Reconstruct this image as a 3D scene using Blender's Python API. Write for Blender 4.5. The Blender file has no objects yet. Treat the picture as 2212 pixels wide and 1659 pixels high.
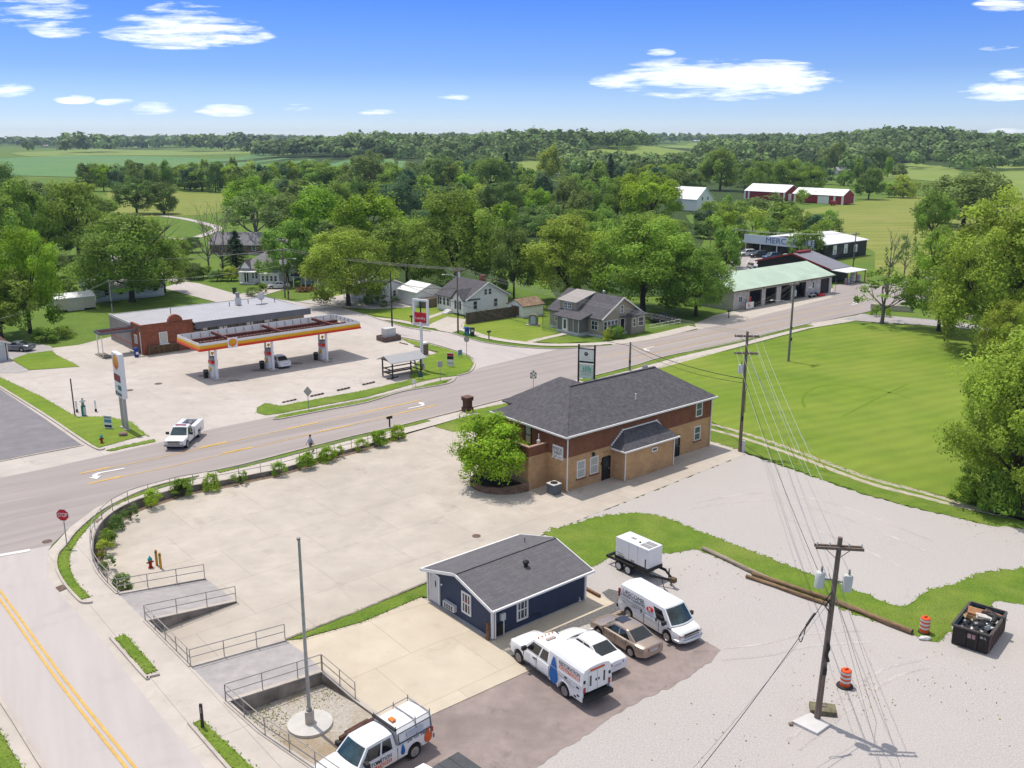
import bpy, bmesh, random
import numpy as np
from math import *
from mathutils import Vector, Matrix
SC = bpy.context.scene
COL = SC.collection
PI = pi
# ---------------------------------------------------------------- survey: where a sight line meets the ground
F_, HOR, HC = 2020., 296., 29.5
CX, CY = 1106., 829.5
PIT = atan((CY-HOR)/F_)
def G(px, py, z=0.):
 x = (px-CX)/F_; y = -(py-CY)/F_
 dz = -sin(PIT)+y*cos(PIT); dy = cos(PIT)+y*sin(PIT)
 t = (z-HC)/dz
 return Vector((t*x, t*dy, z))
def S(x, y):                                   # street level above the car park (street climbs to the south-west)
 v = .45*x+.9*y
 if v < 44: return .9
 if v < 58: return .9-.5*(v-44)/14
 return max(0., .4*(88-v)/30)
def U(px, py, dz=0.):
 z = .5
 for _ in range(12):
  p = G(px, py, z); z = S(p.x, p.y)
 return Vector((p.x, p.y, z+dz))
def HZ(base, tx, ty):                          # height of the point above base seen at that direction
 lo, hi = -2., 60.
 for _ in range(50):
  m = (lo+hi)/2
  if G(tx, ty, m).y > base.y: lo = m
  else: hi = m
 return lo-base.z
# ---------------------------------------------------------------- tags and links
def tag(o, label=None, cat=None, group=None, kind=None):
 if label: o['label'] = label
 if cat: o['category'] = cat
 if group: o['group'] = group
 if kind: o['kind'] = kind
 return o
def thing(name, label, cat, loc=(0, 0, 0), rot=0., group=None):
 o = bpy.data.objects.new(name, None); COL.objects.link(o)
 o.empty_display_size = .3
 o.location = loc; o.rotation_euler = (0, 0, rot)
 return tag(o, label, cat, group)
def link(name, me, mat=None, parent=None):
 o = bpy.data.objects.new(name, me); COL.objects.link(o)
 if mat is not None and not me.materials:
  me.materials.append(mat)
 if parent is not None: o.parent = parent
 return o
def kids(o): return [c for c in bpy.data.objects if c.parent == o]
def dup(root, loc, rotz=0., label=None, group=None, scale=None):
 def cp(o, par):
  c = o.copy(); COL.objects.link(c)
  if par is not None: c.parent = par
  for k in kids(o): cp(k, c)
  return c
 r = cp(root, None)
 r.location = loc; r.rotation_euler = (0, 0, rotz)
 if label: r['label'] = label
 if group: r['group'] = group
 if scale: r.scale = scale
 return r
# ---------------------------------------------------------------- mesh builder
class MB:
 def __init__(s): s.v = []; s.f = []; s.M = None
 def add(s, vs, fs):
  n = len(s.v)
  for p in vs:
   p = Vector(p)
   s.v.append(s.M @ p if s.M is not None else p)
  s.f += [[i+n for i in f] for f in fs]
  return s
 def box(s, x0, x1, y0, y1, z0, z1):
  vs = [(x, y, z) for z in (z0, z1) for y in (y0, y1) for x in (x0, x1)]
  return s.add(vs, [(0, 2, 3, 1), (4, 5, 7, 6), (0, 1, 5, 4), (2, 6, 7, 3), (0, 4, 6, 2), (1, 3, 7, 5)])
 def bar(s, a, b, w, h, up=(0, 0, 1)):      # rectangular bar from a to b
  a = Vector(a); b = Vector(b); d = (b-a).normalized(); up = Vector(up)
  if abs(d.dot(up)) > .98: up = Vector((1, 0, 0))
  r = d.cross(up).normalized(); u = r.cross(d)
  vs = [q+r*i*w/2+u*j*h/2 for q in (a, b) for i, j in ((-1, -1), (1, -1), (1, 1), (-1, 1))]
  return s.add(vs, [(0, 1, 2, 3), (7, 6, 5, 4), (0, 4, 5, 1), (1, 5, 6, 2), (2, 6, 7, 3), (3, 7, 4, 0)])
 def quad(s, *p): return s.add(p, [tuple(range(len(p)))])
 def prism(s, poly, z0, z1):                # polygon in xy
  n = len(poly)
  vs = [(p[0], p[1], z0) for p in poly]+[(p[0], p[1], z1) for p in poly]
  return s.add(vs, [tuple(range(n))[::-1], tuple(range(n, 2*n))]+[(i, (i+1) % n, n+(i+1) % n, n+i) for i in range(n)])
 def ext(s, poly, axis, a, b):              # polygon in (u,z) extruded along x ('x': u=y) or y ('y': u=x)
  n = len(poly)
  f = (lambda t, p: (t, p[0], p[1])) if axis == 'x' else (lambda t, p: (p[0], t, p[1]))
  vs = [f(a, p) for p in poly]+[f(b, p) for p in poly]
  return s.add(vs, [tuple(range(n))[::-1], tuple(range(n, 2*n))]+[(i, (i+1) % n, n+(i+1) % n, n+i) for i in range(n)])
 def rings(s, rs, cap=True):                # loft closed rings
  n = len(rs[0]); vs = [p for r in rs for p in r]; fs = []
  for k in range(len(rs)-1):
   for i in range(n):
    j = (i+1) % n
    fs.append((k*n+i, k*n+j, (k+1)*n+j, (k+1)*n+i))
  if cap: fs += [tuple(range(n))[::-1], tuple(range((len(rs)-1)*n, len(rs)*n))]
  return s.add(vs, fs)
 def tube(s, path, r, n=6):
  path = [Vector(p) for p in path]
  rr = r if hasattr(r, '__len__') else [r]*len(path)
  rs = []
  for i, p in enumerate(path):
   d = (path[min(i+1, len(path)-1)]-path[max(i-1, 0)]).normalized()
   up = Vector((0, 0, 1)) if abs(d.z) < .9 else Vector((1, 0, 0))
   a = d.cross(up).normalized(); b = a.cross(d)
   rs.append([p+(a*cos(2*PI*k/n)+b*sin(2*PI*k/n))*rr[i] for k in range(n)])
  return s.rings(rs)
 def lathe(s, prof, n=16, axis='z', c=(0, 0, 0)):  # prof: (r, h)
  c = Vector(c); rs = []
  for r, h in prof:
   ring = []
   for k in range(n):
    a = 2*PI*k/n
    q = (r*cos(a), r*sin(a), h)
    if axis == 'y': q = (r*cos(a), h, r*sin(a))
    if axis == 'x': q = (h, r*cos(a), r*sin(a))
    ring.append(c+Vector(q))
   rs.append(ring)
  return s.rings(rs)
 def ball(s, c, r, n=8, sq=(1, 1, 1), jit=0, rng=random):
  prof = [(sin(PI*i/n)*1., -cos(PI*i/n)) for i in range(1, n)]
  c = Vector(c); rs = []
  for rr, h in prof:
   rs.append([c+Vector((rr*cos(2*PI*k/(n+2))*sq[0], rr*sin(2*PI*k/(n+2))*sq[1], h*sq[2]))*r*(1+jit*(rng.random()-.5)) for k in range(n+2)])
  return s.rings(rs)
 def build(s, name, mat=None, parent=None, smooth=None, bevel=0):
  me = bpy.data.meshes.new(name)
  me.from_pydata([tuple(p) for p in s.v], [], s.f)
  bm = bmesh.new(); bm.from_mesh(me)
  bmesh.ops.recalc_face_normals(bm, faces=bm.faces)
  if bevel:
   es = [e for e in bm.edges if len(e.link_faces) == 2 and e.calc_face_angle(0) > .5]
   bmesh.ops.bevel(bm, geom=es, offset=bevel, segments=2, profile=.6, affect='EDGES', clamp_overlap=True)
  if smooth:
   for f in bm.faces: f.smooth = True
   for e in bm.edges:
    if len(e.link_faces) == 2 and e.calc_face_angle(0) > radians(smooth): e.smooth = False
  bm.to_mesh(me); bm.free()
  return link(name, me, mat, parent)
def writing(txt, size, O, xd, up, mat, parent, name='lettering', wmax=None, hscale=1., align='CENTER', depth=.004):
 cu = bpy.data.curves.new(name, 'FONT'); cu.body = txt; cu.size = size; cu.align_x = align; cu.align_y = 'CENTER'
 cu.extrude = depth
 tmp = bpy.data.objects.new('tmp_text', cu); COL.objects.link(tmp)
 dg = bpy.context.evaluated_depsgraph_get(); dg.update()
 me = bpy.data.meshes.new_from_object(tmp.evaluated_get(dg))
 bpy.data.objects.remove(tmp); bpy.data.curves.remove(cu)
 xs = [v.co.x for v in me.vertices]
 k = 1.
 if wmax and xs and max(xs)-min(xs) > 0: k = wmax/(max(xs)-min(xs))
 xd = Vector(xd).normalized(); up = Vector(up).normalized(); nn = xd.cross(up)
 M = Matrix(((xd.x, up.x, nn.x, O[0]), (xd.y, up.y, nn.y, O[1]), (xd.z, up.z, nn.z, O[2]), (0, 0, 0, 1)))
 for v in me.vertices:
  v.co = M @ Vector((v.co.x*k, v.co.y*hscale, v.co.z))
 me.materials.clear()
 return link(name, me, mat, parent)
def panel2d(poly, O, xd, up, mat, parent, name, th=.006):
 xd = Vector(xd).normalized(); up = Vector(up).normalized(); nn = xd.cross(up); O = Vector(O)
 mb = MB(); n = len(poly)
 vs = [O+xd*p[0]+up*p[1] for p in poly]+[O+xd*p[0]+up*p[1]+nn*th for p in poly]
 mb.add(vs, [tuple(range(n))[::-1], tuple(range(n, 2*n))]+[(i, (i+1) % n, n+(i+1) % n, n+i) for i in range(n)])
 return mb.build(name, mat, parent)
def drop_poly(h):                              # water drop, tip up
 P = []
 for i in range(28):
  a = 2*PI*i/28
  P.append((sin(a)*.26*h*(1-.5*(1+cos(a))*.72)*(1.15), cos(a)*.5*h if cos(a) > 0 else cos(a)*.42*h))
 return P
def flame_poly(h):
 q = [(0, -.5), (.22, -.42), (.34, -.2), (.3, .05), (.18, .22), (.2, .02), (.1, .12), (.06, .5), (-.08, .3), (-.12, .1), (-.2, .25), (-.3, .0), (-.3, -.25), (-.2, -.42)]
 return [(a*h, b*h) for a, b in q]
def shell_poly(h):                             # scallop shape
 P = []
 n = 36
 for i in range(n+1):
  a = radians(215)-radians(250)*i/n
  r = .5*h*(1+.05*abs(cos(7*PI*i/n)))
  P.append((r*cos(a), r*sin(a)*.98+.04*h))
 P += [(.2*h, -.36*h), (.16*h, -.46*h), (-.16*h, -.46*h), (-.2*h, -.36*h)]
 return P
# ---------------------------------------------------------------- materials
MATS = {}
def pmat(name, col, rough=.7, var=.12, scale=3., bump=0., metal=0., spec=.3, coat=0., detail=4, col2=None, stretch=None, big=None, bdist=.02, along=None, stain=None):
 if name in MATS: return MATS[name]
 m = bpy.data.materials.new(name); m.use_nodes = True
 nt = m.node_tree; N = nt.nodes; L = nt.links
 b = N['Principled BSDF']
 b.inputs['Roughness'].default_value = rough; b.inputs['Metallic'].default_value = metal
 b.inputs['Specular IOR Level'].default_value = spec
 b.inputs['Coat Weight'].default_value = coat; b.inputs['Coat Roughness'].default_value = .08
 c1 = (*col, 1)
 c2 = (*(col2 if col2 else [max(0, k*(1-var*2)) for k in col]), 1)
 tc = N.new('ShaderNodeTexCoord'); mp = N.new('ShaderNodeMapping'); L.new(tc.outputs['Object'], mp.inputs[0])
 if stretch: mp.inputs['Scale'].default_value = stretch
 if along: mp.vector_type = 'TEXTURE'; mp.inputs['Rotation'].default_value = (0, 0, along[0]); mp.inputs['Scale'].default_value = (along[1], 1, 1)
 nz = N.new('ShaderNodeTexNoise'); nz.inputs['Scale'].default_value = scale; nz.inputs['Detail'].default_value = detail
 nz.inputs['Roughness'].default_value = .62
 L.new(mp.outputs[0], nz.inputs['Vector'])
 mr = N.new('ShaderNodeMapRange'); mr.inputs['From Min'].default_value = .3; mr.inputs['From Max'].default_value = .7
 L.new(nz.outputs['Fac'], mr.inputs['Value'])
 mx = N.new('ShaderNodeMix'); mx.data_type = 'RGBA'
 L.new(mr.outputs[0], mx.inputs[0]); mx.inputs[6].default_value = c1; mx.inputs[7].default_value = c2
 out = mx.outputs[2]
 if big:                                    # broad patches: (scale, strength, colour)
  n2 = N.new('ShaderNodeTexNoise'); n2.inputs['Scale'].default_value = big[0]; n2.inputs['Detail'].default_value = 5
  n2.inputs['Roughness'].default_value = .6; L.new(tc.outputs['Object'], n2.inputs['Vector'])
  r2 = N.new('ShaderNodeMapRange'); r2.inputs['From Min'].default_value = .45; r2.inputs['From Max'].default_value = .72; r2.inputs['To Max'].default_value = big[1]
  L.new(n2.outputs['Fac'], r2.inputs['Value'])
  m2 = N.new('ShaderNodeMix'); m2.data_type = 'RGBA'; L.new(r2.outputs[0], m2.inputs[0]); L.new(out, m2.inputs[6]); m2.inputs[7].default_value = (*big[2], 1)
  out = m2.outputs[2]
 if stain:                                  # spots and drips with a shape of their own
  n2 = N.new('ShaderNodeTexNoise'); n2.inputs['Scale'].default_value = stain[0]; n2.inputs['Detail'].default_value = 7; n2.inputs['Roughness'].default_value = .7; n2.inputs['Distortion'].default_value = .6
  L.new(tc.outputs['Object'], n2.inputs['Vector'])
  r2 = N.new('ShaderNodeMapRange'); r2.inputs['From Min'].default_value = .57; r2.inputs['From Max'].default_value = .75; r2.inputs['To Max'].default_value = stain[1]
  L.new(n2.outputs['Fac'], r2.inputs['Value'])
  m2 = N.new('ShaderNodeMix'); m2.data_type = 'RGBA'; L.new(r2.outputs[0], m2.inputs[0]); L.new(out, m2.inputs[6]); m2.inputs[7].default_value = (*stain[2], 1)
  out = m2.outputs[2]
 L.new(out, b.inputs['Base Color'])
 if bump:
  bp = N.new('ShaderNodeBump'); bp.inputs['Strength'].default_value = bump; bp.inputs['Distance'].default_value = bdist
  L.new(nz.outputs['Fac'], bp.inputs['Height']); L.new(bp.outputs[0], b.inputs['Normal'])
 MATS[name] = m; m['out'] = 0
 return m
def base_in(m):
 b = m.node_tree.nodes['Principled BSDF']; return b, b.inputs['Base Color'].links[0].from_socket
def add_bricks(m, bw, bh, mortar, col, rot=(0, 0, 0), fac=1., msmooth=.1, var=None, offset=.5, bump=.3):
 """courses, shingles or slabs on top of the noise colour; coordinates are the object's own, u from the face direction"""
 nt = m.node_tree; N = nt.nodes; L = nt.links; b, src = base_in(m)
 tc = N.new('ShaderNodeTexCoord'); mp = N.new('ShaderNodeMapping'); mp.inputs['Rotation'].default_value = rot
 L.new(tc.outputs['Object'], mp.inputs[0])
 bt = N.new('ShaderNodeTexBrick'); bt.offset = offset
 bt.inputs['Scale'].default_value = 1; bt.inputs['Brick Width'].default_value = bw; bt.inputs['Row Height'].default_value = bh
 bt.inputs['Mortar Size'].default_value = mortar; bt.inputs['Mortar Smooth'].default_value = msmooth
 v = var or (.85, 1.1)
 bt.inputs['Color1'].default_value = (v[0],)*3+(1,); bt.inputs['Color2'].default_value = (v[1],)*3+(1,); bt.inputs['Mortar'].default_value = (*col, 1)
 L.new(mp.outputs[0], bt.inputs['Vector'])
 mx = N.new('ShaderNodeMix'); mx.data_type = 'RGBA'; mx.blend_type = 'MULTIPLY'; mx.inputs[0].default_value = fac
 L.new(src, mx.inputs[6]); L.new(bt.outputs['Color'], mx.inputs[7]); L.new(mx.outputs[2], b.inputs['Base Color'])
 return m
def wall_bricks(m, bw, bh, mortar, col, var=None):
 """brick coordinates for walls along local x or y: u = x+y, v = z"""
 nt = m.node_tree; N = nt.nodes; L = nt.links; b, src = base_in(m)
 tc = N.new('ShaderNodeTexCoord'); sp = N.new('ShaderNodeSeparateXYZ'); L.new(tc.outputs['Object'], sp.inputs[0])
 ad = N.new('ShaderNodeMath'); L.new(sp.outputs[0], ad.inputs[0]); L.new(sp.outputs[1], ad.inputs[1])
 cb = N.new('ShaderNodeCombineXYZ'); L.new(ad.outputs[0], cb.inputs[0]); L.new(sp.outputs[2], cb.inputs[1])
 bt = N.new('ShaderNodeTexBrick'); bt.inputs['Scale'].default_value = 1; bt.inputs['Brick Width'].default_value = bw
 bt.inputs['Row Height'].default_value = bh; bt.inputs['Mortar Size'].default_value = mortar
 v = var or (.82, 1.15)
 bt.inputs['Color1'].default_value = (v[0],)*3+(1,); bt.inputs['Color2'].default_value = (v[1],)*3+(1,); bt.inputs['Mortar'].default_value = (*col, 1)
 L.new(cb.outputs[0], bt.inputs['Vector'])
 mx = N.new('ShaderNodeMix'); mx.data_type = 'RGBA'; mx.blend_type = 'MULTIPLY'; mx.inputs[0].default_value = 1
 L.new(src, mx.inputs[6]); L.new(bt.outputs['Color'], mx.inputs[7]); L.new(mx.outputs[2], b.inputs['Base Color'])
 return m
def ribs(m, axis, pitch, dark=.75, width=.2, bump=.4):
 """standing seams / lap boards: thin lines across an object axis"""
 nt = m.node_tree; N = nt.nodes; L = nt.links; b, src = base_in(m)
 tc = N.new('ShaderNodeTexCoord'); sp = N.new('ShaderNodeSeparateXYZ'); L.new(tc.outputs['Object'], sp.inputs[0])
 if axis == 'xy':
  ad = N.new('ShaderNodeMath'); L.new(sp.outputs[0], ad.inputs[0]); L.new(sp.outputs[1], ad.inputs[1]); c = ad.outputs[0]
 else: c = sp.outputs['xyz'.index(axis)]
 dv = N.new('ShaderNodeMath'); dv.operation = 'DIVIDE'; L.new(c, dv.inputs[0]); dv.inputs[1].default_value = pitch
 fr = N.new('ShaderNodeMath'); fr.operation = 'FRACT'; L.new(dv.outputs[0], fr.inputs[0])
 lt = N.new('ShaderNodeMath'); lt.operation = 'LESS_THAN'; L.new(fr.outputs[0], lt.inputs[0]); lt.inputs[1].default_value = width
 mx = N.new('ShaderNodeMix'); mx.data_type = 'RGBA'; mx.blend_type = 'MULTIPLY'
 L.new(lt.outputs[0], mx.inputs[0]); L.new(src, mx.inputs[6]); mx.inputs[7].default_value = (dark,)*3+(1,)
 L.new(mx.outputs[2], b.inputs['Base Color'])
 return m
R40 = radians(40)
M_conc = pmat('lot_concrete', (.515, .46, .395), .85, .09, .5, .15, big=(.07, .75, (.37, .325, .275)), stain=(.42, .55, (.27, .235, .195)))
add_bricks(M_conc, 6.1, 5.2, .03, (.8, .79, .78), (0, 0, -R40), 1., .2, (.96, 1.02), .35)
M_conc2 = pmat('station_concrete', (.525, .475, .43), .85, .08, .5, .15, big=(.06, .7, (.39, .345, .30)), stain=(.3, .6, (.25, .225, .20)))
add_bricks(M_conc2, 9, 7, .03, (.75, .75, .75), (0, 0, -R40), 1., .2, (.97, 1.02), .3)
M_walk = pmat('walk_concrete', (.53, .48, .425), .85, .08, .8, .15, big=(.12, .6, (.41, .365, .32)), stain=(.6, .5, (.30, .265, .23)))
add_bricks(M_walk, 2., 40., .025, (.72, .72, .72), (0, 0, -R40), 1., .2, (1, 1), 0)
M_street = pmat('street_surface', (.49, .445, .425), .9, .06, 1.2, .2, big=(.05, .5, (.42, .375, .355)), along=(radians(118), 12), stain=(.16, .45, (.33, .30, .29)))
M_pad = pmat('pad_concrete', (.565, .495, .39), .85, .06, .6, .12, big=(.12, .6, (.48, .40, .295)), stain=(.5, .5, (.36, .29, .21)))
add_bricks(M_pad, 5.4, 4.6, .03, (.78, .78, .78), (0, 0, -R40), 1., .2, (.96, 1.02), .45)
M_road = pmat('road_asphalt', (.375, .33, .31), .9, .12, .9, .25, big=(.035, .7, (.31, .275, .262)), along=(R40, 30), stain=(.12, .4, (.245, .22, .21)))
M_asph = pmat('patch_asphalt', (.32, .26, .24), .9, .12, 1.2, .3, big=(.22, .9, (.19, .155, .145)), stain=(.8, .6, (.11, .09, .085)))
M_asph2 = pmat('drive_asphalt', (.415, .385, .375), .9, .12, 1.6, .3, big=(.3, .6, (.29, .275, .275)))
M_dlot = pmat('dark_asphalt', (.235, .22, .235), .9, .12, .8, .25, big=(.18, .6, (.20, .185, .195)))
M_grav = pmat('white_gravel', (.515, .48, .455), .95, .19, 12., .32, detail=9, big=(.09, .5, (.47, .43, .40)), stain=(.25, .4, (.37, .33, .29)), bdist=.05)
M_pit = pmat('pit_gravel', (.50, .455, .40), .95, .2, 6., .7, detail=9, big=(.28, .95, (.27, .19, .10)), bdist=.05)
M_stone = pmat('dark_stone', (.21, .205, .2), .95, .35, 9., .8, detail=6, bdist=.05)
M_dirt = pmat('track_dirt', (.50, .45, .35), .95, .18, 1.5, .4, big=(.3, .5, (.34, .33, .18)))
def grass_mat(name, c1, c2, c3, sc=.35, bsc=.05, bs=.6):
 m = pmat(name, c1, .95, 0, sc, .9, col2=c2, detail=10, big=(bsc, bs, c3), spec=.1, bdist=.12)
 nt = m.node_tree; N = nt.nodes; L = nt.links; b, src = base_in(m)
 tc = N.new('ShaderNodeTexCoord'); nz = N.new('ShaderNodeTexNoise'); nz.inputs['Scale'].default_value = 9; nz.inputs['Detail'].default_value = 3
 L.new(tc.outputs['Object'], nz.inputs['Vector'])
 mr = N.new('ShaderNodeMapRange'); mr.inputs['From Min'].default_value = .3; mr.inputs['From Max'].default_value = .7; mr.inputs['To Min'].default_value = .68; mr.inputs['To Max'].default_value = 1.2
 L.new(nz.outputs['Fac'], mr.inputs['Value'])
 mx = N.new('ShaderNodeMix'); mx.data_type = 'RGBA'; mx.blend_type = 'MULTIPLY'; mx.inputs[0].default_value = 1
 L.new(src, mx.inputs[6]); L.new(mr.outputs[0], mx.inputs[7]); L.new(mx.outputs[2], b.inputs['Base Color'])
 return m
M_grass = grass_mat('ground_grass', (.135, .21, .034), (.09, .16, .028), (.185, .23, .05), .3, .03)
M_lawn = grass_mat('bright_lawn', (.19, .27, .032), (.125, .205, .026), (.25, .29, .055), .16, .045, .8)
M_verge = grass_mat('verge_grass', (.165, .245, .032), (.10, .17, .024), (.24, .26, .065), .7, .2)
M_mead = grass_mat('meadow_grass', (.235, .27, .06), (.19, .235, .05), (.30, .29, .09), .12, .02, .8)
M_soy = grass_mat('crop_field', (.13, .255, .095), (.115, .23, .09), (.19, .275, .085), .05, .006, .8)
M_past = grass_mat('pasture_grass', (.215, .29, .065), (.185, .26, .06), (.27, .30, .10), .03, .01, .6)
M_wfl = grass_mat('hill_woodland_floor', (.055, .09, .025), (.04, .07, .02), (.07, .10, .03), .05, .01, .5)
def mowing(m, ang, pitch, k=.86):
 nt = m.node_tree; N = nt.nodes; L = nt.links; b, src = base_in(m)
 tc = N.new('ShaderNodeTexCoord'); mp = N.new('ShaderNodeMapping'); mp.inputs['Rotation'].default_value = (0, 0, -ang); L.new(tc.outputs['Object'], mp.inputs[0])
 wv = N.new('ShaderNodeTexWave'); wv.inputs['Scale'].default_value = .314/pitch; wv.bands_direction = 'Y'; wv.inputs['Distortion'].default_value = 5.; wv.inputs['Detail'].default_value = 3; wv.inputs['Detail Scale'].default_value = .6
 L.new(mp.outputs[0], wv.inputs['Vector'])
 mr = N.new('ShaderNodeMapRange'); mr.inputs['To Min'].default_value = k; mr.inputs['To Max'].default_value = 1.06; L.new(wv.outputs['Fac'], mr.inputs['Value'])
 mx = N.new('ShaderNodeMix'); mx.data_type = 'RGBA'; mx.blend_type = 'MULTIPLY'; mx.inputs[0].default_value = 1
 L.new(src, mx.inputs[6]); L.new(mr.outputs[0], mx.inputs[7]); L.new(mx.outputs[2], b.inputs['Base Color'])
mowing(M_lawn, radians(28), 2.1, .955); mowing(M_mead, radians(10), 9, .9); mowing(M_soy, radians(5), 14, .9)
M_yel = pmat('yellow_paint', (.66, .42, .11), .8, .12, 2.)
M_wht = pmat('white_marking', (.74, .72, .70), .8, .1, 2.)
M_kerb = pmat('kerb_concrete', (.51, .455, .395), .85, .12, 1.2, .2)
M_rwall = pmat('retaining_concrete', (.36, .315, .26), .9, .3, 1.1, .3, big=(.5, .9, (.085, .07, .055)))
M_iron = pmat('manhole_iron', (.20, .13, .10), .8, .3, 6)
# ---------------------------------------------------------------- sheets
def cr(pts, n=5, closed=False):
 pts = [Vector(p) if len(p) == 3 else Vector((p[0], p[1], 0)) for p in pts]; out = []
 m = len(pts)
 for i in range(m if closed else m-1):
  if closed: a, b, c, d = pts[i-1], pts[i], pts[(i+1) % m], pts[(i+2) % m]
  else: a, b, c, d = pts[max(i-1, 0)], pts[i], pts[i+1], pts[min(i+2, m-1)]
  for k in range(n):
   t = k/n
   out.append(.5*((2*b)+(c-a)*t+(2*a-5*b+4*c-d)*t*t+(3*b-a-3*c+d)*t**3))
 if not closed: out.append(pts[-1])
 return out
def ragged(ws, step, amp, seed=1, skip=()):
 rnd = random.Random(seed); out = []
 n = len(ws)
 for i in range(n):
  a, b = ws[i], ws[(i+1) % n]; out.append(a)
  if i in skip: continue
  L = (b-a).length; k = min(40, int(L/step))
  if k < 2: continue
  nrm = Vector((-(b-a).y, (b-a).x, 0)).normalized()
  for j in range(1, k):
   out.append(a.lerp(b, j/k)+nrm*(rnd.random()-.5)*2*amp)
 return out
EDGES = []
def sheet(name, ws, mat, off=0., upper=False, kind='structure', label=None, zs=False):
 """flat polygon from ground points; 'upper' ones lie on the street level S"""
 bm = bmesh.new()
 vs = [bm.verts.new((p.x, p.y, p.z if zs else 0)) for p in ws]
 f = bm.faces.new(vs)
 if not zs:
  f.normal_update()
  if f.normal.z < 0: f.normal_flip()
 if upper:
  for v in (44, 58, 88):
   bmesh.ops.bisect_plane(bm, geom=bm.verts[:]+bm.edges[:]+bm.faces[:], plane_co=(0, v/.9, 0), plane_no=(.45, .9, 0), dist=1e-5)
  for v in bm.verts: v.co.z = S(v.co.x, v.co.y)+off
 else:
  for v in bm.verts: v.co.z += off
 bmesh.ops.triangulate(bm, faces=bm.faces[:], ngon_method='EAR_CLIP')
 bmesh.ops.recalc_face_normals(bm, faces=bm.faces[:])
 if sum(f.normal.z for f in bm.faces) < 0:
  bmesh.ops.reverse_faces(bm, faces=bm.faces[:])
 if mat in (M_verge, M_lawn) and name in ('verge', 'lawn'):
  for e in bm.edges:
   if len(e.link_faces) == 1: EDGES.append((e.verts[0].co.copy(), e.verts[1].co.copy()))
 me = bpy.data.meshes.new(name); bm.to_mesh(me); bm.free()
 o = link(name, me, mat)
 if kind: o['kind'] = kind
 if label: o['label'] = label
 return o
def PU(l): return [U(*p) for p in l]
def PG(l, z=0.): return [G(p[0], p[1], z) for p in l]
def ribbon(ws, w):                             # polygon of width w along a polyline
 L_, R_ = [], []
 for i, p in enumerate(ws):
  d = ws[min(i+1, len(ws)-1)]-ws[max(i-1, 0)]; d.z = 0; d.normalize()
  n = Vector((-d.y, d.x, 0))*w/2
  L_.append(p+n); R_.append(p-n)
 return L_+R_[::-1]
def kerb(name, ws, w, h, mat, kind='structure', parent=None, zlo=-.06):
 mb = MB(); rs = []
 for i, p in enumerate(ws):
  d = ws[min(i+1, len(ws)-1)]-ws[max(i-1, 0)]; d.z = 0; d.normalize()
  n = Vector((-d.y, d.x, 0))*w/2
  hh = h[i] if hasattr(h, '__len__') else h
  lo = Vector((0, 0, zlo)); hi = Vector((0, 0, hh))
  rs.append([p-n+lo, p+n+lo, p+n+hi, p-n+hi])
 mb.rings(rs)
 o = mb.build(name, mat, parent)
 if kind: o['kind'] = kind
 return o
# ================================================================ THE GROUND
V3 = Vector
def terrain(x, y):
 def sm(a, b, t):
  t = min(1, max(0, (t-a)/(b-a))); return t*t*(3-2*t)
 z = -.06
 d = hypot(x, y)
 # wooded ridge behind the town, rising to the right of centre
 z += 15*sm(850, 1420, y-.12*abs(x-300))*sm(-420, -60, x+.06*(y-1400))*(1-.45*sm(150, 420, x))
 z += 15*exp(-((x-590)/110)**2-((y-1330)/220)**2)
 z += 5*exp(-((x-120)/120)**2-((y-1250)/200)**2)
 z += (2.6*sin(x/63.)+1.8*sin(x/29.+1.3)+2.*sin(x/140.+y/90.))*sm(950, 1350, y)*sm(-300, -40, x)
 # far ridge all along the horizon
 z += 4*sm(1900, 3300, y)+11*exp(-((x+1000)/420)**2-((y-3700)/600)**2)+3*sin(x/310.)*sm(2300, 3300, y)
 # gentle roll of the nearer fields
 z += 1.6*sm(420, 800, d)*sin(x/95.+y/160.)
 return z
def T(px, py):                                 # sight line meets the terrain
 x = (px-CX)/F_; y = -(py-CY)/F_
 d = Vector((x, cos(PIT)+y*sin(PIT), -sin(PIT)+y*cos(PIT)))
 t = 150.
 while t < 9000:
  p = Vector((0, 0, HC))+d*t
  if p.z <= terrain(p.x, p.y): break
  t *= 1.004
 p.z = terrain(p.x, p.y)
 return p
def grid_ground(name, xs, ys, mat, zf):
 vs = [(x, y, zf(x, y)) for y in ys for x in xs]; nx = len(xs)
 fs = [(j*nx+i, j*nx+i+1, (j+1)*nx+i+1, (j+1)*nx+i) for j in range(len(ys)-1) for i in range(nx-1)]
 me = bpy.data.meshes.new(name); me.from_pydata(vs, [], fs)
 for p in me.polygons: p.use_smooth = True
 o = link(name, me, mat); o['kind'] = 'structure'
 return o
def lin(a, b, n): return [a+(b-a)*i/n for i in range(n+1)]
_xs = lin(-6000, -1500, 30)[:-1]+lin(-1500, 1500, 100)[:-1]+lin(1500, 6000, 30)
grid_ground('ground', _xs, lin(-200, 380, 6)[:-1]+lin(380, 2200, 80)[:-1]+lin(2200, 9000, 50), M_grass, terrain)
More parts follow.
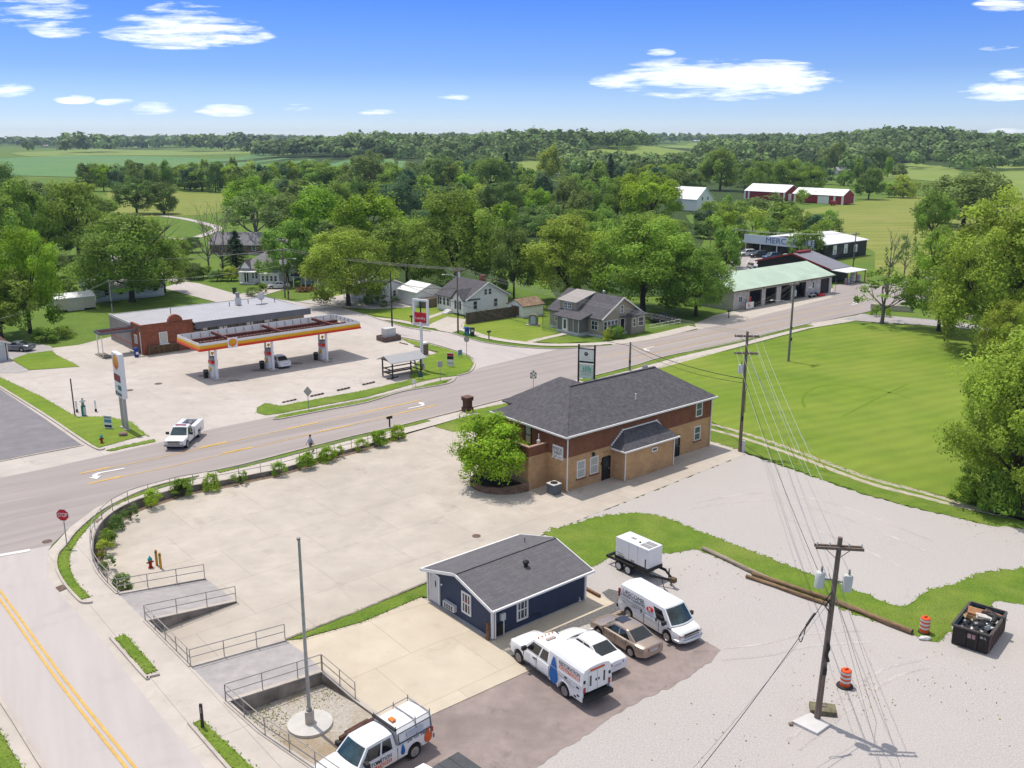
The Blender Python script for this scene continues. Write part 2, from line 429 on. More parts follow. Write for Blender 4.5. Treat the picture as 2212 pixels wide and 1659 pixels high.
# ---- street side of the plot (the street is up to 0.9 m above the car park)
WALL = [(675, 1659), (560, 1580), (488, 1516)]
WALL_A = [(255, 1282.6), (219.7, 1247), (200, 1212), (198, 1177), (204, 1149), (223.6, 1122), (255, 1098), (298, 1078.6), (341, 1067), (392, 1053), (486.5, 1037), (549, 1024), (608, 1012), (700, 985), (800, 958), (860, 940)]
wallA = cr(PU(WALL_A), 4)
inner = PU([(940, 918), (1010, 898)])
bankpts = PU([(720, 1695), (675, 1659), (560, 1580), (488, 1516), (412, 1439.5), (314, 1341)])+wallA+inner
bank = bankpts+[V3((-5, 100.3, 0)), V3((-150, 172.8, 0)), V3((-260, 172, 0)), V3((-260, 0, 0)), V3((-8, 28, 0))]
sheet('lawn', bank, M_grass, -.03, True)
# gas station forecourt
lot = PU([(-420, 800), (-60, 770), (110, 752), (170, 745), (235, 728)])+[U(400, 705), U(620, 668), U(690, 662), U(800, 690), U(860, 727), U(975, 757), U(1014, 771), U(1040, 780), U(1060, 790), U(1010, 830), U(870, 860), U(700, 895), U(605, 915), U(440, 950), U(345, 970), U(180, 1005), U(0, 1048), U(-500, 1170)]
sheet('forecourt', lot, M_conc2, -.004, True)
# cross street behind the station and the corner junction
xst = PU([(352, 622), (395, 608), (430, 612), (500, 632), (560, 640), (660, 655), (740, 665), (790, 679), (870, 705), (974, 719), (1020, 733), (1062, 742), (1130, 750), (1211, 753), (1150, 775), (1045, 800), (1018, 790), (1012, 770), (975, 757), (860, 729), (790, 712), (700, 690), (600, 676), (480, 656)])
sheet('cross_street', xst, M_street, .004, True)
# main road
near = [(-900, 1450), (-400, 1300), (0, 1200), (65, 1187), (112, 1178), (150, 1140), (205, 1098), (280, 1060), (345, 1040), (415, 1026), (530, 1001), (640, 972), (760, 942), (870, 917), (1000, 884), (1100, 858), (1180, 838), (1300, 806), (1368, 790), (1440, 768), (1581, 740.5), (1709, 707.5), (1759, 697), (1850, 679), (1920, 663), (2100, 624), (2400, 560)]
far = [(-900, 1250), (-500, 1150), (0, 1033), (100, 1012), (180, 994), (300, 966), (345, 956), (440, 931), (560, 906), (608, 896), (700, 878), (800, 858), (870, 842), (930, 830), (978, 817), (1012, 803), (1039, 794), (1211, 753), (1315, 746.5), (1403, 732.5), (1597, 694), (1803, 641), (1850, 629), (2100, 578), (2400, 522)]
walk = PU([(500, 1730), (412, 1624), (282, 1467), (235, 1400), (129.5, 1282.6), (104, 1251), (102, 1212), (104, 1190), (122, 1172), (150, 1140), (205, 1098), (280, 1060), (345, 1040), (415, 1026), (530, 1001), (640, 972), (760, 942), (870, 917), (1000, 884), (1100, 858), (1180, 838), (1300, 806), (1368, 790), (1440, 768), (1581, 740.5), (1709, 707.5), (1759, 697), (1850, 681), (1860, 690), (1830, 696), (1749, 709), (1597, 749), (1408, 800), (1300, 829), (1180, 862), (1100, 880)])+inner[::-1]+wallA[::-1]+PU([(314, 1341), (412, 1439.5), (488, 1516), (560, 1580), (675, 1659), (720, 1695), (760, 1740)])
sheet('sidewalk', walk, M_walk, .006, True)
sheet('main_road', PU(near)+PU(far)[::-1], M_road, .012, True)
sst = PU([(-300, 1275), (0, 1200), (65, 1187), (112, 1178), (104, 1190), (102, 1212), (104, 1251), (129.5, 1282.6), (235, 1400), (282, 1467), (412, 1624), (500, 1730), (150, 1730), (92, 1659), (0, 1514), (-140, 1320)])
sheet('side_street', sst, M_street, .016, True)
lw = PU([(150, 1730), (92, 1659), (0, 1514), (-140, 1320), (-175, 1330), (0, 1579), (45, 1655), (90, 1730)])
sheet('sidewalk', lw, M_walk, .006, True)
# green strips on the street level
def green(pts, mat=None, smooth=True, off=.024, rag=.06, seed=3, upper=True):
 ws = cr(PU(pts) if upper else PG(pts), 4, True) if smooth else (PU(pts) if upper else PG(pts))
 if rag: ws = ragged(ws, .35, rag, seed)
 return sheet('verge', ws, mat or M_verge, off, upper)
outer = [(420, 1031.5), (353, 1047), (290, 1069), (219.7, 1106), (168.7, 1149), (145, 1180.6), (127.5, 1200), (125.5, 1227.7), (141, 1259), (172.6, 1296)]
innr = [(196, 1290), (166, 1259), (152, 1227.7), (152, 1196), (173, 1161), (205, 1125.7), (243, 1095), (300, 1071), (360, 1051), (424, 1036)]
sheet('verge', ragged(cr(PU(outer), 4)+cr(PU(innr), 4), .4, .05, 5), M_verge, .035, True)
kerb('kerb', cr(PU([(430, 1029), (420, 1031), (353, 1046), (290, 1067.5), (219, 1104), (166, 1148), (142, 1179), (124.5, 1200), (122.5, 1229), (138.5, 1261), (166, 1293), (180, 1303), (200, 1302)]), 5), .16, .13, M_kerb)
def strip(pts, w, off=.035, seed=4, mat=None):
 sheet('verge', ragged(ribbon(cr(PU(pts), 4), w), .4, .05, seed), mat or M_verge, off, True)
def rim(pts, w=.16, h=.13, up=True):
 kerb('kerb', cr(PU(pts) if up else PG(pts), 4), w, h, M_kerb)
strip([(470, 1019.5), (560, 998), (640, 978), (760, 947), (870, 921.5), (925, 908)], .8)
rim([(450, 1020), (530, 1003), (640, 974.5), (760, 944), (870, 919), (1000, 886), (1100, 860), (1180, 840)])
strip([(1100, 868), (1150, 853), (1185, 844)], .9)
strip([(1255, 823), (1330, 804), (1390, 788), (1480, 764), (1597, 738), (1700, 713), (1752, 703)], 1.1)
rim([(1260, 818.5), (1368, 791), (1440, 770), (1581, 742), (1709, 709), (1752, 699)])
for q in ([(247, 1379), (270.7, 1371), (341, 1449), (316, 1457)], [(416, 1563), (435.5, 1555), (547, 1659), (600, 1712), (545, 1712), (498, 1659)], [(-60, 1500), (0, 1579), (45, 1655), (80, 1720), (-120, 1720)]):
 sheet('verge', ragged(PU(q), .35, .05, 8), M_verge, .04, True)
rim([(239, 1379), (312, 1462), (322, 1463), (345, 1458)]); rim([(408, 1563), (494, 1662), (545, 1715)])
rim([(-140, 1322), (0, 1513), (93, 1659), (150, 1728)], .2)
# station side verge, tongue and corner lawn
def SL(pts, mat, seed, off=.035, rag=.06): sheet('verge', ragged(PU(pts), .4, rag, seed), mat, off, True)
SL([(555, 892), (556, 881), (573, 871), (608, 877), (700, 859), (792, 842.5), (880, 822), (905, 812), (960, 806), (985, 806), (950, 816), (905, 826), (792, 858), (700, 875), (608, 893), (575, 897)], M_verge, 11)
SL([(590, 905), (608, 896), (700, 880), (792, 863), (880, 842), (945, 824), (975, 819), (960, 829), (870, 845), (792, 868.5), (700, 886), (612, 903)], M_verge, 12)
rim([(590, 907), (612, 905), (700, 887.5), (792, 870), (870, 846.5), (965, 830), (985, 816)])
SL([(862, 730), (920, 742), (975, 757), (1012, 770), (1023, 785), (1014, 802), (985, 812), (950, 816), (905, 822), (885, 815), (892, 792), (915, 772), (945, 763), (905, 750)], M_lawn, 13, .05)
rim([(860, 728), (920, 740), (976, 755.5), (1014, 769), (1026, 785), (1017, 803), (990, 812)])
SL([(0, 815.5), (89.5, 857), (165, 901), (229, 900), (283, 912), (322, 944), (315, 940), (211, 968), (175, 947), (100, 897), (0, 834), (-300, 680), (-300, 640)], M_lawn, 14)
SL([(229, 973), (260, 965), (333, 949), (335, 955), (300, 962), (240, 975)], M_verge, 15)
SL([(25, 778), (60, 764), (111, 758), (122, 767), (150, 781), (172, 792), (120, 796), (64, 800), (45, 789)], M_lawn, 16)
rim([(-100, 776), (0, 836.5), (100, 899), (175, 950), (211, 971), (225, 970)], .25, .13)
# dark car park at the far left
sheet('parking_lot', PU([(-300, 660), (-100, 780), (0, 840.5), (100, 907), (175.5, 960.5), (0, 994.5), (-300, 1060)]), M_dlot, .02, True)
sheet('driveway', PU([(-200, 752), (30, 752), (75, 741), (110, 748), (116, 757), (60, 764), (22, 778), (64, 801), (40, 806), (-200, 806)]), M_asph2, .02, True)
rim([(-300, 1063), (0, 997), (180, 962)], .2, .06)
# far pavement in front of the houses
def walkway(pts, w, off=.03, mat=None, name='sidewalk'):
 sheet(name, ribbon(cr(PU(pts), 4), w), mat or M_walk, off, True)
walkway([(1000, 711), (1030, 722), (1062, 731), (1143, 742), (1208, 745), (1315, 741), (1403, 727)], 1.6)
walkway([(1315, 742), (1403, 729), (1500, 706)], 2.4, .034)
walkway([(1143, 739), (1175, 731), (1221, 721)], 1.2, .035); walkway([(800, 686), (860, 693), (928, 706), (990, 712)], 1.4); walkway([(905, 694), (935, 683), (962, 674)], 1.2, .035)
rim([(790, 680), (870, 706), (930, 716)]); rim([(968, 718), (1020, 734), (1062, 743), (1130, 751), (1211, 754), (1300, 747)])
sheet('driveway', PU([(925, 702), (965, 684), (1006, 690), (1000, 712), (975, 719), (948, 714)]), M_walk, .026, True)
sheet('driveway', PU([(640, 652), (690, 645), (760, 634), (800, 640), (900, 645), (925, 652), (930, 660), (880, 664), (800, 668), (740, 664)]), M_street, .02, True)
sheet('driveway', PU([(520, 634), (575, 622), (610, 615), (625, 622), (560, 641)]), M_walk, .02, True)
sheet('lawn', ragged(PU([(792, 678), (850, 668), (905, 661), (960, 662), (1000, 672), (1004, 690), (965, 684), (925, 701), (860, 690)]), .8, .1, 2), M_lawn, .012, True)
sheet('lawn', ragged(PU([(997, 706), (1002, 696), (1080, 690), (1172, 677), (1172, 714), (1205, 720), (1143, 739), (1062, 730), (1020, 717)]), .8, .1, 2), M_lawn, .02, True)
sheet('lawn', PU([(670, 640), (700, 634), (800, 632), (800, 652), (760, 658), (700, 655)]), M_lawn, .012, True)
sheet('verge', PU([(1156, 739), (1208, 727), (1273, 738), (1208, 743)]), M_verge, .04, True)
# garage apron and junction further along the main road
sheet('apron', PU([(1500, 700), (1545, 680), (1588, 672), (1740, 641), (1800, 622), (1822, 628), (1833, 638), (1803, 643), (1597, 697), (1510, 716)]), M_walk, .008, True)
sheet('side_road', PU([(1795, 640), (1800, 616), (1850, 610), (1960, 628), (2100, 640), (2110, 652), (1960, 650), (1880, 668)]), M_road, .01)
sheet('path', PU([(1818, 690), (1860, 678), (1940, 684), (2040, 693), (2135, 705), (2300, 725), (2300, 740), (2120, 713), (1990, 702), (1900, 697)]), M_asph2, .016)
sheet('parking_lot', PG([(1560, 590), (1590, 556), (1640, 548), (1760, 570), (1760, 600), (1640, 606)]), M_asph2, .02)
for k in range(9):
 a = G(1612+16*k, 570-1.3*k); b = G(1620+16*k, 556-1.3*k)
 sheet('marking', ribbon([a, b], .12), M_wht, .03)
# ---- car park of the foreground
lotp = wallA+[V3((p.x, p.y, 0)) for p in inner]+PG([(1010, 902), (1090, 885), (1300, 900), (1530, 930), (1600, 970), (1612, 980), (1401, 1064), (1218, 1136), (1176, 1153), (925, 1257), (615, 1383)])+PU([(412, 1439.5), (314, 1341)])
sheet('parking_lot', [V3((p.x, p.y, 0)) for p in lotp], M_conc, 0)
gr = PG([(1612, 980), (1700, 1010), (1790, 1042), (1872, 1070), (2002, 1104), (2142, 1136), (2300, 1150), (2600, 1250), (2800, 1900), (640, 1900)])+[V3((p.x, p.y, 0)) for p in PU([(720, 1695), (675, 1659), (560, 1580), (488, 1516), (600, 1400)])]+PG([(925, 1290), (1160, 1165), (1218, 1136), (1401, 1064)])
sheet('gravel_lot', ragged(gr, .4, .2, 21), M_grav, -.008)
pit = [V3((p.x, p.y, 0)) for p in PU([(700, 1690), (675, 1659), (560, 1580), (490, 1516)])]+PG([(530, 1532), (698, 1471), (768, 1513), (830, 1556), (800, 1640), (760, 1700)])
sheet('gravel_pit', pit, M_pit, .006)
# grass round the gravel
g1 = [(1176, 1153), (1240, 1132), (1304, 1114), (1380, 1109), (1423, 1114), (1473, 1132), (1537, 1157), (1656, 1203), (1726, 1230), (1796, 1254.5), (1865, 1281), (1918, 1303.5), (1953, 1308.7), (1977, 1296.5), (1988, 1286), (2019, 1272), (2075, 1258), (2117, 1237), (2212, 1226.7), (2420, 1215), (2420, 1330), (2212, 1307), (2158.7, 1298), (2141, 1303.5), (2100, 1330), (2057, 1359), (2040, 1373), (2026, 1387), (1991, 1380), (1970, 1371), (1800, 1308), (1656, 1252), (1516, 1190), (1470, 1193), (1423, 1195), (1370, 1194), (1330, 1200), (1304, 1211), (1276, 1225), (1240, 1215)]
sheet('lawn', ragged(cr(PG(g1), 3, True), .22, .24, 22), M_verge, .006)
sheet('lawn', ragged(PG([(1522, 915), (1600, 935), (1700, 968), (1872, 1032), (1986, 1061), (2090, 1090), (2142, 1136), (2002, 1103), (1872, 1069), (1790, 1041), (1700, 1008), (1612, 978), (1530, 950)]), .25, .25, 23), M_verge, .01)
field = cr(PG([(1408, 802), (1597, 752), (1749, 712), (1830, 700), (1990, 704), (2120, 715), (2300, 742), (2600, 800), (2600, 1060), (2212, 1095), (2100, 1086), (1986, 1058), (1872, 1030), (1700, 966), (1530, 908)]), 3, True)
sheet('lawn', field, M_lawn, .002)
for oy in (-4, 7):
 sheet('dirt_track', ragged(ribbon(cr(PG([(1525, 918+oy), (1600, 938+oy), (1700, 971+oy), (1872, 1035+oy), (1986, 1065+oy), (2100, 1097+oy*.5), (2212, 1122), (2400, 1165)]), 4), .62), .3, .09, 24+oy), M_dirt, .016)
sheet('lawn', ragged(PG([(933, 920), (1006, 889), (1137, 862), (1150, 880), (1100, 905), (1013, 927), (980, 933)]), .35, .06, 25), M_verge, .012)
# ramps, pad, asphalt patch
def zsheet(name, pz, mat):
 return sheet(name, [G(*p[:2], p[2]) for p in pz], mat, 0, zs=True)
zsheet('driveway', [(255, 1283, .9), (443, 1249, .02), (510, 1298, .02), (314, 1341, .9)], M_asph2)
zsheet('driveway', [(412, 1439.5, .9), (616, 1382, .72), (659, 1412, .72), (697, 1450, .72), (488, 1516, .9)], M_asph2)
PADZ = [(616, 1382, .71), (781, 1343, .36), (908, 1289, .06), (928, 1300, .03), (1058, 1384, .03), (1146, 1447, .03), (921, 1549, .03), (827, 1554, .03), (768, 1511, .05), (697, 1450, .71), (659, 1412, .71)]
zsheet('concrete_pad', PADZ, M_pad)
zsheet('verge', [(614, 1383, .74), (925, 1257, .18), (928, 1288, .12), (908, 1289, .1), (781, 1343, .4), (648, 1379, .72)], M_verge)
kerb('kerb', [G(611, 1384, .75), G(770, 1322, .46), G(926, 1256, .2)], .16, .05, M_rwall, zlo=-.8)
asp = PG([(921, 1549), (1146, 1447), (1190, 1425), (1346, 1330), (1400, 1318), (1470, 1360), (1544, 1396), (1557, 1405), (1540, 1425), (1518, 1441), (1458, 1480), (1385, 1512), (1349, 1533), (1260, 1590), (1182, 1641), (1130, 1690), (1100, 1760), (700, 1760), (830, 1620), (900, 1570)])
sheet('asphalt_patch', ragged(asp, .3, .1, 31, (0, 1, 2, 16, 17, 18)), M_asph, .004)
sheet('stone_bed', ragged(PG([(1082, 1412), (1100, 1423), (1349, 1312), (1372, 1300), (1340, 1278), (1315, 1272), (1300, 1280), (1325, 1303)]), .3, .05, 32), M_stone, .012)
sheet('house_slab', PG([(1060, 1385), (1085, 1408), (1328, 1303), (1266, 1268), (1245, 1275), (1263, 1297)]), M_pad, .02)
# kerb timbers / painted markings
def line(p0, p1, w, mat=M_yel, off=.03, up=True):
 a, b = (U(*p0), U(*p1)) if up else (G(*p0), G(*p1))
 n = 12
 sheet('marking', ribbon([a.lerp(b, i/n) for i in range(n+1)], w), mat, off, up)
line((172, 1024), (910, 864), .13); line((190, 1046), (944.6, 875), .13)
line((1300, 772.5), (1860, 648), .13); line((1345, 779), (1860, 662), .13)
for a, b, c, d in ((172, 1024, 235, 1010), (430, 968, 490, 955), (620, 927, 690, 912), (780, 893, 910, 864), (190, 1046, 262, 1029), (480, 980, 545, 966), (690, 933, 760, 918), (860, 894, 944, 875)):
 line((a, b), (c, d), .26, M_yel, .034)
for k in (-.16, .16):
 a = PU([(-60, 1215), (0, 1286.5), (133, 1471), (282, 1659), (330, 1720)])
 w = [p+V3((.8*k, .6*k, 0)) for p in a]
 sheet('marking', ribbon(cr(w, 3), .14), M_yel, .04, True)
line((-60, 1211), (65, 1189), .45, M_wht, .04)
def arrow(px, py, ang, s=1., up=True):
 c = U(px, py); a = radians(ang); ux, uy = V3((cos(a), sin(a), 0)), V3((-sin(a), cos(a), 0))
 shp = [(-1.6, -.12), (.2, -.12), (.6, .1), (.75, .5), (.45, .5), (1., 1.25), (1.45, .5), (1.12, .5), (1.0, -.05), (.5, -.4), (-1.6, -.4)]
 sheet('marking', [c+ux*(x*s)+uy*((y-.3)*s) for x, y in shp], M_wht, .04, True)
arrow(230, 1024, 220, 1.1); arrow(900, 876, 40, .95); arrow(1403, 754, 220, 1.); arrow(1843, 656, 40, 1.)
for px, py, up, r in ((1029, 1158, False, .33), (280, 843, True, .42), (342, 829, True, .45), (102, 1170, True, .35)):
 c = U(px, py) if up else G(px, py)
 sheet('manhole', [c+V3((r*cos(a), r*sin(a), 0)) for a in np.linspace(0, 2*PI, 17)[:-1]], M_iron, .03, up)
for q in ([(218, 1190), (230, 1181), (236, 1187), (224, 1196)], [(167, 1369), (186, 1364), (194, 1372), (174, 1377)]):
 pass
sheet('drain_grate', PU([(120, 1270), (135, 1264), (144, 1272), (129, 1279)]), M_iron, .05, True)
sheet('drain_grate', PU([(207, 1128), (220, 1118), (226, 1121), (213, 1131)]), M_iron, .05, True)
# far fields lying on the terrain
def tfield(name, px, mat, lift=.25, step=25.):
 ws = [T(*p) for p in px]
 ctr = sum(ws, V3())/len(ws)
 bm = bmesh.new(); f = bm.faces.new([bm.verts.new((p.x, p.y, 0)) for p in ws])
 x0, x1 = min(p.x for p in ws), max(p.x for p in ws); y0, y1 = min(p.y for p in ws), max(p.y for p in ws)
 for ax, lo, hi in ((0, x0, x1), (1, y0, y1)):
  n = max(2, min(36, int((hi-lo)/step)))
  for i in range(1, n):
   co = [0, 0, 0]; no = [0, 0, 0]; co[ax] = lo+(hi-lo)*i/n; no[ax] = 1
   bmesh.ops.bisect_plane(bm, geom=bm.verts[:]+bm.edges[:]+bm.faces[:], plane_co=co, plane_no=no, dist=1e-4)
 for v in bm.verts: v.co.z = terrain(v.co.x, v.co.y)+lift
 bmesh.ops.triangulate(bm, faces=bm.faces[:]); bmesh.ops.recalc_face_normals(bm, faces=bm.faces[:])
 if sum(f.normal.z for f in bm.faces) < 0: bmesh.ops.reverse_faces(bm, faces=bm.faces[:])
 me = bpy.data.meshes.new(name); bm.to_mesh(me); bm.free()
 o = link(name, me, mat); o['kind'] = 'structure'
 return [(p.x, p.y) for p in ws]
FIELDS = []
FIELDS.append(tfield('meadow', [(1690, 520), (1705, 475), (1720, 455), (1850, 437), (1960, 425), (2120, 420), (2250, 440), (2250, 620), (1990, 610), (1940, 600), (1890, 590), (1890, 545), (1800, 500)], M_mead, .03, 40))
FIELDS.append(tfield('crop_field', [(-150, 352), (60, 340), (130, 336), (330, 338), (480, 344), (560, 332), (690, 347), (850, 344), (860, 368), (600, 372), (380, 380), (190, 384), (-150, 376)], M_soy))
FIELDS.append(tfield('crop_field', [(20, 331), (200, 322), (420, 326), (560, 322), (560, 331), (330, 336), (60, 338)], M_past))
FIELDS.append(tfield('meadow', [(232, 412), (260, 404), (300, 404), (420, 418), (520, 420), (520, 450), (440, 465), (300, 470), (228, 455)], M_mead, .05, 40))
FIELDS.append(tfield('crop_field', [(860, 348), (915, 347), (915, 378), (860, 372)], M_soy))
FIELDS.append(tfield('pasture', [(1100, 350), (1165, 348), (1175, 372), (1150, 380), (1090, 372)], M_past))
FIELDS.append(tfield('pasture', [(1262, 328), (1300, 322), (1370, 328), (1430, 318), (1490, 310), (1540, 308), (1545, 318), (1500, 330), (1440, 336), (1330, 340), (1262, 338)], M_past))
FIELDS.append(tfield('pasture', [(1880, 366), (1960, 352), (2050, 350), (2080, 372), (2060, 396), (1960, 388), (1890, 384)], M_past))
FIELDS.append(tfield('crop_field', [(2090, 372), (2260, 365), (2260, 432), (2180, 430), (2110, 405)], M_past))
FIELDS.append(tfield('pasture', [(2075, 352), (2140, 348), (2230, 352), (2230, 362), (2120, 366)], M_past))
FIELDS.append(tfield('pasture', [(150, 312), (250, 310), (330, 312), (330, 318), (180, 320)], M_past))
FIELDS.append(tfield('pasture', [(1010, 347), (1060, 344), (1060, 350), (1010, 352)], M_past))
FIELDS.append(tfield('pasture', [(1640, 326), (1760, 326), (1760, 333), (1640, 332)], M_past))
# tyre tracks in the gravel and the old circle worn in the lawn
M_trk = pmat('gravel_track', (.52, .48, .455), .95, .22, 9., .5, detail=8, big=(.4, .9, (.56, .52, .495)))
for q in ([(1560, 1400), (1640, 1392), (1740, 1370), (1860, 1362)], [(1560, 1425), (1660, 1415), (1760, 1394), (1880, 1386)], [(1700, 1600), (1800, 1520), (1900, 1450), (1990, 1425)], [(1725, 1620), (1830, 1535), (1925, 1466), (2010, 1440)], [(1700, 1120), (1850, 1180), (1950, 1230), (1960, 1290)], [(1480, 1100), (1650, 1080), (1800, 1110), (2000, 1190)], [(1500, 1085), (1660, 1064), (1820, 1094), (2030, 1175)]):
 sheet('tyre_track', ragged(ribbon(cr(PG(q), 6), .2), .3, .1, 41), M_trk, .0)
M_dkgr = grass_mat('worn_grass', (.14, .235, .02), (.12, .205, .018), (.15, .22, .03), .6, .2)
sheet('worn_ring', ragged(ribbon(cr(PG([(1738, 880), (1735, 858), (1760, 838), (1800, 832), (1860, 836), (1930, 850), (1970, 862)]), 6), .35), .4, .12, 42), M_dkgr, .008)
sheet('worn_ring', ragged(ribbon(cr(PG([(1820, 900), (1900, 858), (1960, 830)]), 6), .25), .4, .1, 43), M_dkgr, .008)
sheet('soil_bed', ragged(ribbon(cr([V3((p.x*.996+.25, p.y*.996, 0)) for p in wallA[3:]], 2), .9), .4, .2, 44), pmat('bed_soil', (.27, .20, .145), .95, .3, 3, .4), .006)
for px, py, r in ((446, 812, 1.1), (560, 800, 1.1), (700, 776, 1.2), (640, 785, .9), (505, 822, .8)):
 c = U(px, py); sheet('oil_stain', ragged([c+V3((r*cos(a), r*.6*sin(a), 0)) for a in np.linspace(0, 2*PI, 15)[:-1]], .2, .15, int(px)), pmat('forecourt_oil', (.30, .27, .245), .8, .25, 2), .004, True)
sheet('driveway', ribbon(cr(PG([(352, 512), (380, 516), (420, 513), (455, 502), (470, 492), (440, 482), (395, 472), (350, 466)]), 5), 3), M_street, .01)
sheet('driveway', ribbon(cr(PG([(395, 608), (330, 590), (250, 560), (215, 545)]), 4), 3.5), M_street, .008)
# ================================================================ BUILDINGS
M_white = pmat('white_trim', (.82, .80, .77), .5, .05, 3.)
M_glass = pmat('window_glass', (.05, .07, .08), .06, .3, .8, spec=.6)
M_blind = pmat('window_blind', (.50, .50, .44), .5, .15, 6., stretch=(.2, .2, 4))
M_black = pmat('black_metal', (.022, .02, .02), .45, .2, 4.)
M_dark = pmat('dark_interior', (.018, .017, .018), .9, .3, 2.)
M_galv = pmat('galvanised_steel', (.46, .46, .47), .42, .12, 5., metal=.5)
M_steel = pmat('dull_steel', (.34, .33, .33), .5, .15, 5., metal=.3)
M_sht = wall_bricks(pmat('tan_brick', (.60, .365, .18), .85, .14, .9, .15, big=(.5, .5, (.52, .32, .165))),   .42, .2, .01, (.85, .84, .82), (.93, 1.06))
M_shb = wall_bricks(pmat('brown_brick', (.235, .095, .05), .85, .16, 1.2, .15), .4, .2, .01, (.92, .92, .92), (.92, 1.08))
M_redb = wall_bricks(pmat('red_brick', (.29, .095, .05), .85, .16, .9, .15, big=(.6, .6, (.22, .08, .045))), .4, .2, .012, (1.2, 1.15, 1.1))
def shingle(name, col, var=(.84, 1.16), d=.09):
 return add_bricks(pmat(name, col,   .95, .14, 2.2, .3, spec=.1), .3, .13, .006, (.7, .7, .7), (0, 0, 0), 1, .3, var, .37)
M_rf1 = shingle('grey_shingle', (.125, .12, .13))
M_rf2 = add_bricks(pmat('slate_shingle', (.165, .16, .17), .95, .1, 2.5, .3, spec=.1), 1.0, .14, .02, (.72, .72, .72), (0, 0, 0), 1, .2, (.9, 1.08), .37)
M_rf3 = shingle('pale_shingle', (.26, .255, .265))
M_navy = ribs(pmat('navy_siding', (.036, .054, .105), .6, .12, 1.5, .1), 'z', .125, .6, .14)
M_wsid = ribs(pmat('white_siding', (.84, .83, .80), .6, .06, 1.5), 'z', .14, .82, .12)
M_tsid = ribs(pmat('tan_siding', (.37, .32, .245), .65, .08, 1.5), 'z', .15, .78, .12)
M_msid = ribs(pmat('dark_panel', (.02, .021, .024), .5, .2, 1.5), 'xy', .3, .6, .12)
M_mred = ribs(pmat('red_panel', (.33, .03, .035), .5, .12, 1.), 'xy', .4, .75, .12)
M_mroof = ribs(pmat('white_metal_roof', (.80, .79, .78), .45, .05, .4), 'x', .6, .9, .08)
M_mroofg = ribs(pmat('grey_standing_seam', (.47, .46, .47), .45, .08, .5), 'x', .62, .62, .13)
M_mgreen = ribs(pmat('green_metal_roof', (.48, .60, .47), .5, .1, .3, big=(.15, .5, (.42, .53, .42))), 'x', .5, .92, .08)
M_fgrey = pmat('grey_fascia', (.135, .145, .165), .5, .08, .6)
M_block = wall_bricks(pmat('painted_block', (.60, .55, .51), .8, .09, .8, .1, big=(.4, .5, (.50, .45, .40))), .4, .2, .008, (.9, .9, .9))
M_wood = pmat('weathered_wood', (.25, .19, .14), .85, .3, 2., .3, stretch=(1, 1, 8))
M_fence = ribs(pmat('fence_boards', (.15, .115, .085), .9, .3, 2., .2), 'z', .3, .65, .1)
M_pole = pmat('pole_wood', (.25, .19, .155), .9, .3, 2.5, .3, stretch=(6, 6, .4))
M_concp = pmat('grey_cabinet', (.58, .58, .56), .6, .06, 2.)
M_soil = pmat('planter_mulch', (.035, .028, .022), .95, .4, 4., .8)
M_pblk = wall_bricks(pmat('planter_block', (.27, .17, .11), .9, .2, 2., .3), .4, .2, .02, (.5, .5, .5), (.75, 1.25))
M_grdoor = pmat('pale_door', (.60, .585, .58), .45, .05, 2.)
def hip(mb, x0, x1, y0, y1, ze, zr, a, b, t=.14):
 """closed hip roof: ridge from a to b (x,y)"""
 mb.add([(x0, y0, ze-t), (x1, y0, ze-t), (x1, y1, ze-t), (x0, y1, ze-t), (x0, y0, ze), (x1, y0, ze), (x1, y1, ze), (x0, y1, ze), (*a, zr), (*b, zr)],
    [(3, 2, 1, 0), (0, 1, 5, 4), (1, 2, 6, 5), (2, 3, 7, 6), (3, 0, 4, 7)]+([(4, 5, 9, 8), (5, 6, 9), (6, 7, 8, 9), (7, 4, 8)] if abs(a[0]-b[0]) > abs(a[1]-b[1]) else [(4, 5, 8), (5, 6, 9, 8), (6, 7, 9), (7, 4, 8, 9)]))
def gable_roof(w, ze, zr, a, b, axis, ov=.35, t=.16, y0=0.):
 """chevron slab; width runs y0..y0+w on the other axis, extruded a..b"""
 m = y0+w/2; s = (zr-ze)/(w/2)
 P = [(y0-ov, ze-ov*s), (m, zr), (y0+w+ov, ze-ov*s), (y0+w+ov, ze-ov*s-t), (m, zr-t), (y0-ov, ze-ov*s-t)]
 return MB().ext(P, axis, a, b)
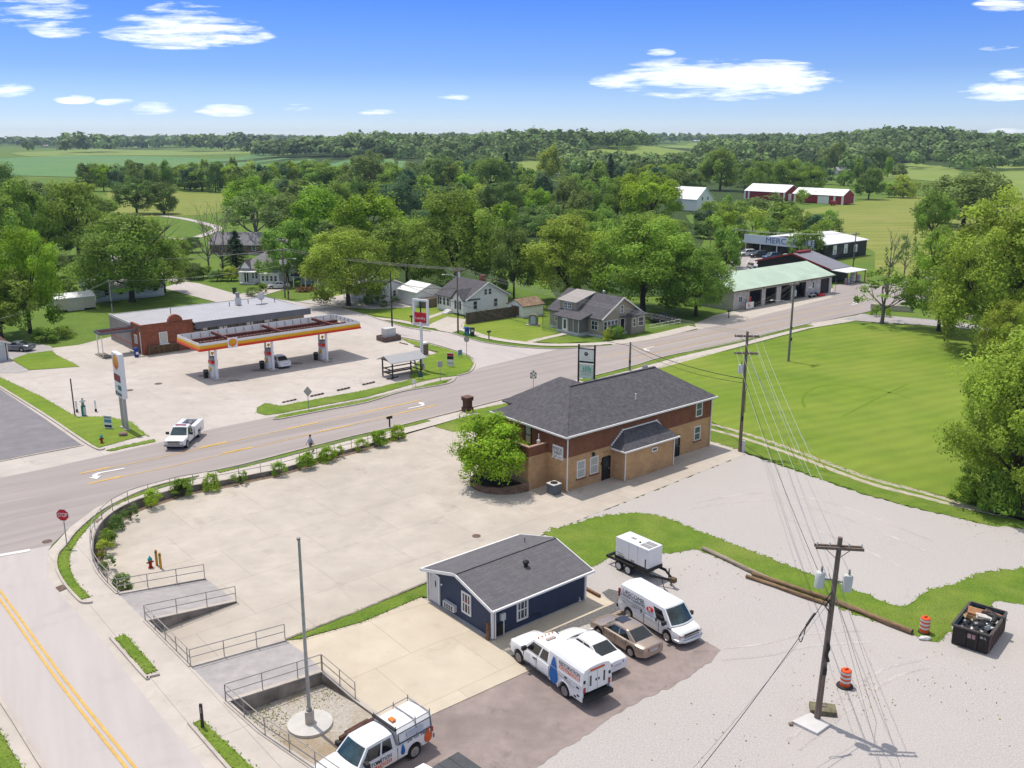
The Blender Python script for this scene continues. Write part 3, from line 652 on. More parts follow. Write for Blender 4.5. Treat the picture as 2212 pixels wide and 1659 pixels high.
def window(root, O, u, n, w, h, mull=1, name='window', pane=None, frame=None, fw=.09, sill=False, grid=0):
 O = V3(O); u = V3(u).normalized(); n = V3(n).normalized(); z = V3((0, 0, 1)); c = O+n*.03
 mb = MB()
 up = n
 def br(a, b, ww): mb.bar(a, b, ww, .07, up=n) if abs((b-a).normalized().dot(n)) < .5 else None
 hw = w/2
 br(c-u*hw, c+u*hw, fw); br(c-u*hw+z*h, c+u*hw+z*h, fw)
 br(c-u*(hw-fw/2)+z*fw/2, c-u*(hw-fw/2)+z*(h-fw/2), fw); br(c+u*(hw-fw/2)+z*fw/2, c+u*(hw-fw/2)+z*(h-fw/2), fw)
 for k in range(mull): br(c-u*(hw-fw)+z*h*(k+1)/(mull+1), c+u*(hw-fw)+z*h*(k+1)/(mull+1), fw*.6)
 for k in range(grid): 
  q = -hw+w*(k+1)/(grid+1); br(c+u*q+z*fw/2, c+u*q+z*(h-fw/2), fw*.45)
 f = mb.build(name, frame or M_white, root)
 pb = MB(); q = O+n*.014
 pb.quad(q-u*(hw-.02)+z*.02, q+u*(hw-.02)+z*.02, q+u*(hw-.02)+z*(h-.02), q-u*(hw-.02)+z*(h-.02))
 pb.build('pane', pane or M_glass, f)
 if sill:
  MB().bar(O-u*(hw+.08)+n*.07-z*.1, O+u*(hw+.08)+n*.07-z*.1, .16, .1).build('sill', M_shb if sill is True else sill, f)
 return f
def door(root, O, u, n, w, h, mat, frame=None, glass=None, handle=True):
 O = V3(O); u = V3(u); n = V3(n); z = V3((0, 0, 1))
 d = MB().bar(O+n*.02+z*h/2-u*w/2, O+n*.02+z*h/2+u*w/2, .05, h).build('door', mat, root)
 f = MB(); c = O+n*.035
 for a, b in ((c-u*(w/2+.05), c-u*(w/2+.05)+z*(h+.05)), (c+u*(w/2+.05), c+u*(w/2+.05)+z*(h+.05))): f.bar(a, b, .1, .1, up=n)
 f.bar(c-u*(w/2)+z*(h+.05), c+u*(w/2)+z*(h+.05), .1, .1)
 f.build('door_frame', frame or M_white, d)
 if glass:
  gx, gz, gw, gh = glass; q = O+n*.052
  MB().quad(q+u*(gx-gw/2)+z*gz, q+u*(gx+gw/2)+z*gz, q+u*(gx+gw/2)+z*(gz+gh), q+u*(gx-gw/2)+z*(gz+gh)).build('door_glass', M_glass, d)
 if handle: MB().ball(O+n*.1+u*w*.38+z*1., .05, 6).build('handle', M_galv, d)
 return d
def pipe(root, pts, r, mat, name): return MB().tube(pts, r, 6).build(name, mat, root, 50)
# ---------------------------------------------------------------- two-storey brick clinic
def clinic():
 t = thing('brick_building', 'two-storey brown and tan brick clinic under a grey shingled hip roof', 'building', G(1222, 1063), R40)
 L, W, zb, ze = 19.4, 9.5, 3.05, 5.0
 MB().box(0, L, 0, W, -.1, zb).box(3.2, 11.4, W+.002, 11.6, -.1, zb).box(-2.2, -.002, 2.35, 9.2, -.1, 3.02).build('lower_wall', M_sht, t)
 MB().box(-.012, L+.012, -.012, W+.012, zb+.002, ze).box(3.2, 11.4, W+.015, 11.6, zb+.002, ze).build('upper_wall', M_shb, t)
 p = MB()
 p.box(-2.22, -1.98, 2.33, 9.22, 3.024, 3.85).box(-1.976, -.015, 2.33, 2.55, 3.024, 3.85).build('balcony_parapet', M_shb, t)
 MB().box(-2.26, -1.94, 2.29, 9.26, 3.855, 3.93).box(-1.936, -.02, 2.29, 2.59, 3.855, 3.93).build('parapet_cap', pmat('cap_stone', (.42, .27, .2), .8), t)
 r = MB(); hip(r, -.35, L+.35, -.35, W+.35, 5.1, 7.65, (4.75, 4.75), (16.3, 4.75))
 rf = r.build('roof', M_rf1, t)
 r = MB(); hip(r, 2.8, 11.8, 5.2, 12., 5.09, 7.35, (7.3, 6.), (7.3, 8.7)); r.build('roof', M_rf1, t)
 MB().bar((4.75, 4.75, 7.665), (16.3, 4.75, 7.665), .28, .05).bar((4.7, 4.7, 7.63), (-.33, -.33, 5.13), .2, .04).build('ridge_cap', M_rf1, rf)
 MB().tube([(10.2, 1.6, 5.9), (10.2, 1.6, 6.65)], .07).build('vent_pipe', M_white, rf)
 g = MB()
 g.bar((-.42, -.4, 5.03), (L+.42, -.4, 5.03), .1, .15).bar((-.4, -.345, 5.03), (-.4, W+.4, 5.03), .1, .15).bar((L+.4, -.345, 5.03), (L+.4, W+.4, 5.03), .1, .15)
 g.build('gutter', M_white, t)
 for x, y in ((.06, -.09), (L-.05, -.09)):
  pipe(t, [(x, -.4, 4.95), (x, -.1, 4.75), (x, -.08, .15), (x, -.3, .06)], .06, M_white, 'downpipe')
 # entrance block
 MB().box(5.7, 12.3, -1.45, -.002, -.1, 2.78).build('entrance_wall', M_sht, t)
 b = MB()
 e = [(5.4, -1.75), (12.6, -1.75), (12.6, -.014), (5.4, -.014)]
 b.add([(x, y, 2.76) for x, y in e]+[(x, y, 2.88) for x, y in e]+[(7.0, -.014, 4.15), (11.3, -.014, 4.15)],
    [(3, 2, 1, 0), (0, 1, 5, 4), (1, 2, 6, 5), (2, 3, 7, 6), (3, 0, 4, 7), (4, 5, 9, 8), (5, 6, 9), (6, 7, 8, 9), (7, 4, 8)])
 b.build('entrance_roof', M_rf1, t)
 gg = MB().bar((5.33, -1.8, 2.82), (12.67, -1.8, 2.82), .1, .13).bar((5.35, -1.745, 2.82), (5.35, -.02, 2.82), .1, .13).bar((12.65, -1.745, 2.82), (12.65, -.02, 2.82), .1, .13)
 gg.build('gutter', M_white, t)
 s = MB(); n = 8
 for i in range(n):
  for sg, xa, xb in ((1, 5.42, 7.0), (-1, 12.58, 11.3)):
   f = (i+.5)/n; x = xa+(xb-xa)*f; z = 2.95+1.27*f
   s.box(x-.11, x+.11, -.06, -.018, z-.02, z+.17)
 s.box(7.0, 11.3, -.07, -.018, 4.16, 4.27).build('flashing', M_white, t)
 for x in (5.75, 12.25): pipe(t, [(x, -1.75, 2.75), (x, -1.52, 2.6), (x, -1.5, .1)], .055, M_white, 'downpipe')
 nn, u = (0, -1, 0), (1, 0, 0)
 window(t, (1.75, 0, .95), u, nn, 1.0, 1.5, 1, pane=M_blind, sill=True)
 window(t, (3.35, 0, .95), u, nn, 1.0, 1.5, 1, pane=M_blind, sill=True)
 window(t, (17.5, -.012, 3.45), u, nn, .95, 1.35, 1, pane=pmat('green_glass', (.12, .17, .13), .2, .2, 2))
 window(t, (17.4, 0, 1.05), u, nn, .95, 1.35, 1, pane=pmat('green_glass', (.1, .15, .12)), sill=True)
 door(t, (4.85, 0, .02), V3(u), V3(nn), .85, 2.05, M_black, M_black, (0, 1.2, .5, .7))
 door(t, (14.3, 0, .02), V3(u), V3(nn), .85, 2.05, M_black, M_black, (0, 1.0, .55, .85))
 window(t, (9.6, -1.45, 2.0), u, nn, .75, .32, 0)
 window(t, (-.012, 4.9, 3.1), (0, -1, 0), (-1, 0, 0), .9, 1.75, 1, name='window', pane=M_blind, frame=M_black)
 for q, rr in (((3.2, -.1, 2.75), .17), ((4.55, -.08, 2.65), .05), ((4.9, -.08, 2.65), .05)):
  MB().ball(q, rr, 6, (1, .7, 1.2)).build('wall_lamp', M_black, t)
 MB().box(4.2, 4.3, -.14, -.01, 1.5, 1.75).build('wall_lamp', M_black, t)
 for yy in (.95, 1.45):
  MB().tube([(-.02, yy, 2.95), (-.25, yy, 2.95), (-.3, yy, 2.8)], .06).build('vent_pipe', M_white, t)
 MB().box(-.9, -.65, 2.6, 2.8, 3.93, 4.2).build('wall_box', M_white, t)
 MB().tube([(-.75, 2.7, 4.2), (-.75, 2.7, 4.75)], .035).build('wall_box_mast', M_white, t)
 # sign on the end wall
 sg = MB().box(-.07, -.02, .35, 1.65, 2.75, 3.95).build('sign_board', M_white, t)
 writing('PHYSICAL', .36, (-.075, 1.0, 3.62), (0, -1, 0), (0, 0, 1), M_black, sg, wmax=1.12, hscale=1.15)
 writing('THERAPY', .36, (-.075, 1.0, 3.27), (0, -1, 0), (0, 0, 1), M_black, sg, wmax=1.02, hscale=1.15)
 MB().box(-.078, -.071, .5, 1.5, 2.88, 2.93).box(-.078, -.071, .5, 1.5, 2.98, 3.01).build('small_print', M_steel, sg)
 M = t.matrix_basis if False else Matrix.Translation(G(1222, 1063)) @ Matrix.Rotation(R40, 4, 'Z')
 def W_(x, y, z=0): return M @ V3((x, y, z))
 # satellite dish beyond the right end of the roof
 d = thing('satellite_dish', 'grey satellite dish on the right end of the clinic roof', 'satellite dish', W_(18.6, 8.2, 5.45), R40)
 MB().tube([(0, 0, 0), (0, 0, .9)], .04).build('mast', M_steel, d)
 MB().lathe([(.02, .0), (.25, .05), (.42, .16), (.44, .16), (.26, .02), (.02, -.03)], 14, 'x', (.05, 0, 1.0)).build('dish', M_steel, d, 40)
 # air conditioner
 a = thing('air_conditioner', 'grey air conditioner unit beside the clinic wall corner', 'air conditioner', W_(-1.05, .35), R40)
 MB().box(-.45, .45, -.45, .45, .06, .92).build('body', ribs(pmat('condenser_grille', (.13, .15, .17), .5, .1, 3), 'xy', .08, .55, .35), a, bevel=.04)
 MB().box(-.48, .48, -.48, .48, .922, 1.0).build('top', M_concp, a, bevel=.03)
 MB().lathe([(.05, 1.0), (.3, 1.0), (.33, 1.03), (.3, 1.05), (.05, 1.02)], 16).build('fan_grille', M_black, a)
 MB().box(-.55, .55, -.55, .55, 0, .055).build('slab', M_kerb, a)
 # planter under the tree
 pl = thing('planter', 'curved block planter with dark mulch beside the clinic balcony', 'planter', W_(-2.2, 5.2), R40)
 arc = [(-.05, -2.85)]+[(-3.2*sin(radians(k))*1.02-.05, -2.85+(1-cos(radians(k)))*2.9) for k in range(10, 181, 10)]
 o_, i_ = arc, [(x*.9, y*.93) for x, y in arc]
 kerb('block_wall', [V3((x, y, 0)) for x, y in arc], .28, [.75-.045*k*.7 for k in range(len(arc))], M_pblk, None, pl)
 MB().prism([(x*.96, y*.97) for x, y in arc], .2, .42).build('mulch', M_soil, pl)
 return W_
CW = clinic()
# ---------------------------------------------------------------- navy office
def office():
 t = thing('blue_house', 'small navy sided office with grey shingle gable roof', 'building', G(1064, 1383), R40)
 L, W, ze, zr = 7.75, 6.68, 2.25, 3.15
 MB().ext([(0, .12), (W, .12), (W, ze), (W/2, zr-.05), (0, ze)], 'x', 0, L).build('wall', M_navy, t)
 MB().box(-.03, L+.03, -.03, W+.03, -.1, .13).build('foundation', pmat('grey_base', (.42, .41, .40), .8), t)
 rf = gable_roof(W, ze+.06, zr+.1, -.32, L+.4, 'x', .38, .12).build('roof', M_rf2, t)
 MB().bar((-.33, W/2, zr+.11), (L+.41, W/2, zr+.11), .25, .03).build('ridge_cap', M_rf2, rf)
 s = (zr-ze)/(W/2)
 f = MB()
 for x in (-.34, L+.42):
  for y0, y1 in ((-.4, W/2), (W+.4, W/2)):
   f.bar((x, y0, ze+.06-.4*s-.07), (x, y1, zr+.02), .06, .19)
 f.build('bargeboard', M_white, t)
 MB().bar((-.36, -.42, ze-.1), (L+.45, -.42, ze-.1), .12, .12).bar((-.36, W+.42, ze-.1), (L+.45, W+.42, ze-.1), .12, .12).build('gutter', M_white, t)
 c = MB()
 for x, y in ((-.02, -.02), (-.02, W+.02), (L+.02, -.02)): c.box(x-.07, x+.07, y-.07, y+.07, .135, ze-.08)
 c.build('corner_board', M_white, t)
 pipe(t, [(.12, -.42, ze-.15), (.14, -.1, ze-.35), (.14, -.1, .1)], .05, M_white, 'downpipe')
 n, u = (-1, 0, 0), (0, -1, 0)
 door(t, (0, W-.75, .16), V3(u), V3(n), .92, 1.95, M_grdoor, M_white, (.12, 1.15, .13, .42), False)
 w = window(t, (0, 2.55, .75), u, n, .95, 1.35, 1, fw=.11, grid=2, pane=pmat('browned_glass', (.10, .085, .07), .2, .4, 3))
 MB().box(-.035, -.02, 2.35, 2.7, 1.5, 1.62).build('open_sign', pmat('red_sign', (.55, .08, .06), .6), w)
 ac = MB().box(-.28, -.01, 3.55, 4.75, .42, .86).build('wall_air_conditioner', M_concp, t, bevel=.03)
 g = MB()
 for k in range(4):
  for j in range(2): g.box(-.292, -.283, 3.7+.24*k, 3.86+.24*k, .5+.16*j, .61+.16*j)
 g.build('vent_slots', M_dark, ac)
 MB().ball((-.06, W-1.55, 1.72), .07, 6).build('wall_lamp', M_white, t)
 n, u = (0, -1, 0), (1, 0, 0)
 window(t, (2.35, 0, .62), u, n, .92, 1.3, 1, fw=.11, grid=2)
 m = MB().box(.55, .9, -.2, -.01, 1.15, 1.62).build('meter_box', M_concp, t, bevel=.02)
 MB().tube([(.8, -.1, .1), (.8, -.1, 1.15)], .045).build('conduit', M_concp, m)
 MB().box(.35, .78, -.07, -.01, .16, .98).build('hatch', M_black, t)
 MB().tube([(L-.55, -.05, .25), (L-.55, -.2, .25), (L-.65, -.2, .55)], .03).build('tap_pipe', M_white, t)
 MB().tube([(3.1, -.04, .6), (3.9, -.05, .55), (3.9, -.05, .3)], .02).build('cable', M_black, t)
 v = MB().lathe([(.13, 0), (.13, .28), (.2, .3), (.22, .42), (.12, .5), (.02, .52)], 12, 'z', (4.3, 1.9, ze+.52)).build('roof_vent', M_black, rf)
 MB().tube([(6.6, 4.7, ze+.5), (6.6, 4.7, ze+1.0)], .05).build('vent_pipe', M_steel, rf)
 pp = thing('wooden_post', 'short brown wooden post at the corner of the navy office', 'post', G(1064, 1384)+V3((-.28, .02, 0)), R40)
 MB().box(-.08, .08, -.08, .08, 0, 1.2).build('post', pmat('new_wood', (.23, .12, .06), .8, .25, 3), pp)
office()
# ---------------------------------------------------------------- filling station shop
M_stone2 = pmat('stacked_firewood', (.20, .115, .05), .9, .45, 14., .8)
def station():
 O = U(310.8, 767.4); z0 = O.z
 t = thing('gas_station_shop', 'red brick and grey store with ribbed metal roof and long grey fascia', 'shop', O, R40)
 L, W = 25.4, 14.
 MB().box(0, 7.2, -.25, .2, -.1, 4.25).box(0, .35, .202, 4.4, -.1, 4.1).build('brick_front', M_redb, t)
 arc = [(1.05*cos(radians(a))+4.75, 1.05*sin(radians(a))+4.2) for a in range(0, 181, 12)]
 MB().ext(arc, 'y', -.3, .24).build('parapet_arch', M_redb, t)
 MB().box(-.03, 7.23, -.3, -.252, 4.18, 4.3).build('parapet_coping', M_shb, t)
 MB().box(.02, L-.3, .35, 12.5, -.1, 3.2).build('wall', pmat('buff_render', (.44, .36, .25), .85, .15, .8), t)
 MB().box(-.05, .018, 4.41, W-.2, -.1, 3.65).build('side_wall', pmat('taupe_render', (.30, .27, .255), .85, .1, .7), t)
 MB().box(-.075, -.052, 4.5, W-.4, .75, .95).build('red_band', pmat('pinkish_band', (.42, .14, .13), .7), t)
 sl = MB().add([(.1, .25, 3.95), (L, -1.0, 3.85), (L, W, 3.7), (.1, W, 3.7), (.1, .25, 3.8), (L, -1.0, 3.72), (L, W, 3.55), (.1, W, 3.55), (7.25, -1.0, 3.85), (7.25, .22, 3.95), (7.25, -1., 3.72), (7.25, .22, 3.8)],
      [(0, 9, 8, 1, 2, 3), (4, 7, 6, 5, 10, 11), (0, 4, 11, 9), (9, 11, 10, 8), (8, 10, 5, 1), (1, 5, 6, 2), (2, 6, 7, 3), (3, 7, 4, 0)]).build('roof', M_mroofg, t)
 MB().box(7.26, L+.12, -1.14, -1.005, 2.95, 3.92).box(L+.002, L+.12, -1.0, W, 2.95, 3.8).build('fascia', M_fgrey, t)
 MB().box(.0, .12, .3, W, 3.66, 3.95).box(.12, L, W, W+.1, 3.6, 3.8).build('roof_edge', M_concp, t)
 gl = MB(); mu = MB()
 gl.box(7.6, 20.5, .33, .345, .5, 2.8)
 wd = gl.build('shop_window', pmat('shop_glass', (.16, .145, .11), .15, .4, .8, spec=.5), t)
 for k in range(13): mu.box(7.6+k*1.07, 7.72+k*1.07, .25, .329, .02, 2.9)
 mu.build('mullion', M_black, wd)
 pst = MB()
 for x, w_, zz in ((8.6, .9, 2.35), (11.3, 1.2, 2.2), (15.6, 1.0, 2.3), (18.4, 1.3, 2.35)): pst.box(x, x+w_, .29, .31, zz, zz+.35)
 pst.build('window_poster', M_white, wd)
 writing('VAPE', .42, (11.9, .285, 2.38), (1, 0, 0), (0, 0, 1), M_white, wd)
 window(t, (2.85, -.25, 1.45), (1, 0, 0), (0, -1, 0), 1.15, 1.5, 0, pane=pmat('boarded_pane', (.58, .58, .5), .6))
 MB().bar((2.2, -.5, 1.33), (3.5, -.5, 1.33), .5, .06).build('serving_shelf', M_white, t)
 window(t, (0, 2.6, 1.3), (0, -1, 0), (-1, 0, 0), 1.1, 1.15, 0, pane=pmat('boarded_pane', (.5, .5, .44)))
 fw = MB().box(.6, 4.9, -.75, -.3, .15, 1.15).build('firewood_rack', M_stone2, t)
 fr = MB()
 for x in (.55, 1.9, 2.6, 3.7, 4.9): fr.box(x-.05, x+.05, -.8, -.74, .02, 1.25)
 fr.box(.5, 4.95, -.8, -.74, 1.18, 1.26); fr.build('rack_frame', M_wood, fw)
 MB().box(7.22, 8.2, -.9, .2, 0, 2.6).build('side_store', M_wood, t)
 pipe(t, [(-.08, .5, 3.2), (-.08, .5, .1)], .06, M_white, 'downpipe')
 s = MB().box(18.0, 18.75, 8.9, 9.6, 3.8, 5.0).build('extract_stack', M_concp, sl)
 MB().lathe([(.3, 5.0), (.3, 5.5), (.36, 5.52), (.36, 5.8), (.05, 5.85)], 10, 'z', (18.37, 9.25, 0)).build('cowl', M_steel, s)
 for x, y, h in ((7.4, 8.7, .9), (16.9, 9.2, .7), (20.3, 9.8, .7), (24.0, 8, .9)):
  MB().tube([(x, y, 3.75), (x, y, 3.75+h)], .07).build('vent_pipe', M_steel, sl)
 Mx = Matrix.Translation(O) @ Matrix.Rotation(R40, 4, 'Z')
 P = lambda x, y, z=0: Mx @ V3((x, y, z))
 d = thing('satellite_dish', 'round grey satellite dish standing on the ribbed station roof', 'satellite dish', P(21.6, 7.6, 3.74), R40)
 MB().box(-.9, .9, -.3, .3, 0, .12).build('base', M_steel, d)
 MB().tube([(0, 0, .1), (0, 0, 1.1)], .05).build('mast', M_steel, d)
 MB().lathe([(.02, 0), (.35, .04), (.62, .16), (.64, .16), (.36, 0), (.02, -.05)], 16, 'y', (0, -.05, 1.3)).build('dish', M_concp, d, 40)
 # drive-through roof
 c = thing('drive_through_canopy', 'narrow grey drive-through canopy on thin posts at the brick corner', 'canopy', P(-5., 1.9), R40)
 MB().box(0, 4.95, 0, .1, 3.15, 3.5).box(0, 4.95, 2.6, 2.7, 3.15, 3.5).box(0, .1, .102, 2.598, 3.15, 3.5).build('fascia', M_fgrey, c)
 dk = MB().box(.1, 4.93, .1, 2.6, 3.13, 3.2)
 dk.build('deck', M_mroofg, c)
 for y in (.8, 1.9): MB().box(.12, 4.92, y-.1, y+.1, 3.24, 3.46).build('beam', pmat('oxide_steel', (.16, .045, .03), .7, .2, 2), c)
 for x, y in ((.25, .3), (.25, 2.4)): MB().tube([(x, y, 0), (x, y, 3.13)], .07).build('post', M_white, c)
 MB().box(-.1, 1.2, -.6, 2.9, 0, .12).build('kerb_island', M_rwall, c)
 b = thing('blue_bin', 'blue litter bin beside the red brick wall of the station', 'bin', P(-1.1, -.35), R40)
 MB().lathe([(.3, 0), (.33, .9), (.35, 1.0)], 12).build('body', pmat('bin_blue', (.01, .06, .26), .5), b)
 MB().lathe([(.37, 1.0), (.36, 1.1), (.25, 1.3), (.02, 1.38)], 12).build('lid', pmat('bin_blue', (.01, .06, .26)), b)
 MB().box(-.17, .17, -.36, -.335, .4, .75).build('label', M_white, b)
 k = kerb('kerb', [P(-.6, 3.9), P(-.6, -.95), P(8.5, -1.0)], .18, .12, pmat('yellowed_kerb', (.48, .43, .29), .85, .2, 2))
 return P
SP = station()
# ---------------------------------------------------------------- fuel canopy and dispensers
M_yl = pmat('canopy_yellow', (.80, .43, .015), .35, .04, 1)
M_rd = pmat('canopy_red', (.72, .035, .02), .35, .04, 1)
M_or = pmat('canopy_orange', (.78, .21, .015), .35, .04, 1)
M_cw = pmat('canopy_white', (.80, .79, .78), .35, .04, 1)
M_oxide = pmat('oxide_steel', (.16, .045, .03))
def scallop(h, O, xd, up, parent, name='shell_emblem'):
 e = panel2d(shell_poly(h), O, xd, up, M_rd, parent, name, .012)
 nn = V3(xd).cross(V3(up)).normalized()
 panel2d([(a*.88, b*.88) for a, b in shell_poly(h)], V3(O)+nn*.012, xd, up, M_yl, e, 'emblem_face', .01)
 mb = MB(); xd = V3(xd).normalized(); up = V3(up).normalized(); o = V3(O)+nn*.03
 for a in (-58, -38, -19, 0, 19, 38, 58):
  d = xd*sin(radians(a))+up*cos(radians(a)); b0 = o-up*.34*h+xd*.1*h*sin(radians(a))
  mb.bar(b0, b0+d*(.68-.0016*abs(a)*1.6)*h, .022*h, .008, up=nn)
 mb.build('emblem_ribs', M_rd, e)
 return e
def canopy():
 O = U(470, 820)
 t = thing('fuel_canopy', 'long open canopy with yellow and red fascia over the fuel pumps', 'canopy', O, R40)
 x0, x1, y0, y1, z0, z1 = -2.1, 20.6, -.4, 6.8, 4.0, 4.95
 def band(za, zb, off, mat, name, par):
  m = MB()
  m.box(x0-off, x1+off, y0-off, y0-off+.06, za, zb).box(x0-off, x1+off, y1+off-.06, y1+off, za, zb)
  m.box(x0-off, x0-off+.06, y0-off+.062, y1+off-.062, za, zb).box(x1+off-.06, x1+off, y0-off+.062, y1+off-.062, za, zb)
  return m.build(name, mat, par)
 f = band(z0, z1, 0, M_cw, 'fascia', t)
 band(z0+.3, z0+.62, .035, M_yl, 'yellow_band', f); band(z0+.16, z0+.3, .05, M_or, 'orange_band', f); band(z0-.06, z0+.16, .1, M_rd, 'red_band', f)
 MB().box(x0+.06, x1-.06, y0+.06, y1-.06, z0+.06, z0+.14).build('deck', pmat('canopy_deck', (.62, .56, .47), .6, .2, 2), t)
 for k in range(30):
  pass
 st = MB()
 for k in range(44): st.box(x0+.7+k*.49, x0+.92+k*.49, y0+.5, y1-.5, z0+.145, z0+.22)
 st.build('deck_ribs', pmat('rib_dark', (.17, .15, .14), .7), t)
 for y in (2.0, 4.3): MB().box(x0+.9, x1-.9, y-.13, y+.13, z0+.23, z0+.62).build('beam', M_oxide, t)
 for x in (2.2, 9.3, 16.8): MB().box(x-.14, x+.14, y0+.7, y1-.7, z0+.625, z0+.95).build('cross_beam', M_oxide, t)
 br = MB()
 for k in range(19):
  x = x0+.6+k*1.2; br.bar((x, y1-.08, z0+.2), (x, y1-.08, z1-.04), .05, .05); br.bar((x, y0+.08, z0+.2), (x, y0+.08, z1-.04), .05, .05)
  br.bar((x, y1-.09, z1-.1), (x, y1-.6, z0+.2), .04, .04)
 for k in range(6):
  y = y0+.7+k*1.1; br.bar((x1-.08, y, z0+.2), (x1-.08, y, z1-.04), .05, .05); br.bar((x1-.09, y, z1-.1), (x1-.6, y, z0+.2), .04, .04)
 br.build('fascia_braces', M_steel, t)
 lg = MB().box(1.45, 2.75, y0-.2, y0-.11, z0-.1, z1+.22).build('emblem_board', M_cw, t, bevel=.02)
 scallop(1.0, (2.1, y0-.205, z0+.52), (1, 0, 0), (0, 0, 1), lg)
 for x in (0, 7.6, 15.5):
  MB().box(x-.13, x+.13, -.13, .13, 0, z0+.05).build('column', M_cw, t)
  MB().box(x-.1, x+.1, 1.9, 2.1, 0, z0+.05).build('column', M_cw, t)
 Mx = Matrix.Translation(O) @ Matrix.Rotation(R40, 4, 'Z')
 first = None
 for i, (x, lab) in enumerate(((0, 'fuel dispenser under the left end of the canopy, nearest the price sign'), (7.6, 'fuel dispenser under the middle of the canopy beside the white car'), (15.5, 'fuel dispenser under the right end of the canopy'))):
  if first is None:
   d = first = thing('fuel_dispenser', lab, 'fuel pump', Mx @ V3((x, 1., 0)), R40, 'fuel pumps under the canopy')
   MB().box(-.35, .35, -.5, .5, .15, 1.7).build('body', M_cw, d, bevel=.04)
   MB().box(-.42, .42, -.56, .56, 1.95, 2.35).build('red_panel', M_rd, d, bevel=.03)
   MB().box(-.4, .4, -.54, .54, 1.702, 1.948).build('display', M_concp, d)
   MB().lathe([(.48, 2.36), (.5, 2.75), (.45, 2.8), (.02, 2.8)], 14).build('cap', M_steel, d)
   for sx in (-1, 1):
    MB().box(sx*.36 if sx > 0 else -.39, .39 if sx > 0 else -.36, -.3, .3, 1.0, 1.5).build('screen', M_yl, d)
    MB().tube([(sx*.38, .42, 1.6), (sx*.6, .45, .9), (sx*.55, .42, .45), (sx*.38, .4, 1.1)], .03).build('hose', M_black, d)
   MB().box(-.55, .55, -1.6, 1.6, 0, .15).build('island', M_kerb, d)
   MB().box(-.18, .18, -.02, .02, 3.05, 3.4).build('number_flag', M_yl, d)
   MB().tube([(0, 0, 2.8), (0, 0, 3.1)], .04).build('flag_post', M_steel, d)
  else: dup(first, Mx @ V3((x, 1., 0)), R40, lab)
  b = thing('trash_can', ['black waste bin beside the left fuel pump', 'black waste bin beside the middle fuel pump', 'black waste bin beside the right fuel pump'][i], 'bin', Mx @ V3((x-.75, 1.75, 0)), R40, 'waste bins by the fuel pumps')
  MB().lathe([(.28, 0), (.32, .85), (.34, .9), (.3, 1.05), (.05, 1.1)], 10).build('body', M_black, b)
  MB().lathe([(.35, .88), (.35, .94)], 10).build('rim', M_steel, b)
 return lambda x, y, z=0: Mx @ V3((x, y, z))
CP = canopy()
def price_sign():
 A = U(263, 928); B = U(284, 931)
 c = (A+B)/2; ang = radians(-50)
 t = thing('gas_price_sign', 'tall white gas price sign with yellow shell on two grey posts', 'sign', U(271, 926), ang)
 for x in (-.55, .62): MB().box(x-.13, x+.13, -.13, .13, 0, 3.75).build('post', M_galv, t); MB().box(x-.3, x+.3, -.3, .3, 0, .14).build('footing', M_kerb, t)
 bd = MB().box(-1.15, 1.15, -.26, .26, 3.4, 8.1).build('cabinet', M_cw, t, bevel=.12)
 scallop(1.55, (0, -.265, 7.05), (1, 0, 0), (0, 0, 1), bd)
 dp = MB().box(-.95, .95, -.285, -.262, 5.1, 5.85).build('red_price_display', pmat('display_frame', (.13, .03, .03), .5), bd)
 MB().box(-.62, .72, -.292, -.286, 5.2, 5.75).build('lit_digits', pmat('led_red', (.45, .03, .04), .5, .35, 9), dp)
 MB().box(.05, .98, -.285, -.262, 4.25, 4.75).build('green_price_display', pmat('sign_green', (.01, .17, .12), .5), bd)
 MB().box(-.95, -.25, -.285, -.262, 4.4, 4.6).build('grade_panel', M_concp, bd)
 MB().box(-.95, .95, -.285, -.262, 3.62, 4.02).build('lower_panel', pmat('panel_grey', (.42, .43, .43), .5), bd)
 MB().box(-.9, -.55, -.3, -.286, 3.65, 4.0).box(-.35, .9, -.3, -.286, 3.7, 3.85).build('panel_mark', M_black, bd)
price_sign()
# ---------------------------------------------------------------- houses and sheds
def house(name, label, cat, O, rot, W, Lh, ze, zr, axis, wm, rm, ov=.4, wname='wall', base=True):
 """axis 'y': ridge along y (gables at y=0 and y=Lh, width W along x); axis 'x': ridge along x"""
 t = thing(name, label, cat, O, rot)
 if axis == 'y':
  MB().ext([(0, .3), (W, .3), (W, ze), (W/2, zr-.08), (0, ze)], 'y', 0, Lh).build(wname, wm, t)
  r = gable_roof(W, ze+.07, zr+.07, -ov, Lh+ov, 'y', ov, .15).build('roof', rm, t)
 else:
  MB().ext([(0, .3), (Lh, .3), (Lh, ze), (Lh/2, zr-.08), (0, ze)], 'x', 0, W).build(wname, wm, t)
  r = gable_roof(Lh, ze+.07, zr+.07, -ov, W+ov, 'x', ov, .15).build('roof', rm, t)
 if base: MB().box(-.03, W+.03, -.03, Lh+.03, -.3, .29).build('foundation', M_concp, t)
 return t, r
XN, YN, XU, YU = (-1, 0, 0), (0, -1, 0), (0, -1, 0), (1, 0, 0)
def barge(t, W, ze, zr, y, ov=.4, mat=None):
 s = (zr-ze)/(W/2)
 for sg in (0, 1):
  xe = -ov if sg == 0 else W+ov
  MB().bar((xe, y, ze+.07-ov*s-.06), (W/2, y, zr+.0), .07, .2).build('bargeboard', mat or M_white, t)
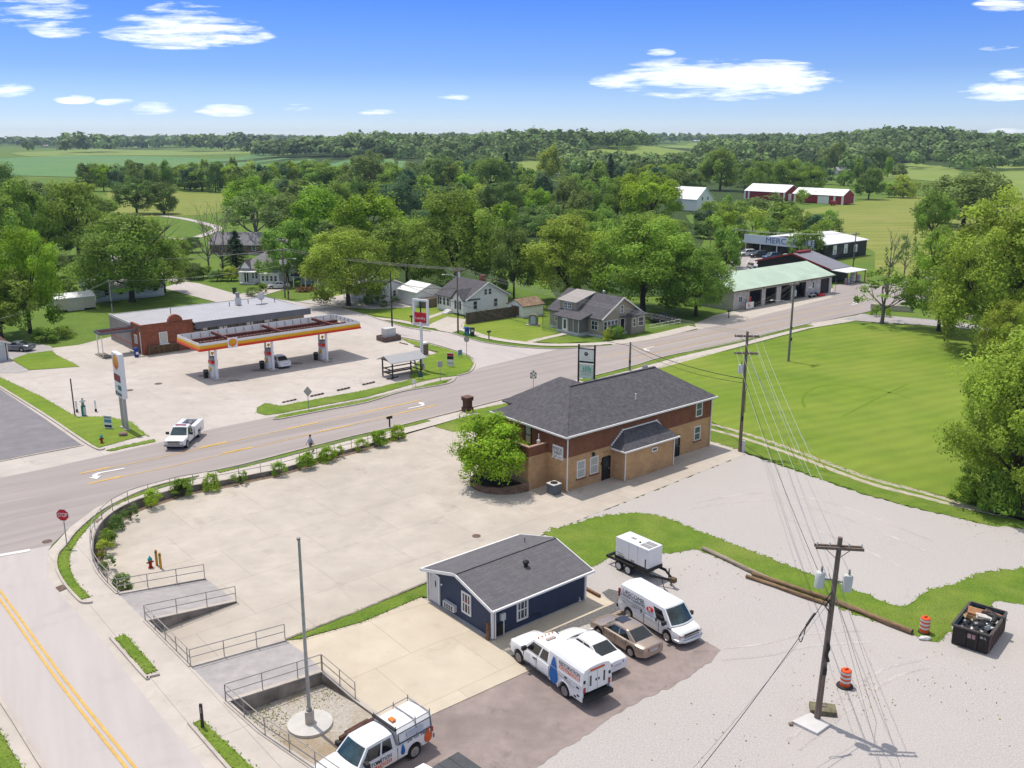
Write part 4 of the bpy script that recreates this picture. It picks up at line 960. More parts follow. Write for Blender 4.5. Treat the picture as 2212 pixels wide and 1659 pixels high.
def white_cottage():
 O = U(*(720+.3255*883, 540+.3255*440))
 t, r = house('white_cottage', 'white cottage with dark grey roof, front gable and black shutters', 'house', O, R40, 9.2, 8.4, 2.9, 5.4, 'y', M_wsid, M_rf1)
 barge(t, 9.2, 2.9, 5.4, -.42)
 MB().ext([(.2, .3), (3.2, .3), (3.2, 2.9), (1.7, 4.25), (.2, 2.9)], 'x', -.5, -.002).build('front_gable', M_wsid, t)
 MB().ext([(-.1, 2.72), (1.7, 4.42), (3.5, 2.72), (3.5, 2.58), (1.7, 4.27), (-.1, 2.58)], 'x', -.85, 3.).build('gable_roof', M_rf1, t)
 for x, z, w, h in ((1.9, 1.0, .95, 1.4), (6.4, 1.0, .95, 1.4), (4.2, 3.25, .75, 1.0), (5.15, 3.25, .75, 1.0)):
  window(t, (x, 0, z), YU, YN, w, h, 1, pane=M_glass)
 for y in (5.2, 6.3, 7.4): window(t, (0, y, 1.1), XU, XN, .85, 1.35, 1)
 window(t, (-.5, 1.7, 1.1), XU, XN, .9, 1.35, 1)
 for y in (4.6, 8.0): MB().box(-.06, -.005, y-.17, y+.17, 1.05, 2.5).build('shutter', M_black, t)
 for y in (1.0, 2.4): MB().box(-.56, -.505, y-.17, y+.17, 1.05, 2.5).build('shutter', M_black, t)
 MB().box(6.2, 7.1, 3.6, 4.3, 3.9, 6.0).build('chimney', M_redb, r)
 st = MB()
 for k in range(3): st.box(-1.0-.35*k, -.02 if k == 0 else -1.0-.35*(k-1)-.004, 3.5, 4.9, 0, .6-.18*k)
 st.build('front_step', M_white, t)
 door(t, (0, 4.1, .5), V3(XU), V3(XN), .85, 2.0, M_white, M_white)
 MB().bar((-.06, 8.3, 2.6), (-.06, 8.3, .2), .08, .08).build('downpipe', M_white, t)
 # garage behind
 P = Matrix.Translation(O) @ Matrix.Rotation(R40, 4, 'Z')
 g, r2 = house('white_outbuilding', 'small white outbuilding behind the white cottage, brown lean-to below', 'shed', P @ V3((-1.5, 12.5, 0)), R40, 6, 6, 2.7, 3.9, 'y', M_wsid, M_mroof, .25)
 MB().box(.4, 5.6, -1.6, -.02, 0, 1.6).build('lean_to', M_wood, g)
def tan_house():
 O = U(720+.3255*1780, 540+.3255*582)
 t, r = house('tan_house', 'tan sided house with long grey dormer roof and screened porch', 'house', O, R40, 8.7, 11.7, 3.0, 5.7, 'y', M_tsid, M_rf1)
 barge(t, 8.7, 3.0, 5.7, -.42)
 # shed dormer over the street side
 MB().add([(.35, 6.0, 3.2), (.35, 9.8, 3.2), (.35, 9.8, 4.55), (.35, 6.0, 4.55), (4.2, 6.0, 5.55), (4.2, 9.8, 5.55), (3.2, 6., 3.2), (3.2, 9.8, 3.2)], [(0, 1, 2, 3), (0, 3, 4, 6), (1, 7, 5, 2), (3, 2, 5, 4), (4, 5, 7, 6), (0, 6, 7, 1)]).build('dormer', M_tsid, t)
 MB().add([(x, y, z+d) for d in (0, .13) for x, y, z in ((.0, 5.7, 4.5), (.0, 10.1, 4.5), (4.4, 10.1, 5.72), (4.4, 5.7, 5.72))], [(3, 2, 1, 0), (4, 5, 6, 7), (0, 1, 5, 4), (1, 2, 6, 5), (2, 3, 7, 6), (3, 0, 4, 7)]).build('dormer_roof', pmat('taupe_roofing', (.36, .33, .31), .8, .08, 2), t)
 for y in (7.45, 8.35): window(t, (.35, y, 3.4), XU, XN, .85, .95, 1, grid=1)
 # porch
 MB().box(-2.0, -.01, 3.0, 7.9, -.2, .45).build('porch_floor', M_concp, t)
 MB().add([(-2.35, 2.4, 2.62), (-2.35, 8.4, 2.62), (.3, 8.4, 3.35), (.3, 2.4, 3.35), (-2.35, 2.4, 2.48), (-2.35, 8.4, 2.48), (.3, 8.4, 3.2), (.3, 2.4, 3.2)], [(0, 3, 2, 1), (4, 5, 6, 7), (0, 1, 5, 4), (1, 2, 6, 5), (2, 3, 7, 6), (3, 0, 4, 7)]).build('porch_roof', M_rf1, t)
 for y in (3.05, 4.2, 5.4, 6.6, 7.85): MB().box(-2., -1.88, y-.05, y+.05, .45, 2.52).build('porch_post', M_concp, t)
 MB().box(-1.9, -1.88, 3.05, 7.85, .45, 2.5).build('screen', pmat('porch_screen', (.20, .185, .16), .6, .1, 3), t)
 MB().box(-1.95, -.1, 3.02, 3.05, .45, 2.5).build('screen', pmat('porch_screen', (.2, .18, .16)), t)
 door(t, (-2.0, 6.0, .47), V3(XU), V3(XN), .85, 1.95, M_white, M_white, (0, .3, .55, 1.4))
 window(t, (0, 1.5, 1.0), XU, XN, 1.5, 1.35, 1, grid=1); window(t, (0, 9.8, 1.1), XU, XN, 1.3, 1.35, 1, grid=1)
 for k in range(4): window(t, (.75+.78*k, 0, 1.05), YU, YN, .76, 1.35, 1)
 door(t, (4.45, 0, .4), V3(YU), V3(YN), .85, 2., M_dark, M_white)
 MB().bar((3.8, -.5, 2.75), (5.1, -.5, 2.75), 1.0, .1).build('door_hood', M_rf1, t)
 MB().box(5.6, 8.72, -.9, -.004, -.2, 2.7).build('bay', M_tsid, t)
 b = MB(); hip(b, 5.3, 9.0, -1.25, .3, 2.85, 3.6, (6.8, -.2), (7.5, -.2)); b.build('bay_roof', M_rf1, t)
 window(t, (6.2, -.9, 1.1), YU, YN, .7, 1.25, 1); window(t, (7.7, -.9, 1.05), YU, YN, 1.3, 1.35, 1)
 window(t, (4.3, 0, 3.35), YU, YN, .75, 1.15, 1)
 MB().lathe([(.18, 4.9), (.18, 5.7), (.26, 5.75), (.26, 6.0), (.05, 6.1)], 10, 'z', (5.4, 5.0, 0)).build('chimney_vent', M_galv, r)
 P = Matrix.Translation(O) @ Matrix.Rotation(R40, 4, 'Z')
 fn = MB()
 fe = thing('garden_fence', 'tall brown board fence between the white cottage and the tan house', 'fence', U(720+.3255*883, 540+.3255*494), 0)
 a = U(720+.3255*883, 540+.3255*494); b_ = U(720+.3255*1390, 540+.3255*418); d = b_-a
 fe_pts = [(V3((0, 0, 0)), d*.55), (d*.55, d), (d, d+V3((-3, 6, 0)))]
 for p, q in fe_pts:
  MB().bar(p+V3((0, 0, .95)), q+V3((0, 0, .95)), .06, 1.85).build('board_panel', M_fence, fe)
 for k in range(9): MB().box(d.x*k/8-.06, d.x*k/8+.06, d.y*k/8-.06+.09, d.y*k/8+.06+.09, 0, 1.98).build('post', M_wood, fe)
 s = thing('garden_ornament', 'grey arched stone shrine with pale niche on the tan house lawn', 'garden ornament', U(720+.3255*1327, 540+.3255*500), radians(-10))
 MB().ext([(-.75, 0), (.75, 0), (.75, 1.3)]+[(.75*cos(radians(a)), 1.3+.55*sin(radians(a))) for a in range(10, 180, 14)]+[(-.75, 1.3)], 'y', -.25, .4).build('body', M_rwall, s)
 MB().ext([(-.4, .25), (.4, .25), (.4, 1.2)]+[(.4*cos(radians(a)), 1.2+.35*sin(radians(a))) for a in range(10, 180, 14)]+[(-.4, 1.2)], 'y', -.28, -.252).build('niche', pmat('pale_blue_niche', (.42, .50, .55), .6), s)
 MB().box(-1.1, 1.1, -.5, .6, 0, .18).build('base', M_kerb, s)
 sh, _ = house('garden_shed', 'small pale shed with rusty roof behind the board fence', 'shed', P @ V3((1., 19.5, 0)), R40, 4.5, 4, 2.1, 3.0, 'x', M_wsid, pmat('rusty_roof', (.33, .22, .15), .8, .3, 1.5), .25)
 MB().box(-.03, -.005, 1., 3., 0.1, 1.9).build('door', pmat('new_wood', (.25, .17, .1)), sh)
 rl = thing('handrail', 'white tube handrail along the ramp at the tan house corner', 'railing', P @ V3((9.2, -1.4, 0)), R40)
 for z in (.5, 1.0): MB().tube([(0, 0, z), (7.5, .1, z)], .035).build('rail', M_white, rl)
 for k in range(6): MB().tube([(1.5*k, 0.02*k, 0), (1.5*k, .02*k, 1.0)], .035).build('post', M_white, rl)
white_cottage(); tan_house()
def ranch():
 O = U(816.5, 657)
 t, r = house('white_ranch_house', 'low white house with pale roof half hidden by the shade tree', 'house', O, R40, 7., 10, 2.6, 4.1, 'y', M_wsid, M_rf3)
 barge(t, 7, 2.6, 4.1, -.42)
 for x in (3.6, 4.9): window(t, (x, 0, 1.1), YU, YN, .75, 1.1, 1)
 for y in (1.5, 3.6, 6.5): window(t, (0, y, 1.0), XU, XN, .9, 1.2, 1)
 MB().box(-1.5, -.01, 4.5, 9.8, 0, .25).build('porch_floor', M_concp, t)
 MB().box(-1.8, -.01, 4.2, 10., 2.35, 2.5).build('porch_roof', M_rf3, t)
 for y in (4.6, 7, 9.6): MB().box(-1.5, -1.38, y-.06, y+.06, .25, 2.35).build('porch_post', M_white, t)
ranch()
def left_house():
 t, r = house('white_bungalow', 'white bungalow with pale roof behind the big dark tree', 'house', U(208, 653), R40, 12.6, 9, 2.5, 4.4, 'x', M_wsid, pmat('pale_metal_roof', (.58, .57, .57), .5, .1, 1), .4)
 for x in (2, 4.5, 8.5, 11): window(t, (x, 0, 1.0), YU, YN, .95, 1.15, 1)
 door(t, (6.5, 0, .35), V3(YU), V3(YN), .85, 1.95, M_grdoor, M_white)
 for y in (3, 6): window(t, (0, y, 1.0), XU, XN, .9, 1.15, 1)
 s, _ = house('cream_shed', 'cream metal shed beside the white bungalow', 'shed', U(122, 676), R40, 6.6, 4, 2.35, 2.95, 'x', ribs(pmat('cream_panel', (.55, .49, .37), .6, .06, 1), 'xy', .3, .85, .15), M_mroof, .12, base=False)
 MB().box(1.8, 4.6, -.03, -.004, .05, 2.1).build('shutter_door', pmat('cream_door', (.6, .55, .45), .5), s)
 g, _ = house('white_garage', 'white garage with brown roof at the left edge beside the grey coupe', 'garage', U(21.5, 778)-V3((5.6, 4.6, 0)), R40, 7.2, 5.5, 2.5, 3.8, 'y', M_wsid, pmat('brown_roof', (.15, .07, .055), .9, .2, 2), .25)
 barge(g, 7.2, 2.5, 3.8, -.27)
 MB().box(4.2, 6.8, -.05, -.004, .05, 2.15).build('garage_door', M_grdoor, g)
 for x in (.0, 4.05, 6.92): MB().box(x, x+.12, -.06, -.004, .05, 2.45).build('corner_trim', M_shb, g)
left_house()
def porch_house():
 O = U(518.7, 611)
 t = thing('white_porch_house', 'white house with grey hip roof, small front gable and porch', 'house', O, radians(-8))
 MB().box(0, 9.5, 0, 9, -.1, 3.0).build('wall', M_wsid, t)
 b = MB(); hip(b, -.4, 9.9, -.4, 9.4, 3.05, 6.2, (4.3, 4.5), (5.4, 4.5)); b.build('roof', M_rf3, t)
 MB().ext([(.3, 3.0), (2.7, 3.0), (1.5, 4.6)], 'y', -.3, 2.5).build('front_gable', M_wsid, t)
 MB().ext([(0, 2.85), (1.5, 4.85), (3., 2.85), (3., 2.7), (1.5, 4.68), (0, 2.7)], 'y', -.55, 3.2).build('gable_roof', M_rf1, t)
 MB().box(.6, 4.2, -2.0, -.01, 2.45, 2.6).build('porch_roof', M_mroof, t)
 MB().box(.6, 4.2, -2.0, -.01, 0, .3).build('porch_floor', M_concp, t)
 for x in (.75, 2.3, 4.05): MB().box(x-.06, x+.06, -1.9, -1.78, .3, 2.45).build('porch_post', M_white, t)
 for x in (3.0, 3.7): window(t, (x, 0, 1.0), YU, YN, .6, 1.4, 1)
 door(t, (1.5, 0, .3), V3(YU), V3(YN), .85, 2., M_dark, M_white)
 for x in (6, 7.6): window(t, (x, 0, 1.0), YU, YN, .8, 1.3, 1)
 MB().box(5.6, 9.6, -2.6, -.02, -.1, 2.3).build('side_room', M_wsid, t)
 MB().box(5.4, 9.8, -2.8, 0.0, 2.305, 2.45).build('side_roof', M_mroof, t)
 for x in (6.2, 7.1, 8., 8.9): window(t, (x, -2.6, .9), YU, YN, .7, 1.1, 1)
 c = thing('carport', 'dark roofed carport with white posts between the trees', 'carport', U(632, 622), radians(-8))
 MB().ext([(-.3, 2.4), (5.8, 2.4), (5.8, 2.6), (2.7, 3.9), (-.3, 2.6)], 'y', 0, 5).build('roof', pmat('dark_roofing', (.03, .03, .035), .9), c)
 for x in (.2, 2.7, 5.3):
  for y in (.2, 4.7): MB().box(x-.07, x+.07, y-.07, y+.07, 0, 2.4).build('post', M_white, c)
 MB().box(0, 5.5, 4.9, 5, 0, 2.4).build('back_wall', M_wsid, c)
 w = thing('brush_pile', 'heap of brown logs and brush beside the leaning utility pole', 'brush pile', U(660, 630))
 rnd = random.Random(5); m = MB()
 for k in range(40):
  p = V3((rnd.uniform(-1.4, 1.4), rnd.uniform(-.8, .8), .1+rnd.random()*.7)); d = V3((rnd.uniform(-1, 1), rnd.uniform(-.6, .6), rnd.uniform(-.2, .4))).normalized()
  m.tube([p-d*.9, p+d*.9], .08, 5)
 m.build('logs', pmat('split_logs', (.33, .17, .07), .9, .4, 3), w)
 for px, py, w_, d_, lab in ((455, 548, 20, 9, 'long grey roofed brick house behind the bare trees'), (250, 520, 10, 8, 'low house with dark roof beyond the big left trees')):
  h, _ = house('long_house', lab, 'house', G(px, py), radians(-6), w_, d_, 2.6, 5.2, 'x', pmat('brown_wall', (.19, .13, .10), .85), pmat('dull_grey_roof', (.21, .20, .215), .9, .1, 1), .5)
  for k in range(4): window(h, (w_*(.15+.22*k), 0, 1.), YU, YN, 1.1, 1.2, 1)
porch_house()
# ---------------------------------------------------------------- garage with green roof
def garage():
 O = G(1583.5, 671)
 t = thing('green_roof_garage', 'pale block garage with open bays under a pale green metal roof', 'garage', O, R40)
 L, W, ze = 31., 12.5, 3.55
 bays = [(4.6, 8.1), (9.4, 12.6), (14.2, 17.3), (18.6, 22.1), (27.2, 30.)]
 x = 0; w = MB()
 for a, b in bays:
  w.box(x, a, 0, .25, -.1, ze); w.box(a, b, 0, .25, 2.95, ze); x = b
 w.box(x, L, 0, .25, -.1, ze).box(0, .25, .252, W, -.1, ze).box(L-.25, L, .252, W, -.1, ze).box(.252, L-.252, W-.25, W, -.1, ze)
 w.ext([(.02, ze), (W-.02, ze), (W/2, 5.4)], 'x', .02, .24).ext([(.02, ze), (W-.02, ze), (W/2, 5.4)], 'x', L-.24, L-.02)
 w.build('wall', M_block, t)
 r = gable_roof(W, ze+.05, 5.55, -.5, L+.5, 'x', .55, .14).build('roof', M_mgreen, t)
 MB().bar((-.5, -.6, ze-.12), (L+.5, -.6, ze-.12), .08, .2).build('fascia', M_wood, t)
 MB().box(.3, L-.3, .3, W-.3, -.02, .03).build('floor', pmat('workshop_floor', (.16, .14, .13), .8, .2, 1), t)
 MB().box(.4, L-.4, 6.5, 6.7, .03, 3.4).build('partition', pmat('workshop_partition', (.12, .12, .125), .8, .3, .6), t)
 for k, (a, b) in enumerate(bays): MB().box(a-.06, a, -.03, .3, .0, 2.94).box(b, b+.06, -.03, .3, .0, 2.94).box(a-.06, b+.06, -.031, .3, 2.941, 3.0).build('bay_frame', M_wood, t)
 window(t, (1.9, 0, 1.3), YU, YN, 1.1, 1., 0, grid=1); window(t, (24.6, 0, 1.5), YU, YN, .8, 1.2, 1)
 window(t, (0, 3, 1.5), XU, XN, 1.5, 1.2, 1, grid=1)
 for x_, z_ in ((3.7, 3.1), (8.75, 3.1), (13.4, 3.1), (18., 3.1), (23.8, 3.1), (30.6, 3.1)): MB().ball((x_, -.1, z_), .14, 6).build('wall_lamp', M_steel, t)
 MB().lathe([(.02, -.02), (.55, -.02), (.55, -.06), (.02, -.06)], 16, 'y', (26.1, 0, 1.9)).build('wall_disc', M_concp, t)
 MB().box(22.9, 24.1, -.05, -.004, 1.6, 1.9).build('wall_notice', M_white, t)
 P = Matrix.Translation(O) @ Matrix.Rotation(R40, 4, 'Z')
 b = thing('banner_sign', 'white banner board with red lettering leaning by the garage corner', 'sign', P @ V3((3.2, -1.1, 0)), R40)
 MB().bar((-1.1, 0, .75), (1.1, -.05, .75), .07, 1.1).build('board', M_white, b)
 for x_ in (-1.15, 1.15): MB().tube([(x_, 0, 0), (x_, 0, 2.0)], .06).build('post', M_black, b)
 writing('N', 1., (-.3, -.09, .75), (1, 0, 0), (0, 0, 1), M_rd, b, wmax=.5)
 c = thing('tool_cabinet', 'red tool cabinet inside the first garage bay', 'cabinet', P @ V3((5.7, 1.3, .03)), R40)
 MB().box(-.7, .7, -.4, .4, .1, 1.7).build('body', M_rd, c, bevel=.03)
 MB().box(-.72, .72, -.42, -.402, .5, .56).box(-.72, .72, -.42, -.402, 1., 1.06).build('drawer_gap', M_black, c)
 k = thing('kayak', 'bright red plastic kayak lying outside the last bay', 'kayak', P @ V3((25.8, -1.2, 0)), R40)
 MB().tube([(-1.3, 0, .25), (-.7, 0, .25), (.3, 0, .25), (1., 0, .25), (1.4, 0, .3)], [.03, .28, .32, .25, .03], 8).build('hull', pmat('bright_red', (.70, .02, .03), .4), k, 60)
 MB().box(-.3, .4, -.16, .16, .46, .57).build('cockpit', M_black, k)
 for x_, lab, mt in ((23., 'white and blue bench of junk outside the garage window', M_concp), (24.5, 'black mower parked beside the red kayak', M_black)):
  j = thing('garage_clutter', lab, 'clutter', P @ V3((x_, -.9, 0)), R40)
  MB().box(-.8, .7, -.35, .35, .45, .58).build('top', mt, j)
  for sx in (-.7, .6): MB().box(sx-.06, sx+.06, -.3, .3, 0, .45).build('leg', M_black, j)
  MB().ball((-.2, 0, .75), .28, 6, (1.3, .8, .7)).build('heap', pmat('junk_blue', (.1, .16, .25), .7, .4, 5), j)
garage()
def lumber():
 O = G(1791, 611)
 t = thing('lumber_shed', 'dark shed with red trim and grey roof behind the green garage', 'shed', O, R40)
 W, L = 6.8, 18.
 MB().ext([(0, 0), (L, 0), (L, 2.9), (L/2, 5.2), (0, 2.9)], 'x', 0, W).build('wall', M_msid, t)
 r = gable_roof(L, 3.0, 5.35, -.5, W+.4, 'x', .4, .14).build('roof', pmat('grey_steel_roof', (.23, .23, .26), .6, .08, .5), t)
 s = 1
 for a, b in (((-.4, 2.9), (L/2, 5.27)), ((L+.4, 2.9), (L/2, 5.27))): MB().bar((-.55, a[0], a[1]-.05), (-.55, b[0], b[1]), .08, .32).build('red_trim', M_mred, t)
 MB().box(1, W-1, L/2-.5, L/2+.5, 5.3, 5.7).build('ridge_vent', M_mred, r)
 MB().add([(-.3, -.3, 2.75), (W+.5, -.3, 2.75), (W+.5, -4.2, 2.6), (-.3, -4.2, 2.6), (-.3, -.3, 2.65), (W+.5, -.3, 2.65), (W+.5, -4.2, 2.5), (-.3, -4.2, 2.5)], [(0, 3, 2, 1), (4, 5, 6, 7), (0, 1, 5, 4), (1, 2, 6, 5), (2, 3, 7, 6), (3, 0, 4, 7)]).build('lean_to_roof', M_mroof, t)
 for x in (.2, 3.6, 7.): MB().box(x-.08, x+.08, -4.05, -3.9, 0, 2.5).build('post', M_mred, t)
 P = Matrix.Translation(O) @ Matrix.Rotation(R40, 4, 'Z')
 for i, (x, h, lab) in enumerate(((1.5, 1.2, 'white wrapped sacks stacked low under the lean-to, nearest the road'), (3.4, 2.2, 'tall stack of white wrapped sacks under the lean-to'), (5.8, 1.5, 'pale bags stacked deepest under the lean-to'))):
  g = thing('sack_stack', lab, 'stack', P @ V3((x, -3.2, 0)), R40)
  m = MB(); rnd = random.Random(i)
  for k in range(int(h/.3)): m.ball((rnd.uniform(-.1, .1), rnd.uniform(-.1, .1), .18+.3*k), .55, 6, (1.2, 1, .36))
  m.build('sacks', pmat('sack_white', (.62, .62, .6), .6, .2, 4), g)
lumber()
def mercantile():
 O = G(1779, 564)
 t = thing('long_black_store', 'long black store with white roof and blue lettering on a white front', 'store', O, R40)
 Lx, Wy = 19.5, 21.
 MB().ext([(0, 0), (Wy, 0), (Wy, 4.), (Wy/2, 5.2), (0, 4.)], 'x', 0, Lx).build('wall', M_msid, t)
 gable_roof(Wy, 4.05, 5.4, -.4, Lx+.4, 'x', .4, .14).build('roof', M_mroof, t)
 f = MB().box(-2.6, -2.3, 1.5, Wy+1., 2.9, 5.1).build('front_fascia', pmat('pale_blue_panel', (.62, .66, .74), .5, .05, 1), t)
 writing('MERCANTILE', 2.0, (-2.63, 8.3, 4.05), (0, -1, 0), (0, 0, 1), pmat('letter_blue', (.09, .17, .30), .6), f, wmax=14, depth=.03)
 MB().box(-2.29, -.01, 1.5, Wy+1, 2.85, 3.0).build('front_canopy', M_white, t)
 for y in (2, 7, 12, 17, 21.5): MB().box(-2.5, -2.35, y-.08, y+.08, 0, 2.85).build('canopy_post', M_white, t)
 for y, w_ in ((5, 3), (10, 2.4), (15, 3)): MB().box(-.05, -.005, y, y+w_, .3, 2.4).build('shop_window', M_glass, t)
 MB().box(-.08, -.052, 6.0, 6.9, .8, 2.2).build('red_machine_front', M_rd, t)
 for x, h in ((4.6, 2.3), (9.6, 2.3), (14.2, 1.9)):
  b = MB().box(x-.8, x+.8, -.06, -.005, 1.2, 1.2+h).build('painted_board', M_white, t)
  MB().box(x-.45, x+.45, -.075, -.061, 1.4, 1.7).box(x-.3, x+.3, -.075, -.061, 1.9, 2.4).build('board_picture', M_steel, b)
 MB().add([(-3.2, Wy+1, 3.0), (2, Wy+1, 3.3), (2, Wy+5, 2.7), (-3.2, Wy+5, 2.5), (-3.2, Wy+1, 2.9), (2, Wy+1, 3.2), (2, Wy+5, 2.6), (-3.2, Wy+5, 2.4)], [(0, 1, 2, 3), (7, 6, 5, 4), (0, 4, 5, 1), (1, 5, 6, 2), (2, 6, 7, 3), (3, 7, 4, 0)]).build('side_porch', M_mroof, t)
 MB().box(-.5, 2, Wy+.9, Wy+4.6, 0, 2.5).build('side_room', pmat('timber_wall', (.33, .22, .12), .8, .2, 2), t)
 return Matrix.Translation(O) @ Matrix.Rotation(R40, 4, 'Z')
MC = mercantile()
def barns():
 t, r = house('red_barn', 'long red barn with white roof and white sliding doors', 'barn', G(1819.6, 442.5), R40, 9.5, 26, 4.0, 6.6, 'y', M_mred, M_mroof, .3, base=False)
 for y in (.15, 4.2, 24.8): MB().box(-.12, -.01, y-.5, y+.5, 0, 4).build('white_trim', M_white, t)
 for x in (0, 9.0): MB().box(x-.02, x+.5, -.12, -.01, 0, 4.0).build('white_trim', M_white, t)
 for y in (7.0, 9.9): MB().box(-.16, -.01, y, y+2.8, 0, 3.4).build('sliding_door', M_white, t)
 for y in (5, 10, 15, 20): MB().box(2.0, 2.6, y, y+.7, 5.22, 5.38).build('roof_light', M_steel, r)
 t, r = house('red_barn', 'shorter red barn with broad white roof behind the long one', 'barn', G(1694, 434), R40, 13, 23, 4.0, 7.2, 'y', M_mred, M_mroof, .3, base=False)
 for y in (.2, 3.2, 20.5, 22.8): MB().box(-.12, -.01, y-.5, y+.5, 0, 4).build('white_trim', M_white, t)
 MB().box(3, 5.5, -.12, -.01, 0, 3.2).build('door', M_white, t)
 w, r = house('white_barn', 'tall white barn with steep white roof among the trees', 'barn', G(1504, 458), R40, 10.5, 15, 5.2, 9.6, 'y', M_wsid, pmat('bright_metal_roof', (.82, .82, .82), .4, .03, 1), .4, base=False)
 for x in (3.5, 7): window(w, (x, 0, 4.5), YU, YN, 1., 1.4, 1)
 MB().box(3.6, 6.6, -.06, -.005, 0, 3.).build('door', M_concp, w)
 s = thing('rusty_trailer', 'small red covered trailer parked before the long barn', 'trailer', G(1799, 444), R40)
 MB().box(-1.2, 1.2, -1.5, 1.5, .6, 2.0).build('body', M_mred, s)
 for x in (-1.1, 1.1): MB().lathe([(.05, -.1), (.4, -.1), (.4, .1), (.05, .1)], 10, 'x', (x, 0, .4)).build('wheel', M_black, s)
barns()
def far_houses():
 L_ = [(1925, 343, 15, 7, 2.8, 5.5, (.3, .28, .27), (.2, .19, .19), 'grey farmhouse roof beside the tall roadside tree'),
    (1800+10, 377, 16, 8, 3.2, 5.6, (.5, .48, .45), (.38, .36, .36), 'pale roofed farmhouse below the tall tree by the barns'),
    (1860, 338, 16, 8, 3.4, 5., (.25, .08, .06), (.16, .06, .05), 'dark red brick house half hidden on the far slope'),
    (1955, 350, 9, 6, 3., 5., (.5, .5, .48), (.35, .35, .35), 'small grey shed on the far pasture'),
    (2030, 335, 12, 7, 3., 5.5, (.62, .62, .6), (.3, .29, .29), 'white house below the wooded hill at the right'),
    (2060, 345, 13, 7, 3, 5.5, (.45, .42, .38), (.4, .4, .41), 'grey roofed house lower right of the white hillside house'),
    (1018+5, 345, 16, 8, 3.4, 6., (.7, .69, .67), (.66, .65, .64), 'white barn at the foot of the wooded ridge'),
    (1498, 307, 34, 9, 3.6, 6., (.74, .74, .73), (.7, .7, .7), 'long white shed on top of the hill pasture'),
    (92, 318, 14, 8, 3.5, 6., (.6, .56, .5), (.42, .36, .33), 'pale farmhouse among the left fields'),
    (1228, 384, 10, 10, 5, 7., (.66, .66, .66), (.62, .62, .62), 'white domed farm bin roof showing between the trees'),
    (1175, 384, 14, 8, 3.2, 5., (.6, .6, .58), (.5, .5, .52), 'pale low shed beside the farm bin'),
    (1557, 339, 16, 8, 3.6, 5.5, (.7, .69, .66), (.6, .6, .6), 'white farm building below the hill pasture'),
    (637, 302, 22, 10, 5, 8, (.55, .5, .46), (.4, .35, .33), 'farm building far off on the left ridge')]
 for i, (px, py, w_, d_, ze, zr, wc, rc, lab) in enumerate(L_):
  p = T(px, py)
  h, r = house('farm_building', lab, 'farm building', p, radians((-12, 8, 25, 40, -20)[i % 5]), w_, d_, ze, zr, 'x', pmat('far_wall_%d' % i, wc, .8), pmat('far_roof_%d' % i, rc, .7), .5, base=False)
  window(h, (w_*.3, 0, 1.), YU, YN, 1.6, 1.3, 0); window(h, (w_*.7, 0, 1.), YU, YN, 1.6, 1.3, 0)
far_houses()
# ================================================================ VEHICLES
def paint(name, col, metal=0., rough=.32): return pmat(name, col, rough, .03, 1.5, metal=metal, coat=.6, spec=.5)
M_pw = paint('white_car_paint', (.78, .775, .765)); M_gold = paint('champagne_paint', (.40, .315, .25), .45)
M_cglass = pmat('car_glass', (.02, .028, .032), .04, .5, .6, spec=.8)
M_cglass2 = pmat('windscreen_glass', (.035, .075, .085), .05, .6, 1.1, spec=.8)
M_tyre = pmat('tyre_rubber', (.022, .021, .02), .85, .2, 5)
M_rim = pmat('wheel_rim', (.47, .46, .45), .35, .1, 5, metal=.6)
M_trim = pmat('black_plastic', (.03, .03, .031), .6, .2, 4)
M_chrome = pmat('chrome', (.62, .62, .63), .18, .05, 3, metal=.9)
M_lampr = pmat('tail_lamp_red', (.42, .015, .02), .15, .2, 6, spec=.6)
M_lampw = pmat('headlamp_clear', (.62, .63, .64), .12, .25, 9, spec=.7)
M_ambr = pmat('indicator_amber', (.75, .22, .03), .2, .1, 6)
M_plate = pmat('number_plate', (.55, .58, .62), .5, .1, 8)
M_under = pmat('underbody', (.014, .014, .014), .9)
def lerp_prof(P, x):
 for (a, za), (b, zb) in zip(P, P[1:]):
  if a <= x <= b: return za+(zb-za)*(x-a)/(b-a) if b > a else za
 return P[0][1] if x < P[0][0] else P[-1][1]
def add_wheel(t, x, y, R, w, spokes=6, rimm=None, name='wheel'):
 s = 1 if y > 0 else -1
 wh = MB().lathe([(R*.62, -w/2), (R*.93, -w/2), (R, -w/2+.04), (R, w/2-.04), (R*.93, w/2), (R*.62, w/2)], 22, 'y', (x, y-s*w/2, R)).build(name, M_tyre, t, 35)
 m = MB().lathe([(.03, s*.005), (R*.62, -s*.0), (R*.66, s*.015), (R*.6, s*.018), (R*.52, -s*.05), (.06, -s*.03)], 22, 'y', (x, y, R))
 for k in range(spokes):
  a = 2*PI*k/spokes+.3; m.bar((x+cos(a)*.05, y+s*.012, R+sin(a)*.05), (x+cos(a)*R*.6, y+s*.004, R+sin(a)*R*.6), R*.17, .03, up=(0, 1, 0))
 m.build('rim', rimm or M_rim, wh, 40)
 g = MB().lathe([(.08, s*.001), (R*.5, s*.001), (R*.5, -s*.04), (.08, -s*.04)], 16, 'y', (x, y-s*.012, R)).build('brake_shadow', M_under, wh)
 return wh
